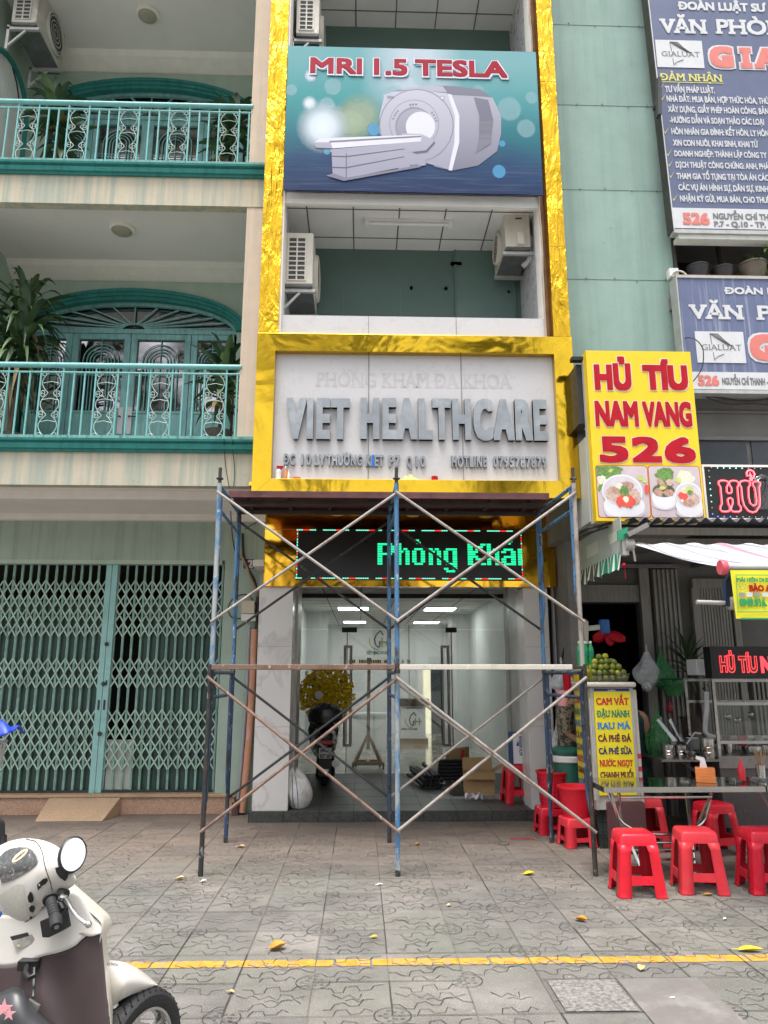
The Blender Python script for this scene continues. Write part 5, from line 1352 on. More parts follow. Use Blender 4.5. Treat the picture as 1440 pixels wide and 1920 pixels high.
b = B(); a = rect(1229, 137, 1236, 226, 7.5); b.obox(at(1235, 183, 7.45), (.022, 0, 0), (0, .04, 0), (.02, 0, .26)); b.box(at(1229, 190, 7.5).x, at(1236, 190, 7.5).x, 7.45, 7.6, at(1230, 196, 7.5).z, at(1230, 188, 7.5).z); b.build('lamp_bracket', 'iron_dark', ls)
# lower sign
l2 = thing('law_office_sign', 'rain streaked lower blue law office sign under the potted plants', 'sign', (4.5, YL, 4.73))
z0_, z1_ = at(1290, 731, YL).z, at(1265, 521, YL).z
streaked('law_blue_streaked', (.12, .145, .25), (.30, .33, .42), [(.52, 0), (.66, .7)], 2.2)
b = B(); b.box(3.578, 6.1, YL, YL+.14, z0_, z1_); b.build('panel', 'law_blue_streaked', l2)
zs_ = at(1285, 697, YL).z
b = B(); b.box(3.582, 6.1, YL-.004, YL-.001, z0_+.01, zs_); b.build('address_strip', 'law_white', l2)
b = B(); b.box(3.572, 6.1, YL-.012, YL+.16, z0_-.04, z0_); b.box(3.572, 6.1, YL-.012, YL+.16, z1_, z1_+.03); b.box(3.568, 3.582, YL-.012, YL+.16, z0_, z1_); b.build('frame', 'galv_steel', l2)
vtext('ĐOÀN LUẬT SƯ', 'ĐOÀN L', 1358, 552, 539, 1449, T, 'law_white', l2, .045)
text('lettering', 'VĂN', (1292, 598.5, 1394, 571.5), T, 'law_white', l2, .03, serif=.06); vtext('PHÒNG', 'P', 1417, 600, 573, 1443, T, 'law_white', l2, .03, serif=.06)
law_logo(l2, 1305, 622, 1396, 680.5, YL-.003)
outlined('G', (1402, 680, 1462, 624), T, 'law_red', 'law_white', l2, .075, .05)
text('lettering', '526', (1308, 723.5, 1348, 704), T, 'law_red', l2, .05); vtext('NGUYỄN CHÍ THANH - Đ', 'NGUYỄN CHÍ THANH - Đ', 1354, 722, 708.5, 1448, T, 'law_grey', l2, .04)
cable('black wire loop hanging between the sheet wall and the lower blue sign', ((1276, 645, 7.8), (1285, 634, 7.6), (1303, 636, 7.5), (1318, 655, 7.45), (1316, 690, 7.45), (1300, 715, 7.5)), .006)
cable('sagging black cables under the lower blue sign, upper strand', ((1305, 742, 7.7), (1350, 746, 7.7), (1400, 752, 7.7), (1460, 745, 7.7)), .009)
cable('sagging black cables under the lower blue sign, lower strand', ((1303, 736, 7.7), (1360, 757, 7.7), (1410, 757, 7.7), (1460, 760, 7.7)), .006)

# shop house behind: upper balcony gap, soffit, dark ground floor
sh = thing('shop_house', 'noodle shop house with a dark open ground floor and a cluttered balcony', 'house', (4.5, 9.5, 0))
zf2 = z1_+.02
b = B(); b.box(3.76, 12, 9.3, 9.5, zf2, 13); b.build('upper_wall', 'wall_tan', sh)
b = B(); a = rect(1268, 484, 1309, 512, 9.29); b.box(a[0]-.5, a[1], 9.28, 9.3, a[2]-.6, a[3]); b.mi = 1; b.box(a[1], a[1]+.12, 9.27, 9.3, a[2]-.6, a[3]+.13); b.box(a[0]-.5, a[1]+.12, 9.27, 9.3, a[3], a[3]+.13); b.build('window', ['black_void', 'stall_dark_wall'], sh)
b = B(); b.box(3.76, 12, 7.75, 9.5, 7.3, 7.4); b.box(3.6, 12, 7.75, 9.5, zf2-.28, zf2-.12); b.build('upper_slab', 'stall_dark_wall', sh)
b = B(); b.box(3.60, 12, 7.66, 7.72, zf2-.1, zf2+.06)
for i in range(40): b.mi = 1; b.box(3.61+i*.06, 3.64+i*.06, 7.655, 7.66, zf2+.0, zf2+.05)
b.build('parapet', ['raw_brown', 'white_wall_old'], sh)
b = B(); b.tube([at(1337, 440, 8.6), at(1345, 455, 8.6), at(1350, 480, 8.6), at(1357, 512, 8.6)], .04, 8); b.build('drain', 'pot_brown', sh)
# ground floor box
zl_ = at(1140, 1130, 9.5).z
xo0, xo1 = at(1092, 1250, 9.5).x, at(1211, 1250, 9.5).x
b = B(); b.box(2.42, 2.52, 8.6, 9.5, 0, 4.4); b.box(2.42, xo0, 9.5, 9.7, 0, 4.4); b.box(xo0, xo1, 9.5, 9.7, zl_, 4.4); b.box(xo1, 12, 9.5, 9.7, 0, 4.4); b.build('ground_wall', 'stall_dark_wall', sh)
b = B(); b.box(xo0-.01, xo1, 9.42, 9.499, zl_, zl_+.22); b.build('lintel', 'accordion_gate', sh)
b = B(); q0, q1 = 2.63, xo1+.6
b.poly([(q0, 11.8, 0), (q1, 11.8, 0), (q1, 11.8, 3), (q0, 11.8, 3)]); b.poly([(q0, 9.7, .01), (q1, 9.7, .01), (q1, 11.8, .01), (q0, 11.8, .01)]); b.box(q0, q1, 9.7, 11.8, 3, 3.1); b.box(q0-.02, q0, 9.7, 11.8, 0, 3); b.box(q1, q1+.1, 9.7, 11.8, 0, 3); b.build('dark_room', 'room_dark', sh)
b = B(); b.box(2.5, 12, 9.0, 9.5, 3.40, 3.5); b.box(3.55, 12, 7.95, 8.05, 3.40, 4.98); b.box(2.45, 3.56, 8.5, 8.6, 3.45, 4.9); b.build('soffit', 'stall_dark_wall', sh)
b = B(); wz0, wz1 = at(1380, 912, 7.95).z, at(1380, 828, 7.95).z
for x in (3.66, 4.42, 5.2): b.box(x, x+.70, 7.93, 7.949, wz0, wz1)
b.mi = 1; b.box(3.6, 7, 7.90, 7.949, wz1+.002, wz1+.05); b.box(3.6, 7, 7.92, 7.949, wz1+.33, wz1+.36)
b.build('shop_window', ['far_glass', 'stall_dark_wall'], sh)
# folded accordion gate beside the doorway
ag = B(); X0, X1 = at(1213, 1300, 9.4).x, at(1283, 1300, 9.4).x; zt1 = at(1240, 1066, 9.4).z
ag.box(X0, X0+.12, 9.36, 9.44, 0, zt1); n = 11
for i in range(n):
    x = X0+.18+(X1-X0-.18)*i/(n-1); ag.box(x-.013, x+.013, 9.33+(i % 2)*.03, 9.43, 0, zt1-.02)
ag.mi = 1; ag.box(X0-.9, X1+.05, 9.35, 9.45, zt1, zt1+.05); ag.box(X0+.02, X0+.06, 9.35, 9.36, 1.62, 1.72)
tag(ag.build('accordion_gate', ['accordion_gate', 'dull_steel'], origin=((X0+X1)/2, 9.4, 0)), 'grey metal accordion gate folded beside the dark shop doorway', 'gate')
lg2 = B(); a = rect(1312, 1103, 1372, 1240, 9.42)
lg2.box(a[0]-.06, a[1]+.1, 9.38, 9.46, a[3], a[3]+.12); lg2.box(a[0]-.08, a[0], 9.38, 9.46, 0, a[3]); lg2.box(a[1]+.02, a[1]+.1, 9.38, 9.46, 0, a[3])
for i in range(11): x = a[0]+(a[1]-a[0])*(i+.5)/11; lg2.box(x-.014, x+.014, 9.40, 9.44, 0, a[3])
for i in range(14): x = a[1]+.2+i*.055; lg2.box(x-.014, x+.014, 9.40, 9.44, 0, 1.7)
tag(lg2.build('barred_shutter', 'accordion_gate', origin=((a[0]+a[1])/2, 9.42, 0)), 'grey barred shutter behind the glass food cabinet', 'shutter')

# ---- yellow noodle sign
ys = thing('noodle_sign', 'tall yellow sign reading HỦ TÍU NAM VANG 526 with two food photos', 'sign', (2.87, 7.1, 3.13))
YS = 7.1; a = (2.318, 3.418, 3.134, 4.943)
b = B(); b.box(a[0], a[1], YS, YS+.10, a[2], a[3]); b.build('panel', 'sign_yellow', ys)
b = B(); b.box(a[0]-.004, a[1]+.004, YS+.101, YS+.16, a[2]-.004, a[3]+.004); b.box(a[0]-.012, a[0]+.02, YS+.16, 7.85, 3.16, 4.05); b.mi = 1; b.box(a[0]-.06, a[0]+.04, YS+.17, YS+.5, 4.2, 4.86); b.mi = 2; b.box(a[0]-.12, a[0]+.06, YS+.1, YS+.18, 4.88, 4.92)
b.build('sign_box', ['sign_back', 'iron_dark', 'black_plastic'], ys)
t2 = YS-.003
outlined('HỦ', (1112, 733.5, 1185, 682), t2, 'sign_red', 'sign_cream', ys, .055, .03); outlined('TÍU', (1203, 733.5, 1291, 683), t2, 'sign_red', 'sign_cream', ys, .055, .03)
outlined('NAM', (1114, 801.5, 1198, 750.5), t2, 'sign_red', 'sign_cream', ys, .045, .025); outlined('VANG', (1203.5, 802, 1298, 752), t2, 'sign_red', 'sign_cream', ys, .045, .025)
outlined('5', (1122, 869, 1179, 817), t2, 'sign_red', 'sign_cream', ys, .055, .022); outlined('2', (1183, 869, 1241, 818), t2, 'sign_red', 'sign_cream', ys, .055, .022); outlined('6', (1244, 870, 1305, 819), t2, 'sign_red', 'sign_cream', ys, .055, .022)
M('photo_pink', (.62, .52, .55), .4, var=.1, scale=4); M('photo_bowl', (.80, .79, .82), .4, var=.03); M('photo_shade', (.66, .62, .66), .4); M('photo_green', (.13, .25, .06), .4, var=.5, scale=40); M('photo_noodle', (.62, .44, .36), .4, var=.35, scale=60); M('photo_meat', (.42, .25, .19), .4, var=.45, scale=45); M('photo_prawn', (.72, .08, .05), .4, var=.25, scale=30); M('photo_sprout', (.70, .66, .52), .4, var=.2, scale=60); M('photo_dark', (.08, .10, .05), .4, var=.6, scale=50); M('photo_lime', (.50, .55, .15), .4, var=.2)
PH = ['photo_pink', 'photo_bowl', 'photo_shade', 'photo_green', 'photo_noodle', 'photo_meat', 'photo_prawn', 'photo_sprout', 'photo_dark', 'photo_lime', 'sign_red']
U = lambda x, y: (1110+x/6.545, 870+y/6.545)
# the print is laid out on the sign's own plane: left photo 0..1, right photo 1..2
PX = [(2.345, 2.862), (2.878, 3.393)]; PZ = (3.172, 3.698)
def photo(i, shapes):
    b = B(); x0, x1 = PX[i]; z0, z1 = PZ
    b.mi = 10; b.poly(rrect(x0-.006, x1+.006, z0-.006, z1+.006, .03, YS-.0015)); b.mi = 0; b.poly(rrect(x0, x1, z0, z1, .028, YS-.003))
    for k, (kind, mi, args) in enumerate(shapes):
        y = YS-.0042-.0006*k; b.mi = mi; cl_ = lambda u, v: (x0+min(.995, max(.005, u))*(x1-x0), y, z0+min(.995, max(.005, v))*(z1-z0))
        if kind == 'e': cx, cy, rx, rz = args; b.poly([cl_(cx+rx*math.cos(2*math.pi*j/30), cy+rz*math.sin(2*math.pi*j/30)) for j in range(30)])
        if kind == 'b':  # ragged blob
            cx, cy, rx, rz, sd_ = args; rg = random.Random(sd_); b.poly([cl_(cx+rx*rg.uniform(.72, 1.1)*math.cos(2*math.pi*j/18), cy+rz*rg.uniform(.72, 1.1)*math.sin(2*math.pi*j/18)) for j in range(18)])
        if kind == 'p': b.poly([cl_(u, v) for u, v in args])
    return b.build('food_photo', PH, ys)
photo(0, [('b', 3, (.22, .88, .34, .18, 1)), ('p', 9, [(0, .62), (.28, .95), (.34, .93), (.05, .5)]), ('p', 3, [(0, .55), (.2, .9), (.3, .86), (.03, .48)]), ('b', 7, (.10, .72, .1, .1, 2)), ('e', 9, (.86, .76, .06, .05)), ('e', 9, (.93, .71, .05, .045)), ('e', 2, (.50, .14, .40, .22)), ('e', 1, (.5, .22, .40, .24)), ('e', 1, (.48, .50, .40, .33)), ('e', 2, (.48, .50, .37, .295)), ('b', 4, (.34, .45, .20, .17, 3)), ('b', 4, (.66, .42, .20, .15, 4)), ('b', 5, (.56, .60, .16, .10, 5)), ('b', 5, (.36, .52, .09, .08, 6)), ('b', 7, (.43, .60, .08, .07, 7)), ('b', 3, (.52, .50, .11, .12, 8)), ('b', 5, (.72, .30, .10, .07, 9)), ('b', 6, (.47, .30, .13, .13, 10)), ('b', 6, (.60, .30, .13, .13, 12)), ('b', 7, (.535, .34, .06, .07, 11)), ('b', 6, (.96, .55, .05, .1, 13))])
photo(1, [('b', 3, (.32, .84, .20, .16, 21)), ('b', 7, (.72, .78, .17, .16, 22)), ('e', 9, (.57, .73, .06, .055)), ('b', 3, (.30, .66, .16, .12, 23)), ('e', 2, (.26, .26, .24, .12)), ('e', 1, (.26, .38, .24, .22)), ('e', 8, (.26, .52, .215, .13)), ('b', 5, (.16, .48, .10, .09, 24)), ('b', 5, (.36, .47, .11, .08, 25)), ('p', 5, [(.14, .72), (.20, .78), (.34, .60), (.30, .54), (.22, .58)]), ('b', 4, (.40, .68, .09, .07, 26)), ('b', 9, (.24, .57, .06, .04, 27)), ('e', 2, (.74, .10, .27, .12)), ('e', 1, (.74, .22, .27, .22)), ('e', 1, (.74, .42, .27, .27)), ('e', 2, (.74, .42, .245, .24)), ('b', 4, (.84, .36, .13, .12, 28)), ('b', 5, (.72, .28, .13, .08, 29)), ('b', 6, (.63, .42, .10, .10, 30)), ('b', 7, (.66, .52, .08, .06, 31)), ('b', 9, (.76, .53, .10, .08, 32)), ('b', 3, (.77, .48, .06, .05, 33)), ('e', 7, (.60, .32, .03, .03))])

# ---- neon sign
ns = thing('neon_sign', 'black light sign with red neon outline letters in a cream frame above canopy', 'sign', (4.2, 7.25, 3.2))
a = rect(1323, 876, 1440, 972, 7.25); XN1 = a[1]+1.1
b = B(); b.box(a[0], XN1, 7.25, 7.33, a[2], a[3]); b.build('panel', 'black_plastic', ns)
b = B(); w_ = .022
b.box(a[0]-w_, XN1+w_, 7.235, 7.34, a[3], a[3]+w_); b.box(a[0]-w_, XN1+w_, 7.235, 7.34, a[2]-w_, a[2]); b.box(a[0]-w_, a[0], 7.235, 7.34, a[2], a[3]); b.build('frame', 'soffit_edge', ns)
NZ = lambda x, y: at(1280+x/9, 860+y/9, 7.238)
HP = [(605,420),(610,385),(650,370),(720,370),(760,385),(772,420),(745,480),(748,560),(765,580),(815,580),(830,560),(825,490),(795,450),(785,410),(800,380),(850,370),(910,375),(945,400),(945,440),(925,490),(950,770),(985,820),(985,870),(950,895),(870,895),(830,880),(815,850),(830,800),(850,740),(840,680),(810,660),(775,670),(760,700),(775,770),(800,820),(800,860),(780,885),(720,895),(660,885),(635,850),(640,810),(665,760),(640,480)]
UP = [(965,410),(985,380),(1060,368),(1120,380),(1140,410),(1135,450),(1110,490),(1115,640),(1140,750),(1195,795),(1240,770),(1250,700),(1215,490),(1185,450),(1180,410),(1210,385),(1270,382),(1310,410),(1310,440),(1290,480),(1305,700),(1300,800),(1240,890),(1180,905),(1110,880),(1040,790),(1010,680),(990,480),(965,440)]
KP = [(1150,370),(1140,340),(1160,290),(1140,240),(1130,290),(1090,295),(1080,240),(1100,205),(1140,190),(1190,210),(1215,260),(1200,310),(1170,345),(1165,370)]
b = B()
for q in (HP, UP, KP): b.tube([NZ(*p) for p in q], .0068, 6, closed=True)
b.build('neon_tube', 'neon_pale', ns, smooth=True)
b = B()
for q in (HP, UP, KP): b.tube([NZ(*p)+Vector((0, .006, 0)) for p in q], .0115, 6, closed=True)
b.build('neon_glow_tube', 'neon_red', ns)
b = B(); rg = random.Random(3)
def dotn(x, y, k): b.mi = k; p = NZ(x, y); b.ball((p.x, p.y, p.z), .006, 6, 4)
for i in range(9): dotn(485+i*104, 152+i*2, 2 if i in (0, 6, 7, 8) else 1)
for i in range(8): dotn(442+i*9, 205+i*104, (2, 2, 1, 1, 1, 1, 2, 0)[i])
for i in range(9): dotn(596+i*106, 974+i*2, 0 if i < 3 else 2)
b.build('border_lamps', ['bulb_blue', 'bulb_teal', 'pure_white'], ns)
b = B(); b.tube([NZ(*p) for p in ((1230, 400), (1260, 330), (1330, 290), (1400, 320), (1430, 380))], .02, 6); b.grid(lambda u, v: NZ(1180+u*300, 380+v*480)+Vector((0, -.012-.012*math.sin(u*9+v*2), 0)), 14, 8); b.build('plastic_cover', 'clear_plastic', ns, smooth=True)

# ---- corrugated canopy
cp = thing('corrugated_canopy', 'dark corrugated metal canopy over the noodle stall under the yellow sign', 'canopy', (4.4, 8.0, 3.1))
b = B()
def cor(u, v):
    x = 2.60+u*4.2; return (x, 6.93+v*2.5, 3.115+v*.27+.022*math.sin(x*2*math.pi/.118))
b.grid(cor, 280, 4); b.build('sheet', 'dark_awning', cp, smooth=True, solid=.004)
b = B(); b.box(2.6, 6.8, 7.25, 7.30, 3.03, 3.10); b.box(2.6, 6.8, 8.4, 8.45, 3.10, 3.2); b.build('purlin', 'accordion_gate', cp)
# ---- retractable awning with its side panel
aw = thing('retractable_awning', 'faded striped plastic awning rolled out below the dark canopy', 'awning', (3.6, 6.3, 2.5))
xa = at(1166, 1000, 6.9).x
b = B(); b.box(xa-.008, xa, 6.9, 8.3, 2.80, 3.135); b.mi = 1; b.box(xa-.010, xa-.0085, 7.0, 7.25, 2.92, 3.02); b.box(xa-.010, xa-.0085, 7.6, 8.0, 2.90, 3.03); b.build('side_panel', ['sign_back', 'cladding_patch'], aw)
M('stripe_green', (.02, .30, .15), .5, var=.2); M('stripe_olive', (.09, .10, .055), .6, var=.2)
b = B(); N = 44
for i in range(N):
    y0, y1 = 6.92+1.4*i/N, 6.92+1.4*(i+1)/N; k = i % 3
    b.mi = 0 if k == 0 else (1 if i < 22 else 2)
    dz = lambda y: .17+.014*math.sin(y*22); dx = lambda y, t: xa+t*(.02*math.sin(y*26))-.01-t*.03
    for t in range(4):
        t0, t1 = t/4, (t+1)/4; b.poly([(dx(y0, t0), y0-t0*.03, 2.80-dz(y0)*t0), (dx(y1, t0), y1-t0*.03, 2.80-dz(y1)*t0), (dx(y1, t1), y1-t1*.03, 2.80-dz(y1)*t1), (dx(y0, t1), y0-t1*.03, 2.80-dz(y0)*t1)])
b.build('striped_valance', ['white', 'stripe_green', 'stripe_olive'], aw)
b = B(); wc = at(1181, 1022, 6.88); b.lathe([(.06, -.05), (.06, .03), (.03, .04)], wc, 16, 'x'); b.box(wc.x-.08, wc.x-.02, 6.86, 6.95, wc.z-.10, wc.z+.12); b.tube([wc+Vector((.02, -.03, -.05)), wc+Vector((.03, -.03, -.16))], .012, 8); b.mi = 1; b.obox(wc+Vector((.05, -.05, .13)), (.10, .0, .05), (0, .06, 0), (-.01, 0, .02)); b.mi = 2; b.obox(wc+Vector((-.07, -.02, .10)), (.05, 0, .02), (0, .01, 0), (0, 0, .05)); b.mi = 3; c = at(1170, 1060, 6.86); b.ball(c, .022, 10, 8); b.tube([c+Vector((.005, 0, -.02)), c+Vector((.005, 0, -.13))], .003, 5)
b.build('winch', ['galv_steel', 'dull_steel', 'stripe_green', 'sign_red'], aw, smooth=True)
M('awning_white', (.66, .65, .66), .5, var=.1, alpha=.85); M('awning_grey', (.48, .48, .49), .5, var=.1, alpha=.8); M('awning_blue', (.27, .31, .40), .5, alpha=.8); M('awning_pink', (.62, .26, .34), .5, alpha=.85)
A0, A1 = Vector((wc.x+.02, 6.90, wc.z+.02)), Vector((2.52, 5.02, 2.385))
b = B(); S = 96; W = 3.0
for i in range(S):
    u0, u1 = i/S, (i+1)/S; b.mi = (0, 3, 0, 3, 1, 0, 3, 0, 0, 3, 1, 0)[i % 12] if i not in (26, 27) else 2
    for t in range(8):
        def P_(u, v):
            p = A0.lerp(A1, v); sag = -.05*math.sin(math.pi*v)*(.6+.4*math.sin(u*30)); return (p.x+u*W+.10*math.sin(v*3)*0, p.y, p.z+sag+.010*math.sin(u*70+v*5))
        b.poly([P_(u0, t/8), P_(u1, t/8), P_(u1, (t+1)/8), P_(u0, (t+1)/8)])
b.build('awning_sheet', ['awning_white', 'awning_blue', 'awning_pink', 'awning_grey'], aw, smooth=True)
b = B(); b.tube([(A1.x, 5.02, 2.375), (A1.x+W, 5.02, 2.375)], .028, 12); b.mi = 1; b.lathe([(.05, -.03), (.055, -.01), (.05, .012)], (A1.x-.01, 5.02, 2.375), 16, 'x'); b.build('roller_bar', ['galv_steel', 'pink_cap'], aw, smooth=True)
p = at(1369, 1131, 5.1); b = B(); b.tube([at(1306, 1129, 5.1), p], .016, 10); b.lathe([(.045, -.01), (.05, .01), (.045, .03)], p, 14, 'x'); b.mi = 1; b.prism([at(1372, 1070, 5.08), at(1361, 1090, 5.08), at(1361, 1136, 5.08), at(1376, 1136, 5.08)], (0, .05, 0)); b.build('arm', ['galv_steel', 'awning_blue_dark'], aw, smooth=True)
# ---- yellow advert hanging from the roller
ad = thing('advert_banner', 'yellow advert with green phone number hanging from the awning roller', 'banner', (2.8, 4.99, 2.0))
YA2 = 4.985; P1, P2 = at(1369, 1069, YA2), at(1381, 1160, YA2)
b = B(); b.grid(lambda u, v: (P1.x+(P2.x-P1.x)*v*.7+u*.95, YA2-.012*math.sin(u*9)*v, P1.z+(P2.z-P1.z)*v), 16, 6); b.build('sheet', 'advert_yellow', ad, smooth=True)
b = B(); b.box(P1.x+.03, P1.x+1, YA2-.022, YA2-.02, P2.z-.006, P2.z+.004); b.build('hem', 'advert_green', ad)
q = YA2-.018
vtext('MÁI HIÊN DI ĐỘNG', 'MÁI HIÊN DI Đ', 1381.5, 1091, 1083.5, 1442, q, 'advert_green', ad, .05); vtext('BẢO AN', 'BẢO A', 1404, 1109, 1097, 1446, q, 'sign_red', ad, .06, serif=.05)
vtext('0949.916.', '0949.916.', 1386, 1137, 1122.5, 1438, q, 'advert_green', ad, .06)
b = B()
for k, x in enumerate((1386, 1400, 1414, 1429)): a = rect(x, 1111, x+11, 1119, q); b.mi = k % 2; b.box(a[0], a[1], q, q+.002, a[2], a[3])
a = rect(1385, 1094, 1398, 1105, q); b.mi = 0; b.tube([(a[0], q, a[3]), (a[0]+.015, q, a[2]), (a[1]-.01, q, a[2]), (a[1]+.004, q, a[3])], .0025, 4)
b.build('small_pictures', ['accordion_gate', 'law_white'], ad)
b = B(); 
for (x0, y0, x1, y1) in ((1380, 1078, 1445, 1078), (1380, 1078, 1384, 1147), (1384, 1147, 1445, 1147)): b.tube([at(x0, y0, q), at(x1, y1, q)], .0025, 4)
b.build('border_line', 'advert_green', ad)

# ============================================================ PLASTIC STOOLS
def stool(lab, loc, rz, H=.45, wt=.27, wb=.36, grp='red plastic stools around the noodle stall', dirt=None):
    t_ = thing('plastic_stool', lab, 'stool', loc, grp, rz, local=True)
    def hw(z): return (wb+(wt-wb)*z/H)/2
    b = B(); w0 = hw(H-.085)
    N = []
    prof = [(hw(H-.085)+.002, H-.085), (hw(H-.02)+.002, H-.02), (hw(H)-.006, H-.004), (hw(H)-.016, H)]
    rings = []
    for hh, z in prof:
        r = .028; pts = [(p[0], p[2]) for p in rrect(-hh, hh, -hh*.94, hh*.94, r, 0, 4)]
        rings.append([b.bm.verts.new((x, y, z)) for x, y in pts])
    for r0, r1 in zip(rings, rings[1:]):
        n = len(r0)
        for i in range(n): b._f([r0[i], r0[(i+1) % n], r1[(i+1) % n], r1[i]])
    b._f(rings[-1])
    for i in range(5): pass
    b.build('seat', 'red_plastic', t_, smooth=True, angle=50)
    for sx in (-1, 1):
        for sy in (-1, 1):
            b = B(); rows = 7
            def col(z, k):
                h = hw(z); lw = .074+.016*(1-z/H) + (.020*max(0, (z-H*.72)/(H*.13)))
                return [(sx*(h-lw), sy*h*.94), (sx*(h-.022), sy*h*.94), (sx*(h-.006), sy*(h*.94-.006)), (sx*h, sy*(h*.94-.022)), (sx*h, sy*(h*.94-lw))][k]
            zs_ = [0, .012, .05, H*.25, H*.5, H*.7, H-.08]; g = [[b.bm.verts.new((*[c*(1.03 if i == 0 else 1) for c in col(z, k)], z)) for k in range(5)] for i, z in enumerate(zs_)]
            for i in range(len(zs_)-1):
                for k in range(4): b._f([g[i][k], g[i][k+1], g[i+1][k+1], g[i+1][k]])
            b.build('leg', 'red_plastic', t_, smooth=True, solid=.009)
    for k in range(4):
        b = B(); zz = [H*.205, H*.27, H*.345]; a = k*math.pi/2
        for z0, z1 in zip(zz, zz[1:]):
            pts = []
            for s, z in ((-1, z0), (1, z0), (1, z1), (-1, z1)):
                h = hw(z); lw = .062
                x, y = s*(h-lw+.008), h*(.94 if k % 2 == 0 else 1)-.001
                if k % 2: x *= .94
                pts.append((x*math.cos(a)-y*math.sin(a), x*math.sin(a)+y*math.cos(a), z))
            b.poly(pts)
        b.build('stretcher', 'red_plastic', t_, solid=.010, weld=True)
    return t_
s1 = stool('bright red stool in front of the left steel table, first from the scaffold', (2.155, 6.18, 0), R_(-3))
G_ = 'red plastic stools around the noodle stall'
for (px_, py_, rz, lab, sc) in ((1311, 1668, -7, 'bright red stool in front of the tables, second from the scaffold', 1), (1438, 1668, -2, 'bright red stool cut off by the right edge of the photo', 1),
        (1345, 1598, 12, 'red stool in shade behind the second front stool, under the table', 1.0), (1212, 1584, 6, 'red stool in shade under the left end of the table', 1), (1452, 1560, 4, 'red stool in shade far back under the right table', 1)):
    p = gnd(px_, py_); dup(s1, (p.x, p.y, 0), R_(rz), lab, G_, scale=(sc, sc, sc))
p = gnd(970, 1503, ZS); dup(s1, (p.x, p.y, ZS), R_(4), 'dark red tall stool in the clinic doorway holding a water carton', G_)
slow = stool('low red stool carrying the red bucket behind the right scaffold leg', (gnd(1082, 1585).x, gnd(1082, 1585).y, 0), R_(8), H=.27, wt=.27, wb=.31)
p = gnd(1052, 1568); dup(slow, (p.x-.06, p.y+.18, 0), R_(2), 'low red stool carrying the slotted red basket behind the scaffold', G_)

# faded and scuffed reds: no two stools quite the same
for k, rt in enumerate([o for o in COL.objects if o.name.startswith('plastic_stool') and o.parent is None]):
    if k % 3 == 0: continue
    for ch in rt.children:
        ch.material_slots[0].link = 'OBJECT'; ch.material_slots[0].material = MATS['red_plastic_faded' if k % 3 == 1 else 'red_plastic_dark']   # RED2

# water carton on the doorway stool
p = gnd(970, 1503, ZS); zc_ = ZS+.45
t_ = thing('water_carton', 'blue and white bottled water carton standing on the doorway stool', 'carton', (p.x, p.y, zc_))
X0, X1 = at(957, 1410, p.y).x, at(993, 1410, p.y).x; z1c = at(970, 1373, p.y).z
b = B(); b.box(X0, X1, p.y-.12, p.y+.14, zc_+.002, z1c); b.build('box', 'printed_blue', t_)
yc = p.y-.122; b = B(); b.prism([(X0+.012, yc, zc_+.01), (X0+.16, yc, zc_+.01), (X0+.145, yc, zc_+.20), (X0+.19, yc, z1c-.05), (X0+.16, yc, z1c-.01), (X0+.012, yc, z1c-.01)], (0, -.001, 0)); b.build('white_print', 'white', t_)
tx = text('lettering', 'AQUAFINA', None, 0, 'printed_blue', t_, .02, world=(0, 0, .24, .045))
tx.data.transform(Matrix.Translation((X0+.13-p.x, yc-.003-p.y, .10)) @ Matrix.Rotation(R_(-90), 4, 'Y') @ Matrix.Translation(WORLD0[t_.name]))
b = B(); b.prism([(X0+.05, yc-.003, zc_+.22), (X0+.07, yc-.003, zc_+.28), (X0+.09, yc-.003, zc_+.22)], (0, -.001, 0)); b.mi = 1; b.disc((X1-.06, yc-.002, z1c-.07), .03, .03); b.build('mark', ['printed_blue', 'white'], t_)
b = B(); b.poly([(X1-.05+.00, yc-.001, zc_+.06), (X1-.035, yc-.001, zc_+.06), (X1-.035, yc-.001, zc_+.26), (X1-.05, yc-.001, zc_+.26)]); b.build('print_line', 'white', t_)

# buckets
def bucket(name, lab, cat, c, z, r0, r1, h, mat, slots=False):
    t_ = thing(name, lab, cat, (c.x, c.y, z))
    b = B(); b.lathe([(r0, 0), (r1, h-.02), (r1+.014, h-.02), (r1+.014, h), (r1-.004, h), (r0-.006, .012)], (c.x, c.y, z), 28, cap=False); b.lathe([(r0, .001), (.001, .001)], (c.x, c.y, z), 28, cap=False)
    if slots:
        b.mi = 1
        for i in range(26):
            for j in range(7):
                a = 2*math.pi*i/26; rr = r0+(r1-r0)*(j+1)/8.5+.0015; zz = z+h*(j+1)/9
                b.obox((c.x+rr*math.cos(a), c.y+rr*math.sin(a), zz), Vector((-math.sin(a), math.cos(a), 0))*.007, Vector((math.cos(a), math.sin(a), 0))*.001, (0, 0, .009))
    b.build('body', [mat, 'menu_purple'], t_, smooth=True)
    return t_
p = gnd(1084, 1585); bk = bucket('plastic_bucket', 'bright red plastic bucket on a low red stool behind the scaffold leg', 'bucket', Vector((p.x, p.y, 0)), .27, .125, .165, .29, 'red_plastic')
p = gnd(1052, 1568); p = Vector((p.x-.02, p.y+.18, 0)); bucket('slotted_basket', 'tall red slotted plastic basket behind the red bucket', 'basket', p, .27, .135, .165, .36, 'red_plastic', True)
p = Vector((at(1066, 1430, 8.45).x, 8.45, 0)); t_ = bucket('ice_bin', 'dark green plastic bin with a pale lid band beside the drink cart', 'bin', p, .0, .15, .175, .84, 'teal_bucket')
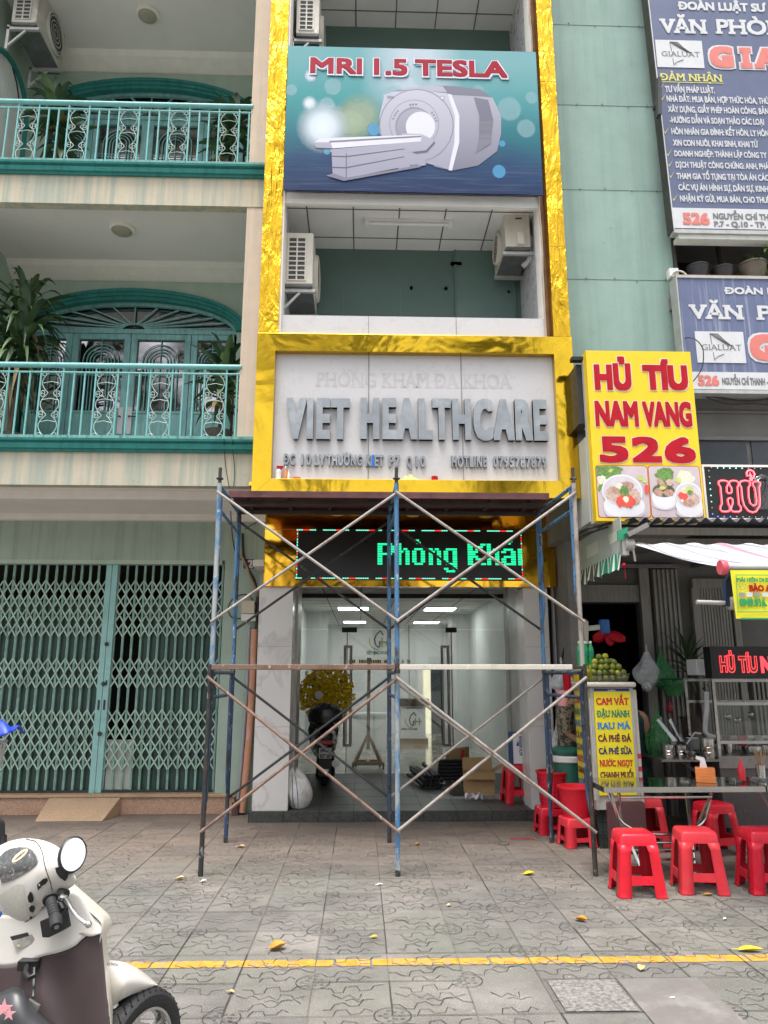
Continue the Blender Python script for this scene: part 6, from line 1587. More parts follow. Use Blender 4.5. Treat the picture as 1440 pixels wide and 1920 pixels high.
b = B(); b.lathe([(.176, .72), (.186, .73), (.186, .78), (.176, .79)], p, 28, cap=False); b.mi = 1; b.lathe([(.19, .83), (.19, .85), (.14, .88), (.001, .885)], p, 28, cap=False); b.build('lid', ['white', 'teal_bucket'], t_, smooth=True)

# ============================================================ STEEL TABLES
def table(lab, x0, x1, y0, y1, z):
    t_ = thing('folding_table', lab, 'table', ((x0+x1)/2, (y0+y1)/2, 0), 'steel folding tables of the noodle stall')
    b = B(); b.box(x0, x1, y0, y1, z-.002, z); b.mi = 1; b.box(x0, x1, y0, y0+.02, z-.045, z-.0021); b.box(x0, x1, y1-.02, y1, z-.045, z-.0021); b.box(x0, x0+.02, y0+.0201, y1-.0201, z-.045, z-.0021); b.box(x1-.02, x1, y0+.0201, y1-.0201, z-.045, z-.0021); b.build('tabletop', ['table_steel', 'stainless'], t_, bevel=.003)
    xa, xb = x0+.14, x1-.42; ym = (y0+y1)/2
    for k, (ya, yb_) in enumerate(((y0+.06, y1-.08), (y1-.06, y0+.08))):
        b = B(); X = xa if k == 0 else xa+.03
        b.tube([(xa+(.03*k), ya, z-.05), (xa+.16+(.03*k), yb_, .02)], .014, 8); b.tube([(xb-(.03*k), ya, z-.05), (xb-.16-(.03*k), yb_, .02)], .014, 8)
        b.tube([(xa+.03*k+.01, ya, z-.09), (xb-.03*k-.01, ya, z-.09)], .011, 8)
        b.tube([(xa+.14+.03*k, yb_+(.04 if k else -.04), .17), (xb-.14-.03*k, yb_+(.04 if k else -.04), .17)], .011, 8); b.tube([(xa+.13+.03*k, yb_+(.05 if k else -.05), .23), (xb-.13-.03*k, yb_+(.05 if k else -.05), .23)], .011, 8)
        b.mi = 1; b.tube([(xa+.157+.03*k, yb_, .003), (xa+.158+.03*k, yb_, .05)], .017, 8); b.tube([(xb-.157-.03*k, yb_, .003), (xb-.158-.03*k, yb_, .05)], .017, 8)
        b.build('leg_frame', ['stainless', 'black_plastic'], t_, smooth=True)
    b = B(); cx = (xa+xb)/2-.02; b.tube([(cx-.42, y0+.10, z-.05), (cx-.40, y0+.11, z-.16)]+[(cx-.36*math.cos(math.pi*i/12)**1 if 0 else cx-.38*math.cos(math.pi*i/12), y0+.12, z-.22-.17*math.sin(math.pi*i/12)) for i in range(13)]+[(cx+.40, y0+.11, z-.16), (cx+.42, y0+.10, z-.05)], .013, 8); b.build('curved_brace', 'stainless', t_, smooth=True)
    return t_
table('shiny steel folding table with an orange tissue box on it', 2.0, 3.345, 6.36, 6.93, .75)
table('shiny steel folding table running out of the right edge of the photo', 3.36, 4.7, 6.36, 6.93, .752)
# tissue box
c = at(1323, 1460, 6.62); t_ = thing('tissue_box', 'orange wood grain tissue box with a white tissue on the steel table', 'tissue box', (c.x, 6.62, .75), rotz=R_(-22), local=True)
b = B(); b.box(-.078, .078, -.062, .062, .001, .118); b.build('box', 'orange_wood', t_, bevel=.004)
b = B(); b.poly([(-.04, 0, .118), (.02, .01, .118), (.004, .0, .20), (-.06, -.02, .215), (-.068, -.015, .19), (-.03, -.01, .175)]); b.build('tissue', 'paper', t_, solid=.003)

# ============================================================ DRINK CART
YC = 7.62
dc = thing('drink_cart', 'narrow drink cart with yellow menu boards and black tiled foot', 'cart', (2.6, 7.9, 0))
cx0, cx1 = at(1113, 1400, YC).x, at(1193, 1400, YC).x; cy1 = 8.2
b = B(); b.box(cx0, cx1, YC+.012, cy1, .36, 1.52); b.mi = 1
for x in (cx0, cx1-.02): b.box(x-.004, x+.024, YC-.002, YC+.03, .36, 1.52)
b.box(cx0-.004, cx0+.02, cy1-.03, cy1+.002, .36, 1.52); b.build('body', ['cart_white', 'galv_steel'], dc)
b = B(); b.box(cx0+.02, cx1-.02, YC+.04, cy1-.02, 0, .359); 
b.build('tiled_foot', 'tile_dark_green', dc)
b = B()
for z in (.12, .24): b.box(cx0+.018, cx1-.018, YC+.038, YC+.04, z-.002, z+.002)
for k in range(4): x = cx0+.06+k*.1; b.box(x-.002, x+.002, YC+.038, YC+.04, 0, .359)
b.build('tile_joints', 'black_void', dc)
zt_c = at(1140, 1279, YC-.05).z
b = B(); b.box(cx0-.05, cx1+.03, YC-.05, cy1+.05, 1.525, zt_c); b.build('top_slab', 'cart_white', dc, bevel=.02)
b = B(); a = rect(1118, 1297, 1187, 1490, YC); bx0, bx1 = cx0+.028, cx1-.026; bz0, bz1 = at(1160, 1491, YC).z, at(1150, 1297, YC).z
b.box(bx0, bx1, YC-.006, YC+.011, bz0, bz1); mb = b.build('menu_board', 'menu_yellow', dc)
b = B(); b.box(bx0, bx1, YC-.002, YC+.011, bz1+.002, bz1+.035); b.mi = 1; b.box(bx0+.005, bx1-.005, YC-.0035, YC-.002, bz1+.006, bz1+.031); b.build('header_strip', ['law_white', 'menu_navy'], dc)
text('lettering', 'TIỆP', (1139, 1297.5, 1154, 1293.5), YC-.005, 'white', dc, .02)
def menu(par, Yp, side=False):
    rows = (('CAM VẮT', 1121, 1174, 1321.5, 1308.5, 'menu_red'), ('ĐẬU NÀNH', 1123, 1177, 1344.5, 1332, 'menu_green'), ('RAU MÁ', 1125, 1179, 1367, 1354.5, 'menu_blue'), ('CÀ PHÊ ĐÁ', 1127, 1181, 1390.5, 1378, 'menu_purple'), ('CÀ PHÊ SỮA', 1129, 1183, 1414, 1402, 'menu_navy'), ('NƯỚC NGỌT', 1131, 1185, 1437, 1425, 'menu_red'), ('CHANH MUỐI', 1133, 1186, 1459, 1447, 'menu_purple'), ('SUỐI LẠNH', 1135, 1188, 1483, 1472, 'menu_blue'))
    for s, x0, x1, yb_, yt, m_ in rows:
        a = rect(x0, yt, x1, yb_, YC)
        if not side: text('lettering', s, None, Yp, m_, par, .03, serif=.045, world=(bx0+.02, a[2], bx1-.022, a[3]))
        else:
            o = text('lettering', s, None, 0, m_, par, .03, serif=.045, world=(0, 0, .46, a[3]-a[2]))
            o.data.transform(Matrix.Translation(WORLD0[par.name])); o.data.transform(Matrix.Rotation(R_(-90), 4, 'Z')); o.data.transform(Matrix.Translation(Vector((Yp, cy1-.04, a[2]))-WORLD0[par.name]))
menu(mb, YC-.0085)
b = B(); b.box(cx0-.012, cx0-.001, YC+.06, cy1-.03, bz0, bz1); ms = b.build('menu_board', 'menu_yellow', dc); menu(ms, cx0-.0145, True)
b = B(); b.box(cx0-.016, cx0-.006, YC-.0, YC+.05, .45, 1.42); b.build('trim_board', 'cart_white', dc)
b = B(); p0, p1 = at(1189, 1297, YC+.02), at(1203, 1450, YC+.02); b.prism([(cx1+.012, YC+.02, 1.5), (cx1+.045, YC+.02, 1.5), (cx1+.05, YC+.02, .35), (cx1+.017, YC+.02, .35)], (0, .03, 0)); b.mi = 1
for z in (.88, .76): b.box(cx1+.0145, cx1+.0485, YC+.018, YC+.0198, z-.045, z+.0)
b.build('striped_post', ['cart_white', 'tick_red'], dc)
# bottles, limes, tray
zt2c = zt_c+.001
def bottle(lab, x, y, z, tint='bottle_green'):
    t_ = thing('soda_bottle', lab, 'bottle', (x, y, z), 'green soda bottles on the drink cart', local=True)
    b = B(); b.lathe([(.028, 0), (.032, .02), (.030, .09), (.032, .13), (.030, .17), (.014, .225), (.013, .235)], (0, 0, 0), 14); b.build('body', tint, t_, smooth=True)
    b = B(); b.lathe([(.033, .10), (.033, .155)], (0, 0, 0), 14, cap=False); b.build('label_band', 'menu_green', t_, smooth=True)
    b = B(); b.lathe([(.015, .232), (.015, .255), (.001, .256)], (0, 0, 0), 10); b.build('cap', 'white', t_)
    return t_
b0 = None; zb_ = zt2c+.165
t_ = thing('juice_crate', 'yellow juice packs stacked on the cart under the green bottles', 'packs', (cx0+.08, YC+.35, zt2c))
b = B(); b.box(cx0-.04, cx0+.14, YC+.25, YC+.45, zt2c, zb_-.002); b.build('pack', 'sign_yellow', t_, bevel=.01)
for k, (dx, dy, lab) in enumerate(((-.015, 0, 'green soda bottle half hidden by the right scaffold leg'), (.045, 0, 'green soda bottle in the middle of the front row on cart'), (.105, 0, 'green soda bottle nearest the limes at the end of the row'), (.015, .07, 'green soda bottle in the rear row, left'), (.075, .07, 'green soda bottle in the rear row, right'))):
    if k == 0: b0 = bottle(lab, cx0+.015+dx, YC+.30+dy, zb_)
    else: dup(b0, (cx0+.015+dx, YC+.30+dy, zb_), k*.7, lab)
# tray of limes
tc = Vector(((at(1104, 1270, YC+.16).x+at(1174, 1270, YC+.16).x)/2, YC+.17, zt2c)); hwx = (at(1174, 1270, YC+.16).x-at(1104, 1270, YC+.16).x)/2
b = B()
def tray(u, v): return None
r0 = [(-hwx*.86, -.11), (hwx*.86, -.11), (hwx*.86, .11), (-hwx*.86, .11)]; r1 = [(-hwx, -.14), (hwx, -.14), (hwx, .14), (-hwx, .14)]
V0 = [b.bm.verts.new((tc.x+x, tc.y+y, tc.z+.002)) for x, y in r0]; V1 = [b.bm.verts.new((tc.x+x, tc.y+y, tc.z+.085)) for x, y in r1]
for i in range(4): b._f([V0[i], V0[(i+1) % 4], V1[(i+1) % 4], V1[i]])
b._f(V0)
for i in range(4): b.tube([(tc.x+r1[i][0], tc.y+r1[i][1], tc.z+.086), (tc.x+r1[(i+1) % 4][0], tc.y+r1[(i+1) % 4][1], tc.z+.086)], .004, 5)
tag(b.build('glass_tray', 'cabinet_glass', origin=tc), 'clear tray heaped with green oranges on the drink cart', 'tray')
bb = B(); bb.ball((0, 0, 0), .034, 16, 10); lm = bb.build('green_orange', 'lime', smooth=True)
tag(lm, 'dark green orange in the heap on the drink cart tray', 'orange', 'green oranges heaped in the tray'); lm2 = None
spots = []
for lay, (nx, ny, z) in enumerate(((6, 3, .038), (6, 3, .095), (5, 3, .15), (4, 2, .203), (2, 1, .254))):
    for i in range(nx):
        for j in range(ny): spots.append((tc.x+(i-(nx-1)/2)*.063+rg.uniform(-.011, .011)-(.01*lay), tc.y+(j-(ny-1)/2)*.064+rg.uniform(-.010, .010), tc.z+z+rg.uniform(-.006, .006)))
my = lm.data.copy(); my.materials.clear(); my.materials.append(MATS['lime_yellow'])
for k, s in enumerate(spots):
    o = lm if k == 0 else lm.copy()
    if k: COL.objects.link(o)
    o.location = s; o.rotation_euler = (rg.random()*6, rg.random()*6, rg.random()*6); o.scale = (rg.uniform(.93, 1.06),)*2+(rg.uniform(.88, .98),)
    if k in (len(spots)-1, 30, 37, 20, 51): o.data = my; o['label'] = 'yellowing green orange in the heap on the drink cart tray'; o['group'] = 'yellowing oranges heaped in the tray'
# wall fan
fc = at(1133, 1176, 8.7); t_ = thing('wall_fan', 'wall fan with blue motor and red blades in the dark doorway', 'fan', fc)
b = B(); p = at(1098, 1182, 8.7); b.prism([(p.x-.03, 8.66, p.z-.16), (p.x+.015, 8.66, p.z-.16), (p.x+.03, 8.66, p.z+.10), (p.x-.02, 8.66, p.z+.14), (p.x-.04, 8.66, p.z+.10)], (0, .08, 0)); b.bar((p.x, 8.7, p.z+.02), (fc.x-.05, 8.7, fc.z+.0), .05, .06); b.build('wall_bracket', 'ac_cream', t_, bevel=.008)
b = B(); b.lathe([(.05, .09), (.062, .08), (.066, -.06), (.055, -.075)], fc, 18); b.build('motor', 'fan_blue', t_, smooth=True)
for k, (ang, ln) in enumerate(((-15, .22), (200, .18), (-75, .20))):
    b = B(); c0 = fc+Vector((.02, -.02, -.085)); d = Vector((math.cos(R_(ang)), -.15, math.sin(R_(ang))*.55)); s = Vector((-d.z, .25, d.x)).normalized()
    b.grid(lambda u, v: c0+d*ln*u+s*(v-.5)*(.03+.10*math.sin(math.pi*min(1, u*.8+.1)))+Vector((0, .03*u*u, -.02*u)), 8, 3); b.build('blade', 'sign_red', t_, smooth=True, solid=.004)

# ============================================================ FOOD STALL
YS_ = 7.75
fs = thing('food_cabinet', 'steel and glass food cabinet of the noodle stall with a lit sign', 'food stall', (3.7, 8.0, 0))
fx0 = at(1346, 1400, YS_).x; zsh = at(1350, 1418, YS_).z; ztp = at(1340, 1273, YS_).z
b = B(); b.box(fx0, 5.2, YS_, YS_+.7, .16, zsh-.12); b.mi = 1; b.box(fx0-.005, 5.2, YS_-.01, YS_+.7, zsh-.12, zsh); b.build('body', ['cart_steel', 'dull_steel'], fs, bevel=.005)
b = B()
for x in (fx0, 5.15):
    for y in (YS_, YS_+.67): b.box(x, x+.03, y, y+.03, zsh, ztp)
for y in (YS_, YS_+.67):
    for z in (ztp-.03, zsh+.50, zsh+.12): b.box(fx0+.031, 5.149, y, y+.03, z, z+.03)
for z in (zsh+.12,): b.box(fx0, fx0+.03, YS_+.031, YS_+.669, z, z+.03)
b.build('frame', 'stainless', fs)
b = B(); b.box(fx0+.032, 5.1, YS_+.012, YS_+.016, zsh+.151, zsh+.499); b.build('glass', 'cabinet_glass', fs)
b = B(); sx0 = at(1238, 1412, YS_).x; b.box(sx0, fx0-.006, YS_-.02, YS_+.55, zsh-.05, zsh-.03); b.mi = 1; b.bar((fx0-.02, YS_+.1, .55), (sx0+.25, YS_+.1, zsh-.06), .04, .03); b.build('side_shelf', ['dull_steel', 'iron_dark'], fs)
b = B()
for x in (fx0+.06, 5.1): b.tube([(x, YS_+.05, .02), (x, YS_+.05, .2)], .03, 8)
b.build('leg', 'iron_dark', fs)
# lit sign on top
sgn = thing('lit_sign', 'black light box with red letters on top of the food cabinet', 'sign', (3.8, 7.72, ztp))
a = rect(1333, 1212, 1440, 1272, 7.70)
b = B(); b.box(a[0], 5.25, 7.70, 7.86, a[2], a[3]); b.build('light_box', 'black_plastic', sgn, bevel=.006)
vtext('HỦ', 'HỦ', 1349.5, 1261, 1229.5, 1378, 7.694, 'neon_red', sgn, .055); vtext('TÍU', 'TÍU', 1385, 1261.5, 1230, 1420, 7.694, 'neon_red', sgn, .055); vtext('NAM VANG', 'N', 1426, 1262, 1230.5, 1444, 7.694, 'neon_red', sgn, .055)
for s, x0, x1 in (('HỦ', 1350.5, 1377), ('TÍU', 1386, 1419)): vtext(s, s, x0, 1259.5, 1231, x1, 7.690, 'letter_core', sgn, .012)
b = B(); a2 = rect(1340, 1218, 1440, 1267, 7.699)
for q in ((a2[0], 5.2, a2[3]-.006, a2[3]), (a2[0], 5.2, a2[2], a2[2]+.006), (a2[0], a2[0]+.006, a2[2], a2[3])): b.box(q[0], q[1], 7.697, 7.6995, q[2], q[3])
b.build('inner_line', 'dark_dusty_metal', sgn)
# box and white board left of the sign
p = rect(1306, 1236, 1334, 1266, 8.0); b = B(); b.box(p[0], p[1], 8.0, 8.25, p[2], p[3]); tag(b.build('white_box', 'law_white', bevel=.006, origin=((p[0]+p[1])/2, 8.1, p[2])), 'pale square box left of the red lit sign on the cabinet', 'box')
# pots on the side shelf
zp_ = zsh-.028
def pot(lab, px_, r, h, mat='stainless', y=YS_+.12, lid=False):
    x = at(px_, 1400, y).x; t_ = thing('steel_pot', lab, 'pot', (x, y, zp_), 'steel pots on the cabinet shelf')
    b = B(); b.lathe([(r*.96, 0), (r, .01), (r, h), (r+.008, h+.004), (r+.008, h+.01), (r-.004, h+.008), (r-.006, .015), (.001, .012)], (x, y, zp_), 24, cap=False)
    for z in (.3, .55): b.lathe([(r+.001, h*z), (r+.004, h*z+.004), (r+.001, h*z+.008)], (x, y, zp_), 24, cap=False)
    b.build('body', mat, t_, smooth=True); return t_
pot('low steel pot at the left end of the shelf beside the green bag', 1252, .065, .125); pot('steel pot with a ladle second from left on the shelf', 1275, .08, .11, y=YS_+.2); pot('steel beaker pot nearest the cabinet on the shelf', 1327, .075, .19, y=YS_+.08)
x = at(1296, 1400, YS_).x; b = B(); b.lathe([(.05, 0), (.085, .05), (.09, .07), (.082, .05), (.001, .02)], (x, YS_, zp_), 20, cap=False); b.mi = 1
rg = random.Random(14)
for k in range(40): p = Vector((x+rg.uniform(-.07, .07), YS_+rg.uniform(-.07, .07), zp_+rg.uniform(.05, .085))); b.poly([p, p+Vector((.02, .01, .012)), p+Vector((.01, .025, .0))])
tag(b.build('glass_bowl', ['cabinet_glass', 'leaf_mid'], origin=(x, YS_, zp_), smooth=True), 'clear bowl of herbs at the front of the cabinet shelf', 'bowl')
b = B(); p = at(1288, 1395, YS_+.2); b.tube([p, p+Vector((.10, .02, .11))], .009, 6); b.tube([p+Vector((.1, .02, .11)), p+Vector((.16, .0, .10))], .014, 6); tag(b.build('ladle', 'galv_steel', smooth=True, origin=p), 'steel ladle sticking out of the pots on the shelf', 'ladle')
b = B(); rg = random.Random(5)
for k in range(2):
    p = at(1262+k*14, 1390, YS_+.25); b.poly([p, p+Vector((.05, 0, 0)), p+Vector((-.11+.05*k, .05, .23)), p+Vector((-.14+.05*k, .05, .21))])
tag(b.build('plastic_bag', 'clear_plastic', solid=.002, origin=at(1262, 1390, YS_+.25)), 'clear plastic bag corner sticking up behind the pots', 'bag')
b = B(); pts = [(1325, 1297), (1325, 1330), (1322, 1360), (1322, 1372), (1328, 1379), (1345, 1384)]; b.tube([at(x, y, 8.3) for x, y in pts], .026, 10); tag(b.build('bent_pipe', 'white_pipe', smooth=True, origin=at(1345, 1384, 8.3)), 'bent white plastic pipe left of the food cabinet', 'pipe')
b = B(); b.box(at(1312, 1300, 8.6).x, at(1316, 1300, 8.6).x, 8.58, 8.62, .3, 1.7); b.box(at(1322, 1300, 8.6).x, at(1324, 1300, 8.6).x, 8.58, 8.62, 1.2, 1.62); tag(b.build('hanging_rail', 'dull_steel', origin=at(1314, 1380, 8.6)), 'upright steel rail beside the bent white pipe', 'rail')
# jars inside the cabinet
for k, (px_, lab, r, h) in enumerate(((1366, 'steel jar at the left inside the food cabinet', .045, .11), (1410, 'wide steel pan in the middle of the food cabinet', .10, .07), (1436, 'steel bowl at the right edge inside the food cabinet', .07, .08))):
    x = at(px_, 1405, YS_+.3).x; b = B(); b.lathe([(r*.9, 0), (r, h*.5), (r*.95, h), (r*.3, h*1.15), (.001, h*1.2)], (x, YS_+.3, zsh+.002), 20, cap=False); tag(b.build('food_pan', 'stainless', smooth=True, origin=(x, YS_+.3, zsh)), lab, 'pan', 'steel pans inside the food cabinet')
# maroon tray leaning under the table
b = B(); p0 = at(1142, 1585, 7.45); b.prism(rrect(p0.x, p0.x+.36, .02, .47, .03, 7.42), (0, .05, 0)); b.mi = 1; b.prism(rrect(p0.x+.02, p0.x+.34, .04, .45, .03, 7.415), (0, .004, 0)); tag(b.build('maroon_tray', ['maroon', 'maroon'], origin=(p0.x, 7.43, 0), bevel=.006), 'dark maroon plastic tray leaning against the drink cart foot', 'tray')
# hanging bags
def bag(lab, c, sx, sy, sz, mat, tie=True, seed=1):
    rg = random.Random(seed); t_ = thing('plastic_bag', lab, 'bag', c)
    b = B(); ph = [rg.uniform(0, 6) for _ in range(6)]
    def fn(u, v):
        a = 2*math.pi*u; r = (.16+.84*min(1, v*1.9)**1.3)*(1-max(0, (v-.72)/.28)**2.2*.75) if tie else math.sin(math.pi*(v*.9+.05))**.6
        r *= 1+.14*math.sin(a*5+ph[0]+v*3)+.08*math.sin(a*9+ph[1]-v*6)
        return (c.x+sx*r*math.cos(a), c.y+sy*r*math.sin(a), c.z-sz*v)
    b.grid(fn, 30, 14); b.build('film', mat, t_, smooth=True, weld=True)
    if tie: b = B(); b.tube([c+Vector((0, 0, .08)), c+Vector((0, 0, -.03))], .012, 6); b.build('knot', mat, t_)
    return t_
bag('crumpled white plastic bag of cups hanging on the gate post', at(1212, 1222, 9.0), .16, .10, .42, 'bag_clear', seed=2)
c = at(1213, 1288, 8.95); b = B(); b.ball(c, .062, 16, 10); tag(b.build('cup_stack', 'foil_cup', smooth=True, origin=c), 'round stack of clear cups below the white hanging bag', 'cups')
bag('translucent green bag hanging beside the white bag on the gate', at(1238, 1225, 9.0), .14, .10, .42, 'bag_green', seed=4)
c = at(1262, 1282, 8.95); t_ = thing('wire_basket', 'green plastic basket hanging on the accordion gate', 'basket', c)
b = B(); b.lathe([(.10, -.14), (.15, .05), (.16, .055)], c, 20, cap=False); b.build('body', 'bag_green', t_, smooth=True)
b = B(); b.lathe([(.155, .045), (.168, .055), (.155, .065)], c, 20, cap=False); b.build('rim', 'teal_bucket', t_)
bag('tall green and clear bag of herbs hanging by the cart corner', at(1231, 1335, 8.2), .12, .10, .50, 'bag_green', seed=6)
bag('clear plastic bag of rolls behind the bent pipe', at(1240, 1358, 8.3), .13, .08, .30, 'bag_clear', seed=8)
bag('small red and clear bag hanging low on the accordion gate', at(1254, 1312, 9.2), .04, .03, .16, 'red_bag', seed=9)
bag('white bag hanging behind the right scaffold legs beside the cart', at(1052, 1246, 8.5), .12, .09, .30, 'bag_clear', seed=12)
bag('white bag hanging low against the marble pillar near the cart', at(1044, 1362, 8.75), .09, .07, .36, 'bag_clear', seed=13)
c = at(1064, 1300, 8.15); t_ = thing('straw_cup', 'red stack of cups in a pink basket behind the scaffold', 'cups', (c.x, c.y, c.z))
b = B(); b.lathe([(.035, -.05), (.045, .20)], c, 14); b.build('cups', 'sign_red', t_, smooth=True)
b = B(); b.lathe([(.05, -.13), (.065, .03)], c+Vector((-.06, 0, 0)), 14); b.build('basket', 'pink_plastic', t_)

# more of the stall's clutter
c = at(1335, 1049, 8.9); t_ = thing('globe_lamp', 'unlit frosted globe lamp on the wall under the canopy', 'lamp', c)
b = B(); b.ball(c, .06, 16, 10); b.build('globe', 'soffit_edge', t_, smooth=True); b = B(); b.lathe([(.04, 0), (.04, .5)], c+Vector((0, .03, 0)), 12, 'y'); b.build('base', 'dull_steel', t_)
def small(name, lab, cat, px_, py_, Y, prof, mat, grp=None):
    p = at(px_, py_, Y); b = B(); b.lathe(prof, p, 16, cap=False); return tag(b.build(name, mat, smooth=True, origin=p), lab, cat, grp)
J = [(.001, 0), (.04, 0), (.042, .09), (.036, .10), (.001, .10)]
small('sauce_jar', 'dark sauce jar on the cabinet rail behind the glass, left', 'jar', 1362, 1398, YS_+.5, J, 'pot_brown', 'jars behind the cabinet glass')
small('sauce_jar', 'red sauce jar on the cabinet rail behind the glass', 'jar', 1392, 1398, YS_+.5, J, 'menu_red', 'jars behind the cabinet glass')
small('sauce_jar', 'pale jar at the right edge behind the cabinet glass', 'jar', 1424, 1397, YS_+.5, J, 'law_white', 'jars behind the cabinet glass')
BW = [(.001, 0), (.04, 0), (.085, .05), (.09, .052), (.04, .006)]
for k in range(5): small('noodle_bowl', 'white noodle bowl number %s from the bottom of the stack on the shelf end' % ('one', 'two', 'three', 'four', 'five')[k], 'bowl', 1303, 1405-k*3.0, YS_+.38, BW, 'law_white', 'stacked noodle bowls')
small('chopstick_cup', 'steel cup of chopsticks on the right table', 'cup', 1428, 1459, 6.7, [(.001, 0), (.035, 0), (.038, .11), (.034, .11), (.03, .01)], 'stainless')
p = at(1428, 1459, 6.7); b = B(); rg = random.Random(7)
for k in range(14): b.tube([p+Vector((rg.uniform(-.02, .02), rg.uniform(-.02, .02), .03)), p+Vector((rg.uniform(-.05, .05), rg.uniform(-.03, .03), .23))], .003, 4)
tag(b.build('chopsticks', 'wood_brown', origin=p), 'bunch of wooden chopsticks in the steel cup on the right table', 'chopsticks')
p = at(1392, 1461, 6.6); small('sauce_bottle', 'small red chilli sauce bottle on the right table', 'bottle', 1392, 1463, 6.6, [(.001, 0), (.028, 0), (.03, .02), (.03, .10), (.012, .14), (.010, .17), (.001, .172)], 'menu_red')
for k, (px_, ln, lab) in enumerate(((1360, .22, 'steel ladle hanging from the left of the cabinet top rail'), (1378, .26, 'steel strainer hanging from the middle of the cabinet top rail'), (1402, .20, 'steel scoop hanging from the right of the cabinet top rail'))):
    p = at(px_, 1300, YS_+.6); b = B(); b.tube([p, p-Vector((0, 0, ln))], .006, 6); b.ball(p-Vector((0, .01, ln+.03)), .04, 12, 8, (1, .5, .8)); tag(b.build('ladle', 'stainless', smooth=True, origin=p), lab, 'ladle', 'ladles hanging in the cabinet')
# pipes, boxes and wires in the corner between clinic and shop
for nm, lab, pts, r, m_ in (('drain_pipe', 'pale grey drain pipe beside the right marble pillar', ((1040, 1098, 9.3), (1046, 1250, 9.3), (1052, 1400, 9.3), (1058, 1505, 9.3)), .055, 'white_pipe'), ('drain_pipe', 'darker grey pipe close to the shop doorway behind the cart', ((1072, 1105, 9.2), (1078, 1250, 9.2), (1084, 1480, 9.2)), .05, 'grey_pvc'), ('drain_pipe', 'thin grey pipe next to the pale drain pipe by the pillar', ((1060, 1010, 9.25), (1062, 1120, 9.25), (1066, 1260, 9.25), (1070, 1490, 9.25)), .03, 'grey_pvc')): pipe(nm, lab, pts, r, m_)
for px0, py0, px1, py1, lab in ((1052, 988, 1072, 1010, 'small grey junction box high behind the right scaffold legs'), (1058, 1116, 1088, 1148, 'pale grey meter box behind the right front scaffold leg')):
    a = rect(px0, py0, px1, py1, 9.0); b = B(); b.box(a[0], a[1], 9.0, 9.14, a[2], a[3]); tag(b.build('junction_box', 'sign_back', bevel=.008, origin=((a[0]+a[1])/2, 9.07, a[2])), lab, 'box')
cable('black cable bundle dropping between clinic and noodle shop', ((1066, 975, 8.9), (1058, 1020, 8.95), (1052, 1080, 9.0), (1056, 1110, 9.0)), .02)
cable('black cable curving down past the pale meter box to the cart', ((1085, 1160, 8.9), (1075, 1190, 8.9), (1060, 1210, 8.9), (1052, 1245, 8.95)), .011)
cable('black cable running out under the yellow sign to the winch', ((1082, 1003, 7.6), (1100, 992, 7.3), (1130, 985, 7.2), (1160, 978, 7.1)), .012)
cable('second dark cable under the yellow sign along the side panel', ((1080, 1010, 7.7), (1105, 1000, 7.35), (1140, 988, 7.2)), .009)

# ============================================================ INSIDE AND IN FRONT OF THE CLINIC
# reception desk
yd_ = 17.4; a = rect(752, 1324, 798, 1392, yd_)
t_ = thing('reception_desk', 'white reception desk with a leaf and cross logo deep in the clinic', 'desk', ((a[0]+a[1])/2, yd_, ZS))
b = B(); b.box(a[0], a[1], yd_, yd_+.6, ZS+.12, a[3]); b.build('front', 'interior_wall', t_)
b = B(); b.box(a[0]-.12, a[1]+.08, yd_-.06, yd_+.6, a[3]+.002, a[3]+.16); b.mi = 1; b.box(a[0]-.1, a[1]+.06, yd_+.05, yd_+.55, ZS, ZS+.119); b.build('counter', ['shelf_brown', 'wood_brown'], t_)
c0 = at(776, 1352, yd_); logo(t_, c0.x-.02, c0.z, .20, yd_-.02, 'logo')
text('lettering', 'RECEPTION', (762, 1329.5, 793, 1325.8), yd_-.004, 'law_grey', t_, .04); text('lettering', 'HEALTHCARE', (752.5, 1369, 783, 1365), yd_-.004, 'leaf_dark_green', t_, .04)
# low cabinet and bench behind the flowers
b = B(); a = rect(652, 1341, 724, 1410, 16); b.box(a[0], a[1], 16, 16.5, ZS, a[3]); b.box(a[0]-.02, a[1]+.02, 15.96, 16.5, a[3], a[3]+.04); tag(b.build('low_cabinet', 'interior_wall', origin=(a[0], 16, ZS)), 'low white cabinet in the clinic behind the wooden stand', 'cabinet')
# wooden stand on castors
p = gnd(690, 1440, ZS); t_ = thing('wooden_stand', 'thin wooden pole stand with a splayed castor base behind the clinic glass', 'stand', (p.x, p.y, ZS))
xt = at(692, 1240, p.y); b = B(); b.bar((p.x, p.y, ZS+.3), (p.x+.01, p.y, at(692, 1238, p.y).z), .055, .05); b.mi = 1; b.box(p.x-.03, p.x+.05, p.y-.04, p.y+.04, xt.z-.02, xt.z+.06); b.build('pole', ['wood_brown', 'black_plastic'], t_)
b = B()
for sx, sy in ((-.24, -.2), (.24, -.2), (-.2, .22), (.2, .22)): b.bar((p.x, p.y, ZS+.55), (p.x+sx, p.y+sy, ZS+.08), .035, .03)
b.bar((p.x-.27, p.y-.2, ZS+.09), (p.x+.27, p.y-.2, ZS+.09), .05, .05); b.bar((p.x-.23, p.y+.2, ZS+.09), (p.x+.23, p.y+.2, ZS+.09), .05, .05); b.bar((p.x, p.y-.2, ZS+.10), (p.x, p.y+.2, ZS+.10), .05, .05)
b.mi = 1
for sx, sy in ((-.25, -.2), (.25, -.2), (-.21, .2), (.21, .2)): b.lathe([(.04, -.015), (.04, .015)], (p.x+sx, p.y+sy, ZS+.041), 12, 'x')
b.build('base', ['wood_brown', 'rubber'], t_)
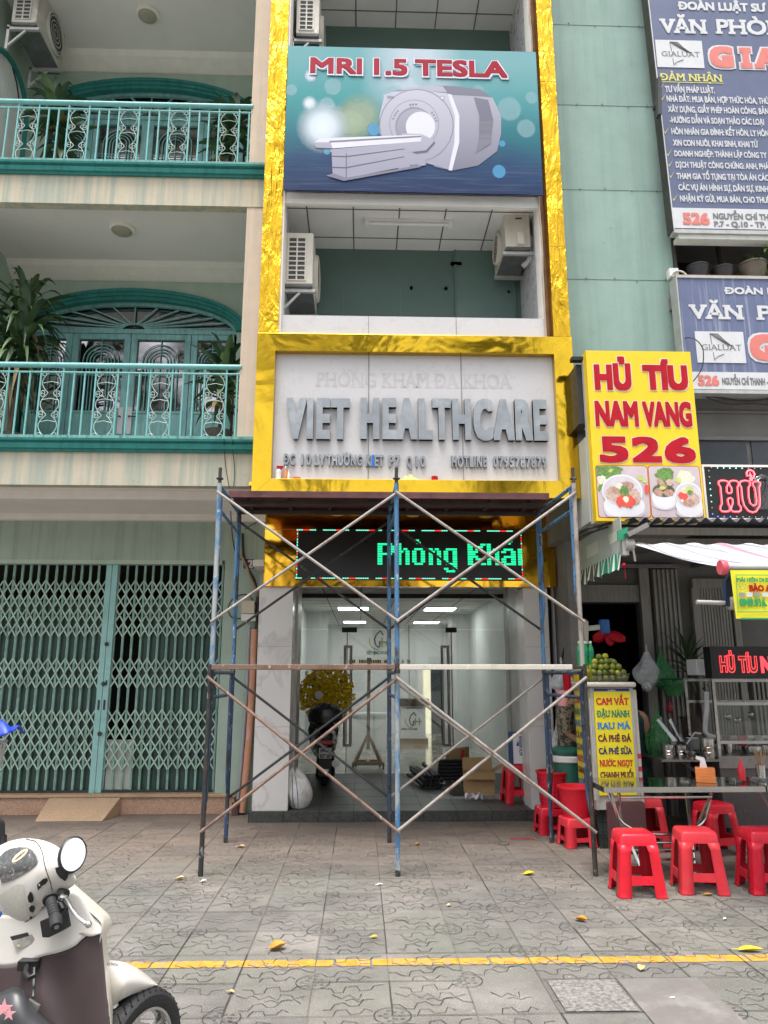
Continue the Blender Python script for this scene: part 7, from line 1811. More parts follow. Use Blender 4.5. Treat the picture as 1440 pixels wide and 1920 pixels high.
# yellow flowers
yf = 11.9; c = at(612, 1300, yf); t_ = thing('flower_stand', 'big round arrangement of yellow flowers standing behind the black motorbike', 'flowers', (c.x, yf, ZS))
b = B(); rg = random.Random(21); r0 = .37
for k in range(1000):
    a_ = rg.uniform(0, 2*math.pi); rr = r0*(rg.uniform(.10, 1.05) if rg.random() < .9 else rg.uniform(1, 1.2)); z = c.z+rr*math.sin(a_)*.98; x = c.x+rr*math.cos(a_); y = yf+rg.uniform(-.13, .08)
    if z < c.z-.33 and abs(x-c.x) > .28: continue
    for j in range(4):
        d = Vector((rg.uniform(-1, 1), rg.uniform(-1, .3), rg.uniform(-1, 1))).normalized()*.032; s = d.cross(Vector((.3, 1, .2))).normalized()*.02
        q_ = Vector((x, y, z)); b.poly([q_, q_+d*.6+s, q_+d*1.25, q_+d*.6-s])
b.build('blossoms', 'flower_yellow', t_)
b = B(); rg = random.Random(22)
for k in range(150):
    a_ = rg.uniform(0, 2*math.pi); rr = r0*rg.uniform(.2, 1.1); q_ = Vector((c.x+rr*math.cos(a_), yf+rg.uniform(-.05, .1), c.z+rr*math.sin(a_))); d = Vector((rg.uniform(-1, 1), -.3, rg.uniform(-1, 1))).normalized()*.06; s = d.cross(Vector((0, 1, 0))).normalized()*.02
    b.poly([q_, q_+d*.5+s, q_+d, q_+d*.5-s])
for k in range(9):
    a_ = math.pi*(k+.5)/9; b.tube([(c.x, yf+.05, .8), (c.x+.2*math.cos(a_), yf+.05, c.z-.2), (c.x+.33*math.cos(a_), yf+.03, c.z+.3*math.sin(a_))], .008, 5)
b.build('leaves', 'leaf_mid', t_)
b = B(); b.lathe([(.06, -.01), (.06, .01)], (c.x-.11, yf-.16, c.z-.02), 20, 'y'); b.build('ribbon_disc', 'white', t_)
b = B(); b.lathe([(.12, 0), (.15, .02), (.13, .5), (.17, .72), (.001, .72)], (c.x, yf+.05, ZS), 20, cap=False); b.build('pot', 'moto_black', t_, smooth=True)
# parked black motorbike, seen from behind
p = gnd(606, 1478, ZS); mbx, mby = p.x, p.y+.25
mo = thing('motorbike', 'black motorbike parked in the clinic porch, rear number plate towards the street', 'motorbike', (mbx, mby, ZS), rotz=R_(4), local=True)
def wheel(par, y, r, w_, nm='wheel'):
    b = B(); b.lathe([(r*.74, -w_*.35), (r*.86, -w_*.5), (r*.97, -w_*.32), (r, 0), (r*.97, w_*.32), (r*.86, w_*.5), (r*.74, w_*.35)], (0, y, r), 32, 'x', cap=False); o = b.build(nm, 'rubber', par, smooth=True)
    b = B(); b.lathe([(r*.74, -w_*.34), (r*.66, -w_*.2), (r*.66, w_*.2), (r*.74, w_*.34)], (0, y, r), 28, 'x', cap=False); b.lathe([(.035, -.05), (.035, .05)], (0, y, r), 12, 'x')
    for k in range(5): a_ = k*2*math.pi/5; b.bar((0, y+.03*math.cos(a_), r+.03*math.sin(a_)), (0, y+r*.68*math.cos(a_), r+r*.68*math.sin(a_)), .03, .02)
    b.build('rim', 'dull_steel', o, smooth=True)
wheel(mo, 0, .27, .10); wheel(mo, 1.25, .27, .09)
b = B(); 
def sect(y, hw_, z0, z1, n=12): return [(hw_*math.cos(2*math.pi*i/n), y, (z0+z1)/2+(z1-z0)/2*math.sin(2*math.pi*i/n)) for i in range(n)]
rings = [[b.bm.verts.new(q) for q in sect(*s)] for s in ((-.30, .03, .62, .72), (-.26, .10, .52, .76), (-.05, .16, .42, .80), (.25, .19, .36, .82), (.50, .20, .34, .74), (.62, .16, .30, .52), (.9, .15, .28, .42), (1.0, .20, .28, .62), (1.06, .24, .45, .92), (1.12, .16, .6, .96))]
for r0_, r1_ in zip(rings, rings[1:]):
    for i in range(12): b._f([r0_[i], r0_[(i+1) % 12], r1_[(i+1) % 12], r1_[i]])
b._f(rings[0]); b._f(rings[-1]); b.build('body', 'moto_black', mo, smooth=True)
b = B(); b.grid(lambda u, v: ((v-.5)*.30*(.6+.4*math.sin(math.pi*(.15+.7*u))), -.24+u*.85, .80+.05*math.sin(u*3)+.04*(1-(2*v-1)**2)), 12, 8); b.build('seat', 'seat_vinyl', mo, smooth=True, solid=.05)
b = B(); b.lathe([(.17, 0), (.24, .02), (.25, .10), (.22, .20), (.10, .27), (.001, .28)], (0, -.22, .86), 20, cap=False); b.build('top_box', 'moto_black', mo, smooth=True)
b = B(); b.tube([(-.34, 1.0, 1.02), (-.2, 1.08, 1.05), (0, 1.1, 1.05), (.2, 1.08, 1.05), (.34, 1.0, 1.02)], .018, 8); b.build('handlebar', 'black_plastic', mo, smooth=True)
for s in (-1, 1):
    b = B(); b.tube([(s*.24, 1.04, 1.05), (s*.34, 1.02, 1.22)], .008, 6); b.ball((s*.36, 1.02, 1.26), .06, 12, 8, (1.2, .3, .8)); b.build('mirror', 'black_plastic', mo, smooth=True)
b = B(); b.prism([(-.085, -.325, .40), (.085, -.325, .40), (.085, -.345, .54), (-.085, -.345, .54)], (0, .004, 0)); pl_ = b.build('number_plate', 'white', mo)
text('plate_lettering', '59-U2', None, -.348, 'black_plastic', pl_, .04, world=(-.07, .482, .07, .53)); text('plate_lettering', '557.60', None, -.338, 'black_plastic', pl_, .04, world=(-.075, .41, .075, .46))
b = B(); b.box(-.10, .10, -.315, -.27, .58, .64); b.mi = 1; b.box(-.03, .03, -.335, -.31, .545, .575); b.build('tail_light', ['tail_red', 'tail_red'], mo, bevel=.008)
b = B(); b.prism([(-.09, -.29, .16), (.09, -.29, .16), (.085, -.30, .40), (-.085, -.30, .40)], (0, .02, 0)); b.mi = 1; b.box(-.05, .05, -.294, -.29, .22, .29); b.build('mudguard', ['black_plastic', 'white'], mo)
b = B(); b.tube([(.15, -.22, .32), (.15, .25, .26), (.12, .6, .24)], .05, 10, radii=[.055, .05, .03]); b.build('exhaust', 'dull_steel', mo, smooth=True)
# white sack
c = gnd(561, 1519, ZS); c = Vector((at(560, 1485, 9.28).x, 9.30, ZS)); t_ = thing('white_sack', 'full white woven sack with blue stripes leaning by the left marble pillar', 'sack', c)
b = B()
def sk(u, v):
    a_ = 2*math.pi*u; r = (.16*math.sin(math.pi*(v*.80+.14))**.6)*(1+.10*math.sin(3*a_+v*4)+.05*math.sin(7*a_+9*v)); 
    if v > .85: r *= 1-.55*(v-.85)/.15
    return (c.x+r*math.cos(a_)-.03*v*v*2, c.y+r*math.sin(a_), c.z+.005+.42*v+.03*math.sin(a_*2)*(v > .8))
b.grid(sk, 36, 18); b.poly([sk(i/36, 0) for i in range(36)]); b.poly([sk(i/36, 1) for i in range(36)]); b.build('body', 'sack_white', t_, smooth=True, weld=True)
b = B()
for u0 in (.70, .755): b.grid(lambda u, v: Vector(sk(u0+u*.007, .04+v*.86))+Vector((0, -.004, 0)), 1, 16)
b.build('stripe', 'printed_blue', t_)
# rolled foam tubes, cartons, dusters, paper
t_ = thing('foam_tube_bundle', 'bundle of black foam pipe sleeves lying in the clinic doorway', 'tubes', gnd(820, 1480, ZS))
b = B(); rg = random.Random(31)
c = gnd(812, 1478, ZS)
for k in range(14):
    dx, dz = (k % 5)*.058-.13+(k//5)*.02, .035+(k//5)*.055
    q = c+Vector((dx, rg.uniform(-.05, .05), dz)); e = q+Vector((-.12+rg.uniform(-.06, .06), .75+rg.uniform(-.1, .2), .02+rg.uniform(0, .05)))
    b.lathe([(.03, 0), (.016, .0)], q, 10, 'y', cap=False); b.tube([q, q.lerp(e, .5)+Vector((0, 0, .015)), e], .03, 8, cap=False)
for k in range(6): q = c+Vector((.1+k*.01, .5+k*.03, .06+k*.045)); b.tube([q, q+Vector((.75, .05, 0))], .026, 8)
b.build('tube', 'black_tube', t_, smooth=True)
def carton(lab, c, L, W, H, rz, flaps=True, open_front=False):
    t_ = thing('cardboard_box', lab, 'box', c, None, rz, local=True); th_ = .006
    b = B(); b.box(-L/2, L/2, -W/2, -W/2+th_, 0, H); b.box(-L/2, L/2, W/2-th_, W/2, 0, H); b.box(-L/2, -L/2+th_, -W/2+th_, W/2-th_, 0, H); b.box(L/2-th_, L/2, -W/2+th_, W/2-th_, 0, H); b.box(-L/2, L/2, -W/2, W/2, .0, .006); b.build('box', 'cardboard', t_)
    if flaps:
        b = B(); b.prism([(-L/2, -W/2, H), (L/2, -W/2, H), (L/2+.01, -W/2-.13, H-.07), (-L/2+.01, -W/2-.13, H-.07)], (0, .0, .005)); b.prism([(L/2, -W/2, H), (L/2, W/2, H), (L/2+.15, W/2, H+.10), (L/2+.15, -W/2, H+.10)], (0, 0, .005)); b.prism([(-L/2, W/2, H), (L/2, W/2, H), (L/2, W/2+.08, H+.14), (-L/2, W/2+.08, H+.14)], (0, 0, .005)); b.build('flap', 'cardboard', t_)
    return t_
c = gnd(905, 1492, ZS); carton('open cardboard box with folded flaps on the floor by the red doorway stool', (c.x-.02, c.y+.20, ZS+.001), .40, .34, .28, R_(-6))
c = gnd(862, 1462, ZS); t_ = thing('flattened_cardboard', 'flattened brown cardboard sheets standing behind the foam tubes', 'cardboard', c)
b = B()
for k in range(5): b.obox(c+Vector((.02*k-.05, .12+.03*k, .22+.01*k)), Vector((.15, .02, .02)).normalized()*.16, (0, .003, 0), Vector((.12-.03*k, .10, .9)).normalized()*(.22-.012*k))
b.mi = 1; b.obox(c+Vector((.06, .09, .34)), (.022, 0, 0), (0, .003, 0), (.01, 0, .08)); b.build('sheet', ['cardboard', 'menu_red'], t_)
c = gnd(855, 1490, ZS); t_ = thing('duster_bundle', 'bundle of grey bristle dusters lying in front of the cardboard', 'bundle', c)
b = B(); rg = random.Random(41)
for k in range(60): q = c+Vector((rg.uniform(-.02, .12), .35, rg.uniform(.05, .14))); e = c+Vector((rg.uniform(-.10, .10), -.12+rg.uniform(-.05, .05), rg.uniform(.005, .04))); b.tube([q, q.lerp(e, .5)+Vector((0, 0, .02)), e], .006, 4)
b.build('bristles', 'pot_brown', t_)
c = gnd(887, 1500, ZS); b = B(); rg = random.Random(6); b.grid(lambda u, v: (c.x-.10+.22*u, c.y-.02+.09*v, ZS+.01+.07*abs(math.sin(u*5+v*3))*(1-v*.3)+.02*math.sin(u*17)), 10, 5); tag(b.build('crumpled_paper', 'paper', origin=c), 'crumpled white paper in front of the open cardboard box', 'paper')
b = B(); b.grid(lambda u, v: (c.x-.5+1.0*u, c.y+.02+.4*v+.02*math.sin(u*9), ZS+.003+.004*math.sin(u*30+v*4)**2), 24, 4); tag(b.build('plastic_sheet', 'bag_clear', origin=c), 'thin clear plastic sheet spread under the boxes and tubes', 'sheet')

# ============================================================ PLANTS
def leafy(b, base, tip, w_, droop, rg, mi, seg=7):
    "strap leaf bending down from base"
    base, tip = Vector(base), Vector(tip); pts = []
    for i in range(seg+1):
        t = i/seg; p = base.lerp(tip, t)+Vector((0, 0, droop*(math.sin(math.pi*t*.75)-.0)-droop*1.6*t*t)); pts.append(p)
    L = []; R2 = []; C_ = []
    d = (tip-base); s = d.cross(Vector((0, 0, 1))); s = s.normalized() if s.length > 1e-5 else Vector((1, 0, 0))
    for i, p in enumerate(pts):
        t = i/seg; ww = w_*(math.sin(math.pi*(.12+.88*t)**.8))*.5
        L.append(b.bm.verts.new(p+s*ww+Vector((0, 0, ww*.35)))); C_.append(b.bm.verts.new(p)); R2.append(b.bm.verts.new(p-s*ww+Vector((0, 0, ww*.35))))
    b.mi = mi
    for i in range(seg): b._f([L[i], L[i+1], C_[i+1], C_[i]]); b._f([C_[i], C_[i+1], R2[i+1], R2[i]])
def dracaena(lab, c, heads, H, seed, spread=.42, pot_r=.15, n=34, droopf=1.0, w_=.055, grp='potted plants on the balconies'):
    rg = random.Random(seed); t_ = thing('potted_plant', lab, 'plant', c, grp)
    c = Vector(c); b = B(); b.lathe([(pot_r*.75, 0), (pot_r, .24), (pot_r+.015, .26), (pot_r-.01, .26), (.001, .22)], c, 18, cap=False); b.build('pot', 'pot_brown', t_, smooth=True)
    b = B(); lf = B()
    for k in range(heads):
        a_ = k*2.4+seed; off = .0 if heads == 1 else .11; top = c+Vector((off*math.cos(a_), off*math.sin(a_)*.6, H*(.55+.45*(k+1)/heads)))
        b.tube([c+Vector((0, 0, .2)), c.lerp(top, .6)+Vector((.02, 0, 0)), top], .022, 6)
        for i in range(n):
            t = i/n; z = top.z-.55*H*.55*t; ang = i*2.399+rg.uniform(-.3, .3); el_ = 1.25-2.0*t+rg.uniform(-.2, .2); L = spread*rg.uniform(.75, 1.15)*(.75+.5*math.sin(math.pi*min(1, t+.15)))
            base = Vector((top.x, top.y, z)); tip = base+Vector((math.cos(ang)*math.cos(el_)*L, math.sin(ang)*math.cos(el_)*L*.8, math.sin(el_)*L))
            leafy(lf, base, tip, w_*rg.uniform(.7, 1.25), .10*droopf*rg.uniform(.6, 1.5), rg, 2 if (t > .75 and rg.random() < .3) else rg.choice((0, 0, 1)))
    b.build('stem', 'bark', t_, smooth=True); lf.build('foliage', ['leaf_dark', 'leaf_mid', 'leaf_brown'], t_, smooth=True)
    return t_
zl0, zl1 = ZF+.003, ZF+DZ+.003
dracaena('large drooping dracaena at the left end of the lower balcony', (at(30, 700, 8.7).x, 8.7, zl0), 3, 2.0, 3, .62, .17, 60, 2.0, .085)
dracaena('dark bushy potted plant at the right end of the lower balcony', (at(412, 760, 8.5).x, 8.5, zl0), 2, 1.15, 5, .46, .16, 34, .9, .10)
dracaena('dark bushy potted plant at the left end of the upper balcony', (at(112, 260, 8.6).x, 8.6, zl1), 2, 1.35, 8, .44, .16, 34, .9, .10)
dracaena('dark potted plant at the right end of the upper balcony', (at(436, 260, 8.5).x, 8.5, zl1), 2, 1.1, 9, .42, .16, 34, .9, .10)
# pots on the ledge over the lower law sign
zpo = zf2+.065
for px_, r, h, m_, lab in ((1314, .125, .17, 'pot_dark', 'dark round plant pot on the ledge, nearest the green sheet wall'), (1361, .12, .15, 'pot_dark', 'dark round plant pot in the middle of the ledge'), (1418, .155, .21, 'pot_brown', 'mossy brown plant pot under the bushy green plant on the ledge')):
    x = at(px_, 510, 7.72).x; b = B(); b.lathe([(r*.7, 0), (r*.95, h*.6), (r, h*.9), (r*1.05, h*.92), (r*1.05, h), (r*.93, h), (.001, h*.85)], (x, 7.79, zpo), 22, cap=False); tag(b.build('plant_pot', m_, smooth=True, origin=(x, 7.79, zpo)), lab, 'pot', 'plant pots on the ledge over the lower blue sign')
x = at(1263, 505, 7.75).x; b = B(); b.box(x-.06, x+.05, 7.73, 7.82, zpo, zpo+.12); b.tube([(x+.04+.09*math.cos(math.pi*i/8), 7.72, zpo+.005+.07*math.sin(math.pi*i/8)) for i in range(9)], .012, 6); tag(b.build('worn_block', 'white_wall_old', bevel=.02, origin=(x, 7.77, zpo)), 'chipped pale block on the ledge beside the sheet wall', 'block')
x = at(1420, 490, 7.8).x; t_ = thing('leafy_plant', 'bushy green plant growing from the mossy pot on the ledge', 'plant', (x, 7.8, zpo+.18))
lf = B(); rg = random.Random(17)
for k in range(90):
    an = rg.uniform(0, 6.28); el_ = rg.uniform(.05, 1.3); L = rg.uniform(.12, .30); base = Vector((x+rg.uniform(-.1, .12), 7.8+rg.uniform(-.08, .08), zpo+.18)); leafy(lf, base, base+Vector((math.cos(an)*math.cos(el_)*L, math.sin(an)*math.cos(el_)*L, math.sin(el_)*L*.8)), .03, .03, rg, rg.choice((0, 1)), 4)
for k in range(40):
    base = Vector((x+.22+rg.uniform(-.15, .25), 7.75+rg.uniform(-.1, .1), zpo+rg.uniform(.2, .5))); an = rg.uniform(0, 6.28); leafy(lf, base, base+Vector((math.cos(an)*.12, -.05, math.sin(an)*.10)), .07, .02, rg, 2, 4)
lf.build('foliage', ['leaf_mid', 'leaf_dark', 'leaf_bright'], t_, smooth=True)
x = at(1290, 1190, 9.0).x; dracaena('dark spiky plant in shade between the accordion gate and the shutter', (x, 9.05, .9), 1, .95, 12, .42, .15, 40, .4, .05, None)
b = B(); b.box(x-.2, x+.2, 8.9, 9.2, 0, .895); tag(b.build('plant_stand', 'stall_dark_wall', origin=(x, 9.05, 0), bevel=.01), 'dark block stand under the spiky plant by the accordion gate', 'stand')

# ============================================================ PEOPLE
def person(lab, loc, rz, h, cloth, bare_arm=True, bend=.06, sleeves=False):
    t_ = thing('person', lab, 'person', loc, None, rz, local=True); k = h/1.6
    J = [(0, 0, .86, .125), (0, -.005, 1.0, .115), (0, .0, 1.15, .125), (0, .0, 1.28, .115), (0, -bend*.3, 1.36, .055), (0, -bend, 1.42, .05), (0, -bend*1.2, 1.47, .078), (0, -bend*1.3, 1.55, .08),
         (.17, 0, 1.30, .05), (.21, .015, 1.06, .038), (.23, -.10, .86, .030), (-.17, 0, 1.30, .05), (-.21, .015, 1.06, .038), (-.20, -.16, .95, .030),
         (.09, 0, .80, .085), (.10, -.01, .45, .058), (.10, .01, .08, .038), (.10, -.10, .04, .032), (-.09, 0, .80, .085), (-.10, -.01, .45, .058), (-.10, .01, .08, .038), (-.10, -.10, .04, .032),
         (.235, -.15, .80, .026), (-.19, -.24, .93, .026)]
    E_ = [(0,1),(1,2),(2,3),(3,4),(4,5),(5,6),(6,7),(3,8),(8,9),(9,10),(10,22),(3,11),(11,12),(12,13),(13,23),(0,14),(14,15),(15,16),(16,17),(0,18),(18,19),(19,20),(20,21)]
    # fingers
    V = [(x*k, y*k, z*k, r*k) for x, y, z, r in J]
    for hi, base in ((22, (.235, -.15, .80)), (23, (-.19, -.24, .93))):
        for f in range(4): V.append(((base[0]-.027+.018*f)*k, (base[1]-.055+abs(f-1.5)*.006)*k, (base[2]-.035)*k, .0085*k)); E_.append((hi, len(V)-1)); V.append(((base[0]-.027+.018*f)*k, (base[1]-.06)*k, (base[2]-.075+abs(f-1.5)*.008)*k, .0075*k)); E_.append((len(V)-2, len(V)-1))
        V.append(((base[0]-.04)*k, (base[1]-.02)*k, (base[2]-.04)*k, .0095*k)); E_.append((hi, len(V)-1))
    skin('body', (V, E_), 'skin', t_, sub=2)
    b = B(); prof = [(.175, .50), (.17, .70), (.165, .86), (.150, 1.0), (.155, 1.12), (.160, 1.24), (.130, 1.33), (.075, 1.365)]
    prof = [(.20, .30)]+prof if not sleeves else [(.172, .62)]+prof[1:]
    rings = [[b.bm.verts.new((1.18*r*k*math.cos(2*math.pi*i/24)*(1+.03*math.sin(i*1.7+z*9)), .86*r*k*math.sin(2*math.pi*i/24)-bend*.25*k*max(0, z-1.1), z*k)) for i in range(24)] for r, z in prof]
    for r0_, r1_ in zip(rings, rings[1:]):
        for i in range(24): b._f([r0_[i], r0_[(i+1) % 24], r1_[(i+1) % 24], r1_[i]])
    b.build('shirt' if sleeves else 'dress', cloth, t_, smooth=True)
    if sleeves:
        for s in (-1, 1):
            b = B(); b.tube([(s*.11*k, 0, 1.30*k), (s*.17*k, 0, 1.30*k), (s*.195*k, .01*k, 1.18*k), (s*.21*k, .012*k, 1.06*k)], .07*k, 12, radii=[.08*k, .085*k, .07*k, .066*k], cap=False); b.build('sleeve', cloth, t_, smooth=True)
        for s in (-1, 1): b = B(); b.tube([(s*.09*k, 0, .86*k), (s*.10*k, -.01*k, .45*k), (s*.10*k, .01*k, .10*k)], .1*k, 14, radii=[.112*k, .085*k, .07*k], cap=False); b.build('trouser_leg', cloth, t_, smooth=True)
    b = B(); hc = Vector((0, -bend*1.25*k, 1.53*k)); b.ball(hc+Vector((0, .012*k, .012*k)), .102*k, 18, 12, (.92, 1.05, 1.08)); b.ball(hc+Vector((0, .105*k, -.01*k)), .05*k, 12, 8); 
    for v in list(b.bm.verts):
        if v.co.y < hc.y-.055*k and v.co.z < hc.z+.05*k: v.co.y = hc.y-.055*k+ (v.co.y-hc.y+.055*k)*.1
    b.build('hair', 'hair', t_, smooth=True)
    b = B(); fy = hc.y-.083*k
    b.ball((0, fy-.012*k, hc.z-.012*k), .014*k, 8, 6, (.8, 1, 1.4)); b.mi = 1
    for s in (-1, 1): b.ball((s*.03*k, fy+.004*k, hc.z+.012*k), .010*k, 8, 6, (1.2, .6, .7))
    b.mi = 2; b.ball((0, fy+.002*k, hc.z-.045*k), .018*k, 8, 6, (1.2, .5, .35)); b.mi = 0
    for s in (-1, 1): b.ball((s*.083*k, hc.y+.01*k, hc.z-.005*k), .022*k, 8, 6, (.4, .8, 1.2))
    b.build('face', ['skin', 'hair', 'lip'], t_, smooth=True)
    return t_
x = at(1207, 1380, 8.45).x
person('person in a dark teal sleeveless dress with bare arm, standing behind drink cart', (x-.15, 8.45, 0), R_(150), 1.50, 'dress_teal')
x = at(1062, 1350, 8.62).x
person('person in a camouflage shirt standing between marble pillar and drink cart', (x+.02, 8.62, 0), R_(70), 1.55, 'camo', sleeves=True, bend=.10)

# ============================================================ LEFT EDGE: BASKET WITH BLUE COVER
pb = at(10, 1390, 6.9); t_ = thing('bicycle_basket', 'woven grey wire bicycle basket at the left edge of the photo', 'basket', (pb.x-.22, 6.9, pb.z-.3))
cx_ = pb.x-.20
b = B()
for k in range(26):
    a_ = 2*math.pi*k/26; b.tube([(cx_+.15*math.cos(a_), 6.9+.12*math.sin(a_), pb.z-.36), (cx_+.20*math.cos(a_+.25), 6.9+.16*math.sin(a_+.25), pb.z+.0)], .005, 4); b.tube([(cx_+.15*math.cos(a_), 6.9+.12*math.sin(a_), pb.z-.36), (cx_+.20*math.cos(a_-.25), 6.9+.16*math.sin(a_-.25), pb.z+.0)], .005, 4)
for r, z in ((.205, 0), (.195, -.08), (.18, -.18), (.165, -.28), (.15, -.36)): b.tube([(cx_+r*math.cos(2*math.pi*i/24), 6.9+r*.8*math.sin(2*math.pi*i/24), pb.z+z) for i in range(24)], .006 if z else .010, 5, closed=True)
b.build('wire_mesh', 'basket_grey', t_)
b = B(); b.tube([(cx_, 6.9, pb.z-.36), (cx_-.02, 6.9, .3), (cx_-.02, 6.9, .0)], .016, 8); b.tube([(cx_-.3, 6.9, .01), (cx_+.12, 6.9, .01)], .02, 6); b.build('stem', 'iron_dark', t_)
b = B(); rg = random.Random(3); c = at(-6, 1360, 6.9)
b.grid(lambda u, v: (c.x-.25+.40*u+.05*v, 6.78+.22*v, c.z-.10+.20*math.sin(math.pi*min(1, .15+.62*v))*(1-.35*u)-.05*u+.018*math.sin(u*14+v*9)), 22, 14); tag(b.build('blue_cover', 'blue_tarp', solid=.01, smooth=True, origin=c), 'crumpled blue plastic cover lying on the bicycle basket', 'cover')

# ============================================================ FALLEN LEAVES AND LITTER ON THE PAVEMENT
def fallen(lab, px_, py_, L, W, rz, mat='dry_leaf', curl=.02, name='fallen_leaf', cat='leaf'):
    p = gnd(px_, py_); rg = random.Random(int(px_)); b = B()
    def fn(u, v):
        w_ = W*math.sin(math.pi*min(.98, u**.8+.02))**.75*.5; x = (u-.5)*L; y = (v*2-1)*w_
        return (x*math.cos(rz)-y*math.sin(rz), x*math.sin(rz)+y*math.cos(rz), .009+curl*abs(v*2-1)**1.5*math.sin(math.pi*u)+curl*.8*(u-.4)**2*2)
    b.grid(fn, 12, 6); b.tube([fn(.0, .5), Vector(fn(0, .5))-Vector((math.cos(rz), math.sin(rz), 0))*L*.25], .002, 4)
    o = b.build(name, mat, smooth=True, origin=(0, 0, 0)); o.location = (p.x, p.y, 0); o.modifiers.new('s', 'SOLIDIFY').thickness = .0015
    return tag(o, lab, cat, 'fallen leaves on the pavement' if cat == 'leaf' else 'litter on the pavement')
for a in (('large curled orange leaf just above the painted line, left of centre', 521, 1781, .105, .085, .4, 'dry_leaf', .035), ('yellow leaf on the pavement between scaffold leg and front stools', 993, 1641, .10, .06, .1, 'flower_yellow', .02), ('yellow brown leaf on the pavement right of centre, above the painted line', 1090, 1728, .085, .05, -.7, 'dry_leaf', .025), ('long yellow leaf lying on the painted line at the right edge', 1408, 1785, .15, .05, -.12, 'flower_yellow', .02), ('small tan leaf near the left front scaffold leg', 338, 1650, .07, .04, .2, 'dry_leaf_pale', .02), ('tan leaf between the left scaffold legs', 452, 1590, .085, .045, -.3, 'dry_leaf_pale', .02), ('small reddish leaf below the painted line at right', 1203, 1820, .05, .04, 1.0, 'dry_leaf_pale', .02), ('small tan leaf near the bottom of the photo, left of centre', 433, 1864, .04, .025, -.4, 'dry_leaf_pale', .01), ('tiny yellow leaf right of the large curled orange leaf', 702, 1760, .04, .025, .0, 'flower_yellow', .01), ('brown leaf behind the middle scaffold legs', 783, 1585, .05, .035, .2, 'dry_leaf', .015), ('reddish leaf under the second front stool', 1328, 1680, .07, .03, -.1, 'dry_leaf', .012), ('small pale leaf near the lower left stool of the scaffold', 842, 1700, .03, .03, .3, 'dry_leaf_pale', .01)):
    fallen(*a)
for a in (('scrap of white paper left of centre under the scaffold', 382, 1655, .045, .03, .3, 'paper', .015), ('scrap of white tissue in front of the middle scaffold leg', 712, 1661, .05, .022, .1, 'paper', .01), ('white paper scrap by the entrance step', 522, 1540, .06, .03, -.1, 'paper', .015), ('pale scrap beside the right front scaffold leg', 1360, 1725, .03, .015, .5, 'paper', .006), ('white scrap of paper right of centre near the front', 1262, 1874, .022, .012, 0, 'paper', .004)):
    fallen(*a, name='paper_scrap', cat='litter')
p = gnd(945, 1583); b = B(); b.lathe([(.055, 0), (.05, .008), (.001, .009)], p+Vector((0, 0, .006)), 18, cap=False); tag(b.build('flat_lid', 'pot_brown', origin=p), 'small round drain lid on the pavement right of the middle scaffold legs', 'lid')
p = gnd(978, 1575); b = B(); b.tube([p+Vector((-.12, 0, .012)), p+Vector((.05, .005, .013)), p+Vector((.13, -.004, .012))], .005, 6); tag(b.build('red_stick', 'sign_red', origin=p), 'thin red stick on the pavement near the right scaffold legs', 'stick')

# ============================================================ WHITE SCOOTER, LOWER LEFT
SO = Vector((-1.04, 3.40, 0)); SH = Vector((math.cos(R_(50)), math.sin(R_(50)), 0)); SL = Vector((-SH.y, SH.x, 0))
sc_ = thing('scooter', 'white scooter with brown leg shield and round mirror parked at lower left', 'scooter', SO)
def loc(x, y, z): return SO+SH*x+SL*y+Vector((0, 0, z))
def interp(tab, x):
    if x <= tab[0][0]: return tab[0][1]
    for (a, va), (c, vc) in zip(tab, tab[1:]):
        if x <= c: return va+(vc-va)*(x-a)/(c-a)
    return tab[-1][1]
def spline(tab, x):
    "smooth interpolation through (x, value)"
    n = len(tab)
    if x <= tab[0][0]: return tab[0][1]
    if x >= tab[-1][0]: return tab[-1][1]
    for i in range(n-1):
        if x <= tab[i+1][0]:
            x0, y0 = tab[i]; x1, y1 = tab[i+1]; m0 = (y1-tab[i-1][1])/(x1-tab[i-1][0]) if i else (y1-y0)/(x1-x0); m1 = (tab[i+2][1]-y0)/(tab[i+2][0]-x0) if i+2 < n else (y1-y0)/(x1-x0)
            h = x1-x0; t = (x-x0)/h
            return (2*t**3-3*t*t+1)*y0+(t**3-2*t*t+t)*h*m0+(-2*t**3+3*t*t)*y1+(t**3-t*t)*h*m1
CT = [(-90, 1650), (-50, 1612), (-20, 1594), (0, 1585), (19, 1577), (47, 1572), (78, 1575), (100, 1583), (116, 1594), (130, 1612), (140, 1634), (143, 1648)]
CB = [(-90, 1700), (-50, 1722), (-20, 1735), (0, 1742), (20, 1750), (40, 1748), (58, 1734), (72, 1712), (88, 1690), (105, 1676), (125, 1668), (138, 1660), (143, 1650)]
def cowlY(px, py):
    t, bt = spline(CT, px), spline(CB, px); v = min(1, max(0, (py-t)/max(4, bt-t)))
    base = 3.20-.0014*px
    return base-.11*max(0, math.sin(math.pi*(v*.92+.0)))**.6*min(1, max(.15, (146-px)/70))+ (.05*max(0, (v-.45))*(1 if px < 80 else .3))
b = B()
def cw(u, v):
    px = -90+233*u; t, bt = spline(CT, px), spline(CB, px); py = t+(bt-t)*v
    return at(px, py, cowlY(px, py))
b.grid(cw, 46, 22)
def cwb(u, v):
    px = -90+233*u; t, bt = spline(CT, px), spline(CB, px); py = t+(bt-t)*v; base = 3.20-.0014*px
    return at(px, py, base+.20*max(0, math.sin(math.pi*v))**.7*min(1, (146-px)/80))
b.grid(cwb, 30, 10); cowl = b.build('handlebar_cowl', 'scooter_white', sc_, smooth=True, angle=60)
Z = lambda x, y: (x/6.545, 1560+y/6.545)
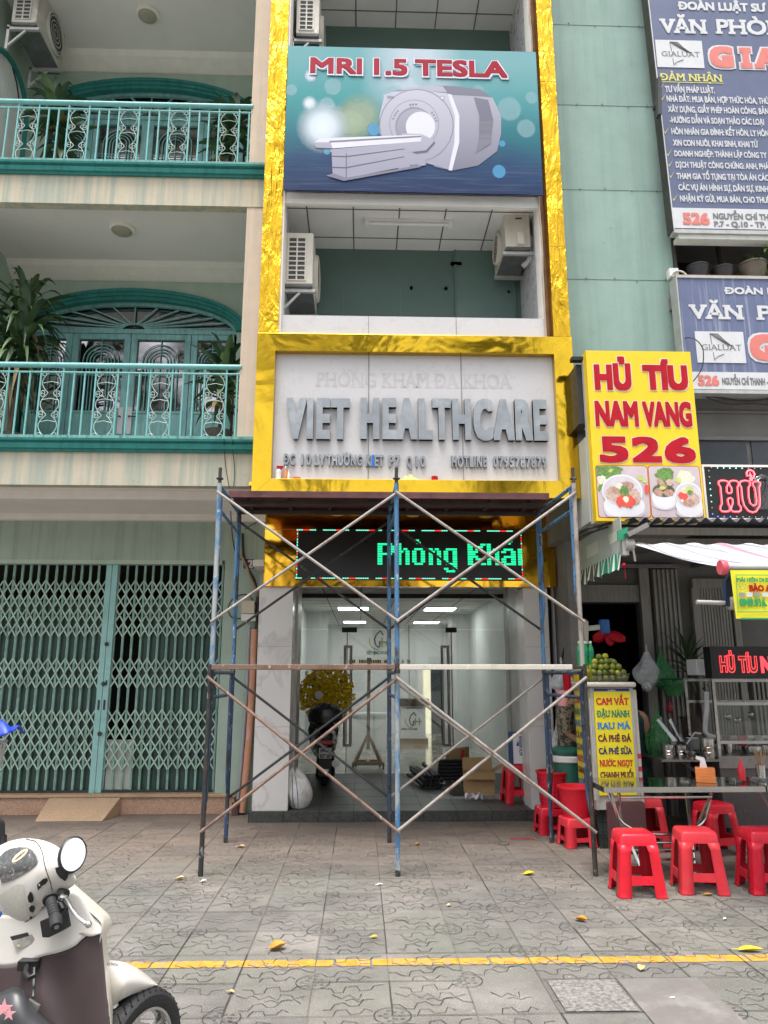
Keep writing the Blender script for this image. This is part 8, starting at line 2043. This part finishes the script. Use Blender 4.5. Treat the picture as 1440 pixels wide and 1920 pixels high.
def patch(b, pts, dy, mi=0, n=6, fn=cowlY):
    "patch lying on the cowl: outline in survey pixels, filled towards its centre"
    cx = sum(p[0] for p in pts)/len(pts); cy = sum(p[1] for p in pts)/len(pts); b.mi = mi; prev = None
    for k in range(n+1):
        s = 1-k/n*.999; ring = [b.bm.verts.new(at(cx+(x-cx)*s, cy+(y-cy)*s, fn(cx+(x-cx)*s, cy+(y-cy)*s)-dy)) for x, y in pts]
        if prev:
            for i in range(len(pts)): b._f([prev[i], prev[(i+1) % len(pts)], ring[(i+1) % len(pts)], ring[i]])
        prev = ring
VIS = [Z(*p) for p in ((15, 625), (8, 590), (-30, 520), (-60, 400), (0, 300), (60, 240), (130, 205), (240, 185), (330, 190), (400, 230), (445, 300), (458, 355), (430, 405), (350, 470), (250, 530), (150, 585), (60, 620))]
b = B(); cx_ = sum(p[0] for p in VIS)/len(VIS); cy__ = sum(p[1] for p in VIS)/len(VIS)
patch(b, [(cx_+(x-cx_)*1.05, cy__+(y-cy__)*1.05) for x, y in VIS], .004, 1); patch(b, VIS, .008, 0)
patch(b, [Z(245+98*math.cos(2*math.pi*i/20)+24*math.sin(2*math.pi*i/20), 288-80*math.cos(2*math.pi*i/20)+30*math.sin(2*math.pi*i/20)) for i in range(20)], .0095, 2, 2); patch(b, [Z(245+66*math.cos(2*math.pi*i/14)+6*math.sin(2*math.pi*i/14), 290-56*math.cos(2*math.pi*i/14)+8*math.sin(2*math.pi*i/14)) for i in range(14)], .0105, 0, 2)
b.build('dash_visor', ['visor_glass', 'scooter_grey', 'sticker_cream'], cowl, smooth=True)
b = B(); pts = [Z(*p) for p in ((320, 85), (430, 110), (490, 180), (525, 270), (540, 370), (560, 450), (590, 540), (620, 620), (640, 720))]
b.tube([at(x, y, cowlY(x, y)-.001) for x, y in pts], .0016, 5); b.build('panel_gap', 'iron_dark', cowl)
b = B(); patch(b, [Z(*p) for p in ((452, 650), (480, 620), (530, 575), (580, 565), (588, 600), (560, 640), (520, 660), (490, 690), (468, 722))], .006, 0, 3); patch(b, [Z(*p) for p in ((335, 800), (360, 745), (378, 730), (395, 760), (412, 820), (405, 855), (380, 872), (350, 860))], .006, 0, 3); patch(b, [Z(*p) for p in ((355, 930), (385, 900), (420, 905), (435, 940), (410, 990), (370, 980))], .02, 0, 3); patch(b, [Z(*p) for p in ((360, 1045), (380, 1030), (400, 1045), (390, 1070), (368, 1068))], .02, 0, 2); patch(b, [Z(*p) for p in ((470, 640), (490, 635), (492, 660), (476, 668))], .008, 1, 2)
b.build('switch', ['black_plastic', 'law_white'], cowl, smooth=True)
b = B(); patch(b, [Z(*p) for p in ((-60, 800), (20, 760), (110, 700), (220, 640), (300, 650), (300, 760), (330, 880), (352, 960), (420, 1010), (330, 1090), (220, 1140), (100, 1130), (0, 1120), (-60, 1080))], .002, 0, 6); b.build('cowl_recess_shade', 'scooter_grey', cowl, smooth=True)  # grey patch lying on the cowl, painted as the shadow of a hollow
b = B(); b.tube([at(x, y, cowlY(x, y)-.003) for x, y in [Z(*p) for p in ((-60, 1100), (60, 1150), (180, 1150), (320, 1100), (430, 1030))]], .0015, 5); b.build('cowl_seam', 'iron_dark', cowl)
# grip, bar end, lever, brake housing
g0, g1, g2 = at(95, 1688, 2.965), at(104, 1722, 2.90), at(106, 1738, 2.87)
b = B(); b.tube([g0.lerp(g1, t/6) for t in range(7)], .0185, 14, radii=[.019, .0185, .018, .018, .0178, .0175, .019]); b.tube([g0.lerp(g1, -.12), g0.lerp(g1, -.02)], .027, 16); b.tube([g1, g1.lerp(g2, .25), g2], .02, 14, radii=[.0215, .0215, .019])
for k in range(5): b.tube([g0.lerp(g1, .2+.15*k), g0.lerp(g1, .23+.15*k)], .0192, 14)
gr = b.build('grip', 'rubber', sc_, smooth=True)
b = B(); d_ = (g2-g1).normalized(); b.tube([g2, g2+d_*.003], .008, 12); b.build('bar_end', 'dull_steel', gr)
b = B(); lv = [at(118, 1681, 2.99), at(126, 1690, 2.97), at(135, 1706, 2.93), at(146, 1720, 2.90), at(160, 1731, 2.875), at(166, 1733, 2.865)]; b.tube(lv, .006, 8, radii=[.0085, .0085, .0065, .006, .0065, .008]); b.ball(lv[-1], .0115, 10, 8); b.mi = 1; b.tube([at(112, 1672, 3.02), at(125, 1676, 3.0)], .015, 8); b.tube([at(112, 1694, 2.99), at(118, 1706, 2.98)], .016, 8); b.mi = 0; b.tube([at(114, 1681, 2.985), at(124, 1684, 2.985)], .010, 8)
b.build('brake_lever', ['alloy', 'black_plastic'], sc_, smooth=True)
b = B(); b.tube([at(*q) for q in ((116, 1680, 3.0), (124, 1688, 3.03), (127, 1700, 3.06), (122, 1712, 3.08))], .006, 6); b.tube([at(*q) for q in ((110, 1684, 3.0), (114, 1696, 3.03), (112, 1708, 3.06))], .005, 6); b.build('brake_hose', 'cable_black', sc_, smooth=True)
l0, l1 = at(-62, 1655, 3.30), at(-110, 1668, 3.36); b = B(); b.tube([l0.lerp(l1, t/6) for t in range(7)], .0185, 14); b.build('grip', 'rubber', sc_, smooth=True)
# mirror
def mirror(c, n, up, rx, rz, stem):
    n = Vector(n).normalized(); s = n.cross(Vector(up)).normalized(); u = s.cross(n).normalized()
    b = B(); rings = []
    for rr, dn in ((.90, .004), (1.0, .0), (1.02, -.008), (.95, -.02), (.75, -.032), (.3, -.040), (.02, -.041)):
        rings.append([b.bm.verts.new(Vector(c)+s*rx*rr*math.cos(2*math.pi*i/28)+u*rz*rr*math.sin(2*math.pi*i/28)+n*dn) for i in range(28)])
    for r0_, r1_ in zip(rings, rings[1:]):
        for i in range(28): b._f([r0_[i], r0_[(i+1) % 28], r1_[(i+1) % 28], r1_[i]])
    b.tube(stem, .013, 8, radii=[.011]+[.016]*(len(stem)-1)); o = b.build('mirror', 'black_plastic', sc_, smooth=True)
    b = B(); b.poly([Vector(c)+s*rx*.90*math.cos(2*math.pi*i/28)+u*rz*.90*math.sin(2*math.pi*i/28)+n*.0025 for i in range(28)]); b.build('mirror_glass', 'mirror_glass', o)
mc = at(137, 1602, 3.0)
mirror(mc, (.66, -.66, .28), (.42, 0, 1), .052, .064, [at(128, 1632, 3.02), at(122, 1642, 3.03), at(114, 1652, 3.04)])
b = B(); patch(b, [Z(*p) for p in ((675, 440), (740, 425), (850, 480), (830, 560), (800, 605), (730, 560), (690, 500))], .012, 0, 3); b.build('mirror_socket', 'black_plastic', sc_, smooth=True)
mirror(at(-22, 1556, 3.36), (.0, -.9, .15), (0, 0, 1), .05, .07, [at(5, 1568, 3.3), at(6, 1576, 3.3), at(5, 1590, 3.3)])
b = B(); b.tube([at(0, 1540, 3.3), at(3, 1541, 3.3), at(5, 1546, 3.3), at(5, 1572, 3.3)], .010, 8); b.tube([at(4, 1566, 3.3), at(4, 1586, 3.3)], .018, 10); b.build('mirror_arm', 'black_plastic', sc_, smooth=True)
# leg shield: white inner panel, brown lower panel, scuffed outer rim
def resample(pts, n):
    d = [0]
    for a, c in zip(pts, pts[1:]): d.append(d[-1]+math.hypot(c[0]-a[0], c[1]-a[1]))
    return [(spline([(d[i], pts[i][0]) for i in range(len(pts))], d[-1]*k/n), spline([(d[i], pts[i][1]) for i in range(len(pts))], d[-1]*k/n)) for k in range(n+1)]
def coons(b, A_, C_, nu, nv, Yf):
    a, c = resample(A_, nu), resample(C_, nu)
    def fn(u, v):
        i = int(round(u*nu)); x = a[i][0]+(c[i][0]-a[i][0])*v; y = a[i][1]+(c[i][1]-a[i][1])*v
        return at(x, y, Yf(u, v))
    return b.grid(fn, nu, nv)
S4 = lambda x, y: (x/4.235, 1500+y/4.235)
top_in = [(-70, 1700), (-20, 1712), (20, 1716), (60, 1710), (90, 1694), (112, 1680), (132, 1672), (150, 1680)]
mid_in = [(-70, 1806), (-20, 1812), (20, 1812), (52, 1805), (80, 1793), (110, 1786), (140, 1774), (155, 1760), (170, 1751), (190, 1747)]
inner_edge = [(150, 1680), (165, 1694), (178, 1708), (187, 1722), (190, 1735), (190, 1747)]
# white inner panel
b = B(); coons(b, top_in, mid_in, 26, 12, lambda u, v: 3.20-.10*u-.06*math.sin(math.pi*u)-.05*v*(1-u)+.0*v)
b.build('inner_panel', 'scooter_white', sc_, smooth=True, solid=.006)
b = B(); coons(b, [(118, 1686), (136, 1697), (150, 1701), (165, 1707), (180, 1719), (191, 1734)], [(112, 1712), (124, 1730), (142, 1748), (168, 1756), (190, 1750)], 12, 6, lambda u, v: 3.11+.0*u-.03*v)
b.build('side_pocket', 'scooter_grey', sc_, smooth=True, solid=.004)
low_in = [(-70, 1960), (0, 1960), (60, 1965), (110, 1972), (160, 1975), (209, 1970)]
b = B(); coons(b, mid_in, low_in, 60, 40, lambda u, v: 3.13-.02*u-.05*math.sin(math.pi*u)+.035*math.cos(u*9)*v-.02*v-.030*math.exp(-((u-.52-.12*v*v)/.11)**2)*math.sin(min(1, v*1.6)*math.pi/2)**2-.02*math.exp(-((u-.80+.15*v)/.10)**2)*v)
b.build('brown_panel', 'scooter_brown', sc_, smooth=True, solid=.006)
out_e = [(130, 1664), (142, 1668), (160, 1678), (178, 1692), (192, 1704), (203, 1714), (209, 1726), (210, 1737), (205, 1744), (200, 1752), (201, 1775), (205, 1800), (209, 1840), (212, 1880), (216, 1965)]
in_e = [(122, 1690), (136, 1698), (150, 1702), (165, 1708), (180, 1720), (190, 1732), (190, 1742), (189, 1750), (187, 1760), (187, 1775), (189, 1800), (194, 1830), (199, 1860), (204, 1890), (209, 1965)]
b = B(); a, c = resample(out_e, 44), resample(in_e, 44)
def rim(u, v):
    i = int(round(u*44)); t = v; x = a[i][0]+(c[i][0]-a[i][0])*t; y = a[i][1]+(c[i][1]-a[i][1])*t
    return at(x, y, 3.24-.14*math.sin(t*math.pi/2)**1.0)
b.grid(rim, 44, 8)
def rim2(u, v):
    i = int(round(u*44)); p = at(a[i][0], a[i][1], 3.24); return p+SH*.07*v+SL*.24*v
b.grid(rim2, 44, 5); ls_ = b.build('leg_shield', 'scooter_scuffed', sc_, smooth=True, angle=70, weld=True)
q0, q1 = at(199, 1808, 3.155), at(203, 1790, 3.155)
tx = text('lettering', 'HONDA', None, 0, 'letter_side', ls_, .02, world=(0, 0, .040, .010))
rot = Matrix.Rotation(R_(0), 4, 'Z'); tx.data.transform(Matrix.Translation(SO)); tx.data.transform(Matrix.Rotation(R_(6), 4, 'Y')); tx.data.transform(Matrix.Translation(at(201, 1810, 3.13)-SO))
# label sticker, blue badge, hook
b = B(); b.mi = 0; patch(b, [Z(*p) for p in ((120, 1285), (340, 1230), (360, 1275), (150, 1335))], .06, 0, 2, fn=lambda x, y: 3.13); patch(b, [Z(*p) for p in ((150, 1345), (390, 1255), (450, 1355), (200, 1445))], .06, 1, 2, fn=lambda x, y: 3.13); patch(b, [Z(*p) for p in ((205, 1385), (235, 1378), (250, 1400), (225, 1412))], .0625, 2, 2, fn=lambda x, y: 3.13)
b.build('sticker', ['iron_dark', 'sticker_grey', 'sticker_cream'], sc_)
b = B(); b.lathe([(.012, 0), (.011, -.004), (.001, -.005)], at(-2, 1714, 3.06), 16, 'y'); b.build('badge', 'marine_blue', sc_, smooth=True)
# black pocket on the inner panel
b = B(); a4 = [at(*Z(*p), 3.045) for p in ((575, 1060), (745, 985), (840, 950), (878, 1150), (800, 1200), (680, 1258), (605, 1255))]
b.prism(a4, (-.012, -.035, 0)); b.mi = 1; b.prism([at(*Z(*p), 3.006) for p in ((775, 1010), (830, 990), (855, 1140), (795, 1170))], (0, -.004, 0)); b.build('key_panel', ['black_plastic', 'rubber'], sc_, bevel=.006)
b = B(); b.tube([at(50, 1812, 3.02), at(48, 1825, 2.98), at(55, 1834, 2.96), at(66, 1828, 2.97)], .009, 8); b.tube([at(64, 1815, 3.03), at(62, 1870, 2.96)], .006, 6); b.obox(at(55, 1808, 3.05), (.035, 0, 0), (0, .02, 0), (0, 0, .016)); b.build('bag_hook', 'black_plastic', sc_, smooth=True)
# fender and front wheel
ft = [(200, 1799), (215, 1801), (233, 1804), (250, 1811), (265, 1820), (279, 1831), (290, 1841), (295, 1846)]
fb_ = [(200, 1893), (212, 1885), (225, 1876), (240, 1868), (255, 1862), (270, 1858), (284, 1853), (295, 1847)]
for sg in (1,):
    b = B(); fY = lambda u: 3.25+.15*u; bl = lambda u: .13*(.25+.75*min(1, u*3))*(1-.7*u*u)
    coons(b, ft, fb_, 22, 10, lambda u, v: fY(u)-bl(u)*max(0, math.sin(math.pi*min(1, v*.8+.0)))**.6)
    coons(b, ft, fb_, 22, 6, lambda u, v: fY(u)+.09*max(0, math.sin(math.pi*v*.6))**.7*(1-u*.7))
    b.build('front_fender', 'scooter_white', sc_, smooth=True, angle=60)
AX = Vector((-.858, 3.300, .217)); WH = Vector((math.cos(R_(62)), math.sin(R_(62)), 0))
def swheel(c, nm, tr=.217, SH=SH):
    b = B(); axis = Vector((-SH.y, SH.x, 0))
    def ring(r, off, n=48): return [b.bm.verts.new(c+SH*r*math.cos(2*math.pi*i/n)+Vector((0, 0, 1))*r*math.sin(2*math.pi*i/n)+axis*off) for i in range(n)]
    def sweep(prof):
        rs = [ring(r, o) for r, o in prof]
        for r0_, r1_ in zip(rs, rs[1:]):
            for i in range(48): b._f([r0_[i], r0_[(i+1) % 48], r1_[(i+1) % 48], r1_[i]])
    sweep([(tr*.70, -.034), (tr*.80, -.044), (tr*.90, -.043), (tr*.97, -.028), (tr, 0), (tr*.97, .028), (tr*.90, .043), (tr*.80, .044), (tr*.70, .034)])
    for i in range(40):
        a_ = 2*math.pi*i/40
        for s in (-1, 1):
            P0 = c+(SH*math.cos(a_)+Vector((0, 0, 1))*math.sin(a_))*(tr*.995)+axis*s*.006; P1 = c+(SH*math.cos(a_+.10)+Vector((0, 0, 1))*math.sin(a_+.10))*(tr*.955)+axis*s*.034
            b.mi = 1; b.tube([P0, P1], .0035, 4); b.mi = 0
    o = b.build(nm, ['rubber', 'black_void'], sc_, smooth=True)
    b = B(); sweep([(tr*.70, -.036), (tr*.66, -.036), (tr*.62, -.02), (tr*.62, .02), (tr*.66, .036), (tr*.70, .036)])
    for k in range(5):
        a_ = k*2*math.pi/5+.5; d = SH*math.cos(a_)+Vector((0, 0, 1))*math.sin(a_); b.bar(c+d*.03, c+d*tr*.64, .03, .022, up=axis)
    b.tube([c-axis*.05, c+axis*.05], .04, 14); b.build('rim', 'alloy', o, smooth=True)
swheel(AX, 'wheel', SH=WH); swheel(loc(-1.24, 0, .217), 'wheel')
b = B()
for s in (1,): b.tube([AX+SL*s*.06, AX+SL*s*.06-SH*.06+Vector((0, 0, .24))], .018, 8)
b.build('fork', 'dull_steel', sc_, smooth=True)
# seat front with its pink star stickers, floor, tail
def bodyloft(nm, secs, mat):
    b = B(); rs = []
    for x, hw_, z0, z1 in secs: rs.append([b.bm.verts.new(loc(x, hw_*math.copysign(abs(math.cos(2*math.pi*i/20))**.6, math.cos(2*math.pi*i/20)), (z0+z1)/2+(z1-z0)/2*math.copysign(abs(math.sin(2*math.pi*i/20))**.6, math.sin(2*math.pi*i/20)))) for i in range(20)])
    for r0_, r1_ in zip(rs, rs[1:]):
        for i in range(20): b._f([r0_[i], r0_[(i+1) % 20], r1_[(i+1) % 20], r1_[i]])
    b._f(rs[0]); b._f(rs[-1]); return b.build(nm, mat, sc_, smooth=True, angle=50)
bodyloft('floor_board', [(-.40, .17, .20, .27), (-.80, .17, .20, .27)], 'scooter_brown')
bodyloft('tail_body', [(-.70, .13, .25, .58), (-.85, .17, .28, .66), (-1.2, .17, .42, .70), (-1.6, .10, .56, .74), (-1.72, .05, .62, .72)], 'scooter_white')
seat = bodyloft('seat', [(-.60, .05, .60, .66), (-.66, .09, .60, .70), (-.80, .135, .60, .735), (-1.05, .15, .62, .74), (-1.4, .13, .68, .78), (-1.6, .08, .72, .79)], 'seat_vinyl')
b = B(); coons(b, [(-60, 1884), (-10, 1866), (10, 1858), (28, 1851), (44, 1859), (60, 1884), (82, 1906), (116, 1932)], [(-60, 2010), (0, 2010), (60, 2000), (116, 1990)], 24, 10, lambda u, v: 2.80-.10*math.sin(math.pi*min(1, v*.7+.05))**.7)
b.build('seat_nose', 'seat_vinyl', seat, smooth=True, solid=.006)
b = B()
for px_, py_, r in ((8, 1890, .030), (18, 1900, .022)):
    c = at(px_, py_, 2.69); b.poly([c+Vector((r*(1 if i % 2 == 0 else .4)*math.cos(math.pi*i/5+.3), -.004, r*(1 if i % 2 == 0 else .4)*math.sin(math.pi*i/5+.3))) for i in range(10)])
b.build('star_sticker', 'pink_plastic', seat, solid=.002)
b = B(); b.tube([at(62, 1905, 2.76), at(66, 1915, 2.75)], .012, 8); b.obox(at(60, 1893, 2.77), (.018, 0, -.01), (0, .006, 0), (.006, 0, .022)); b.build('seat_latch', 'alloy', seat, smooth=True)
# side-step tidy: nothing else
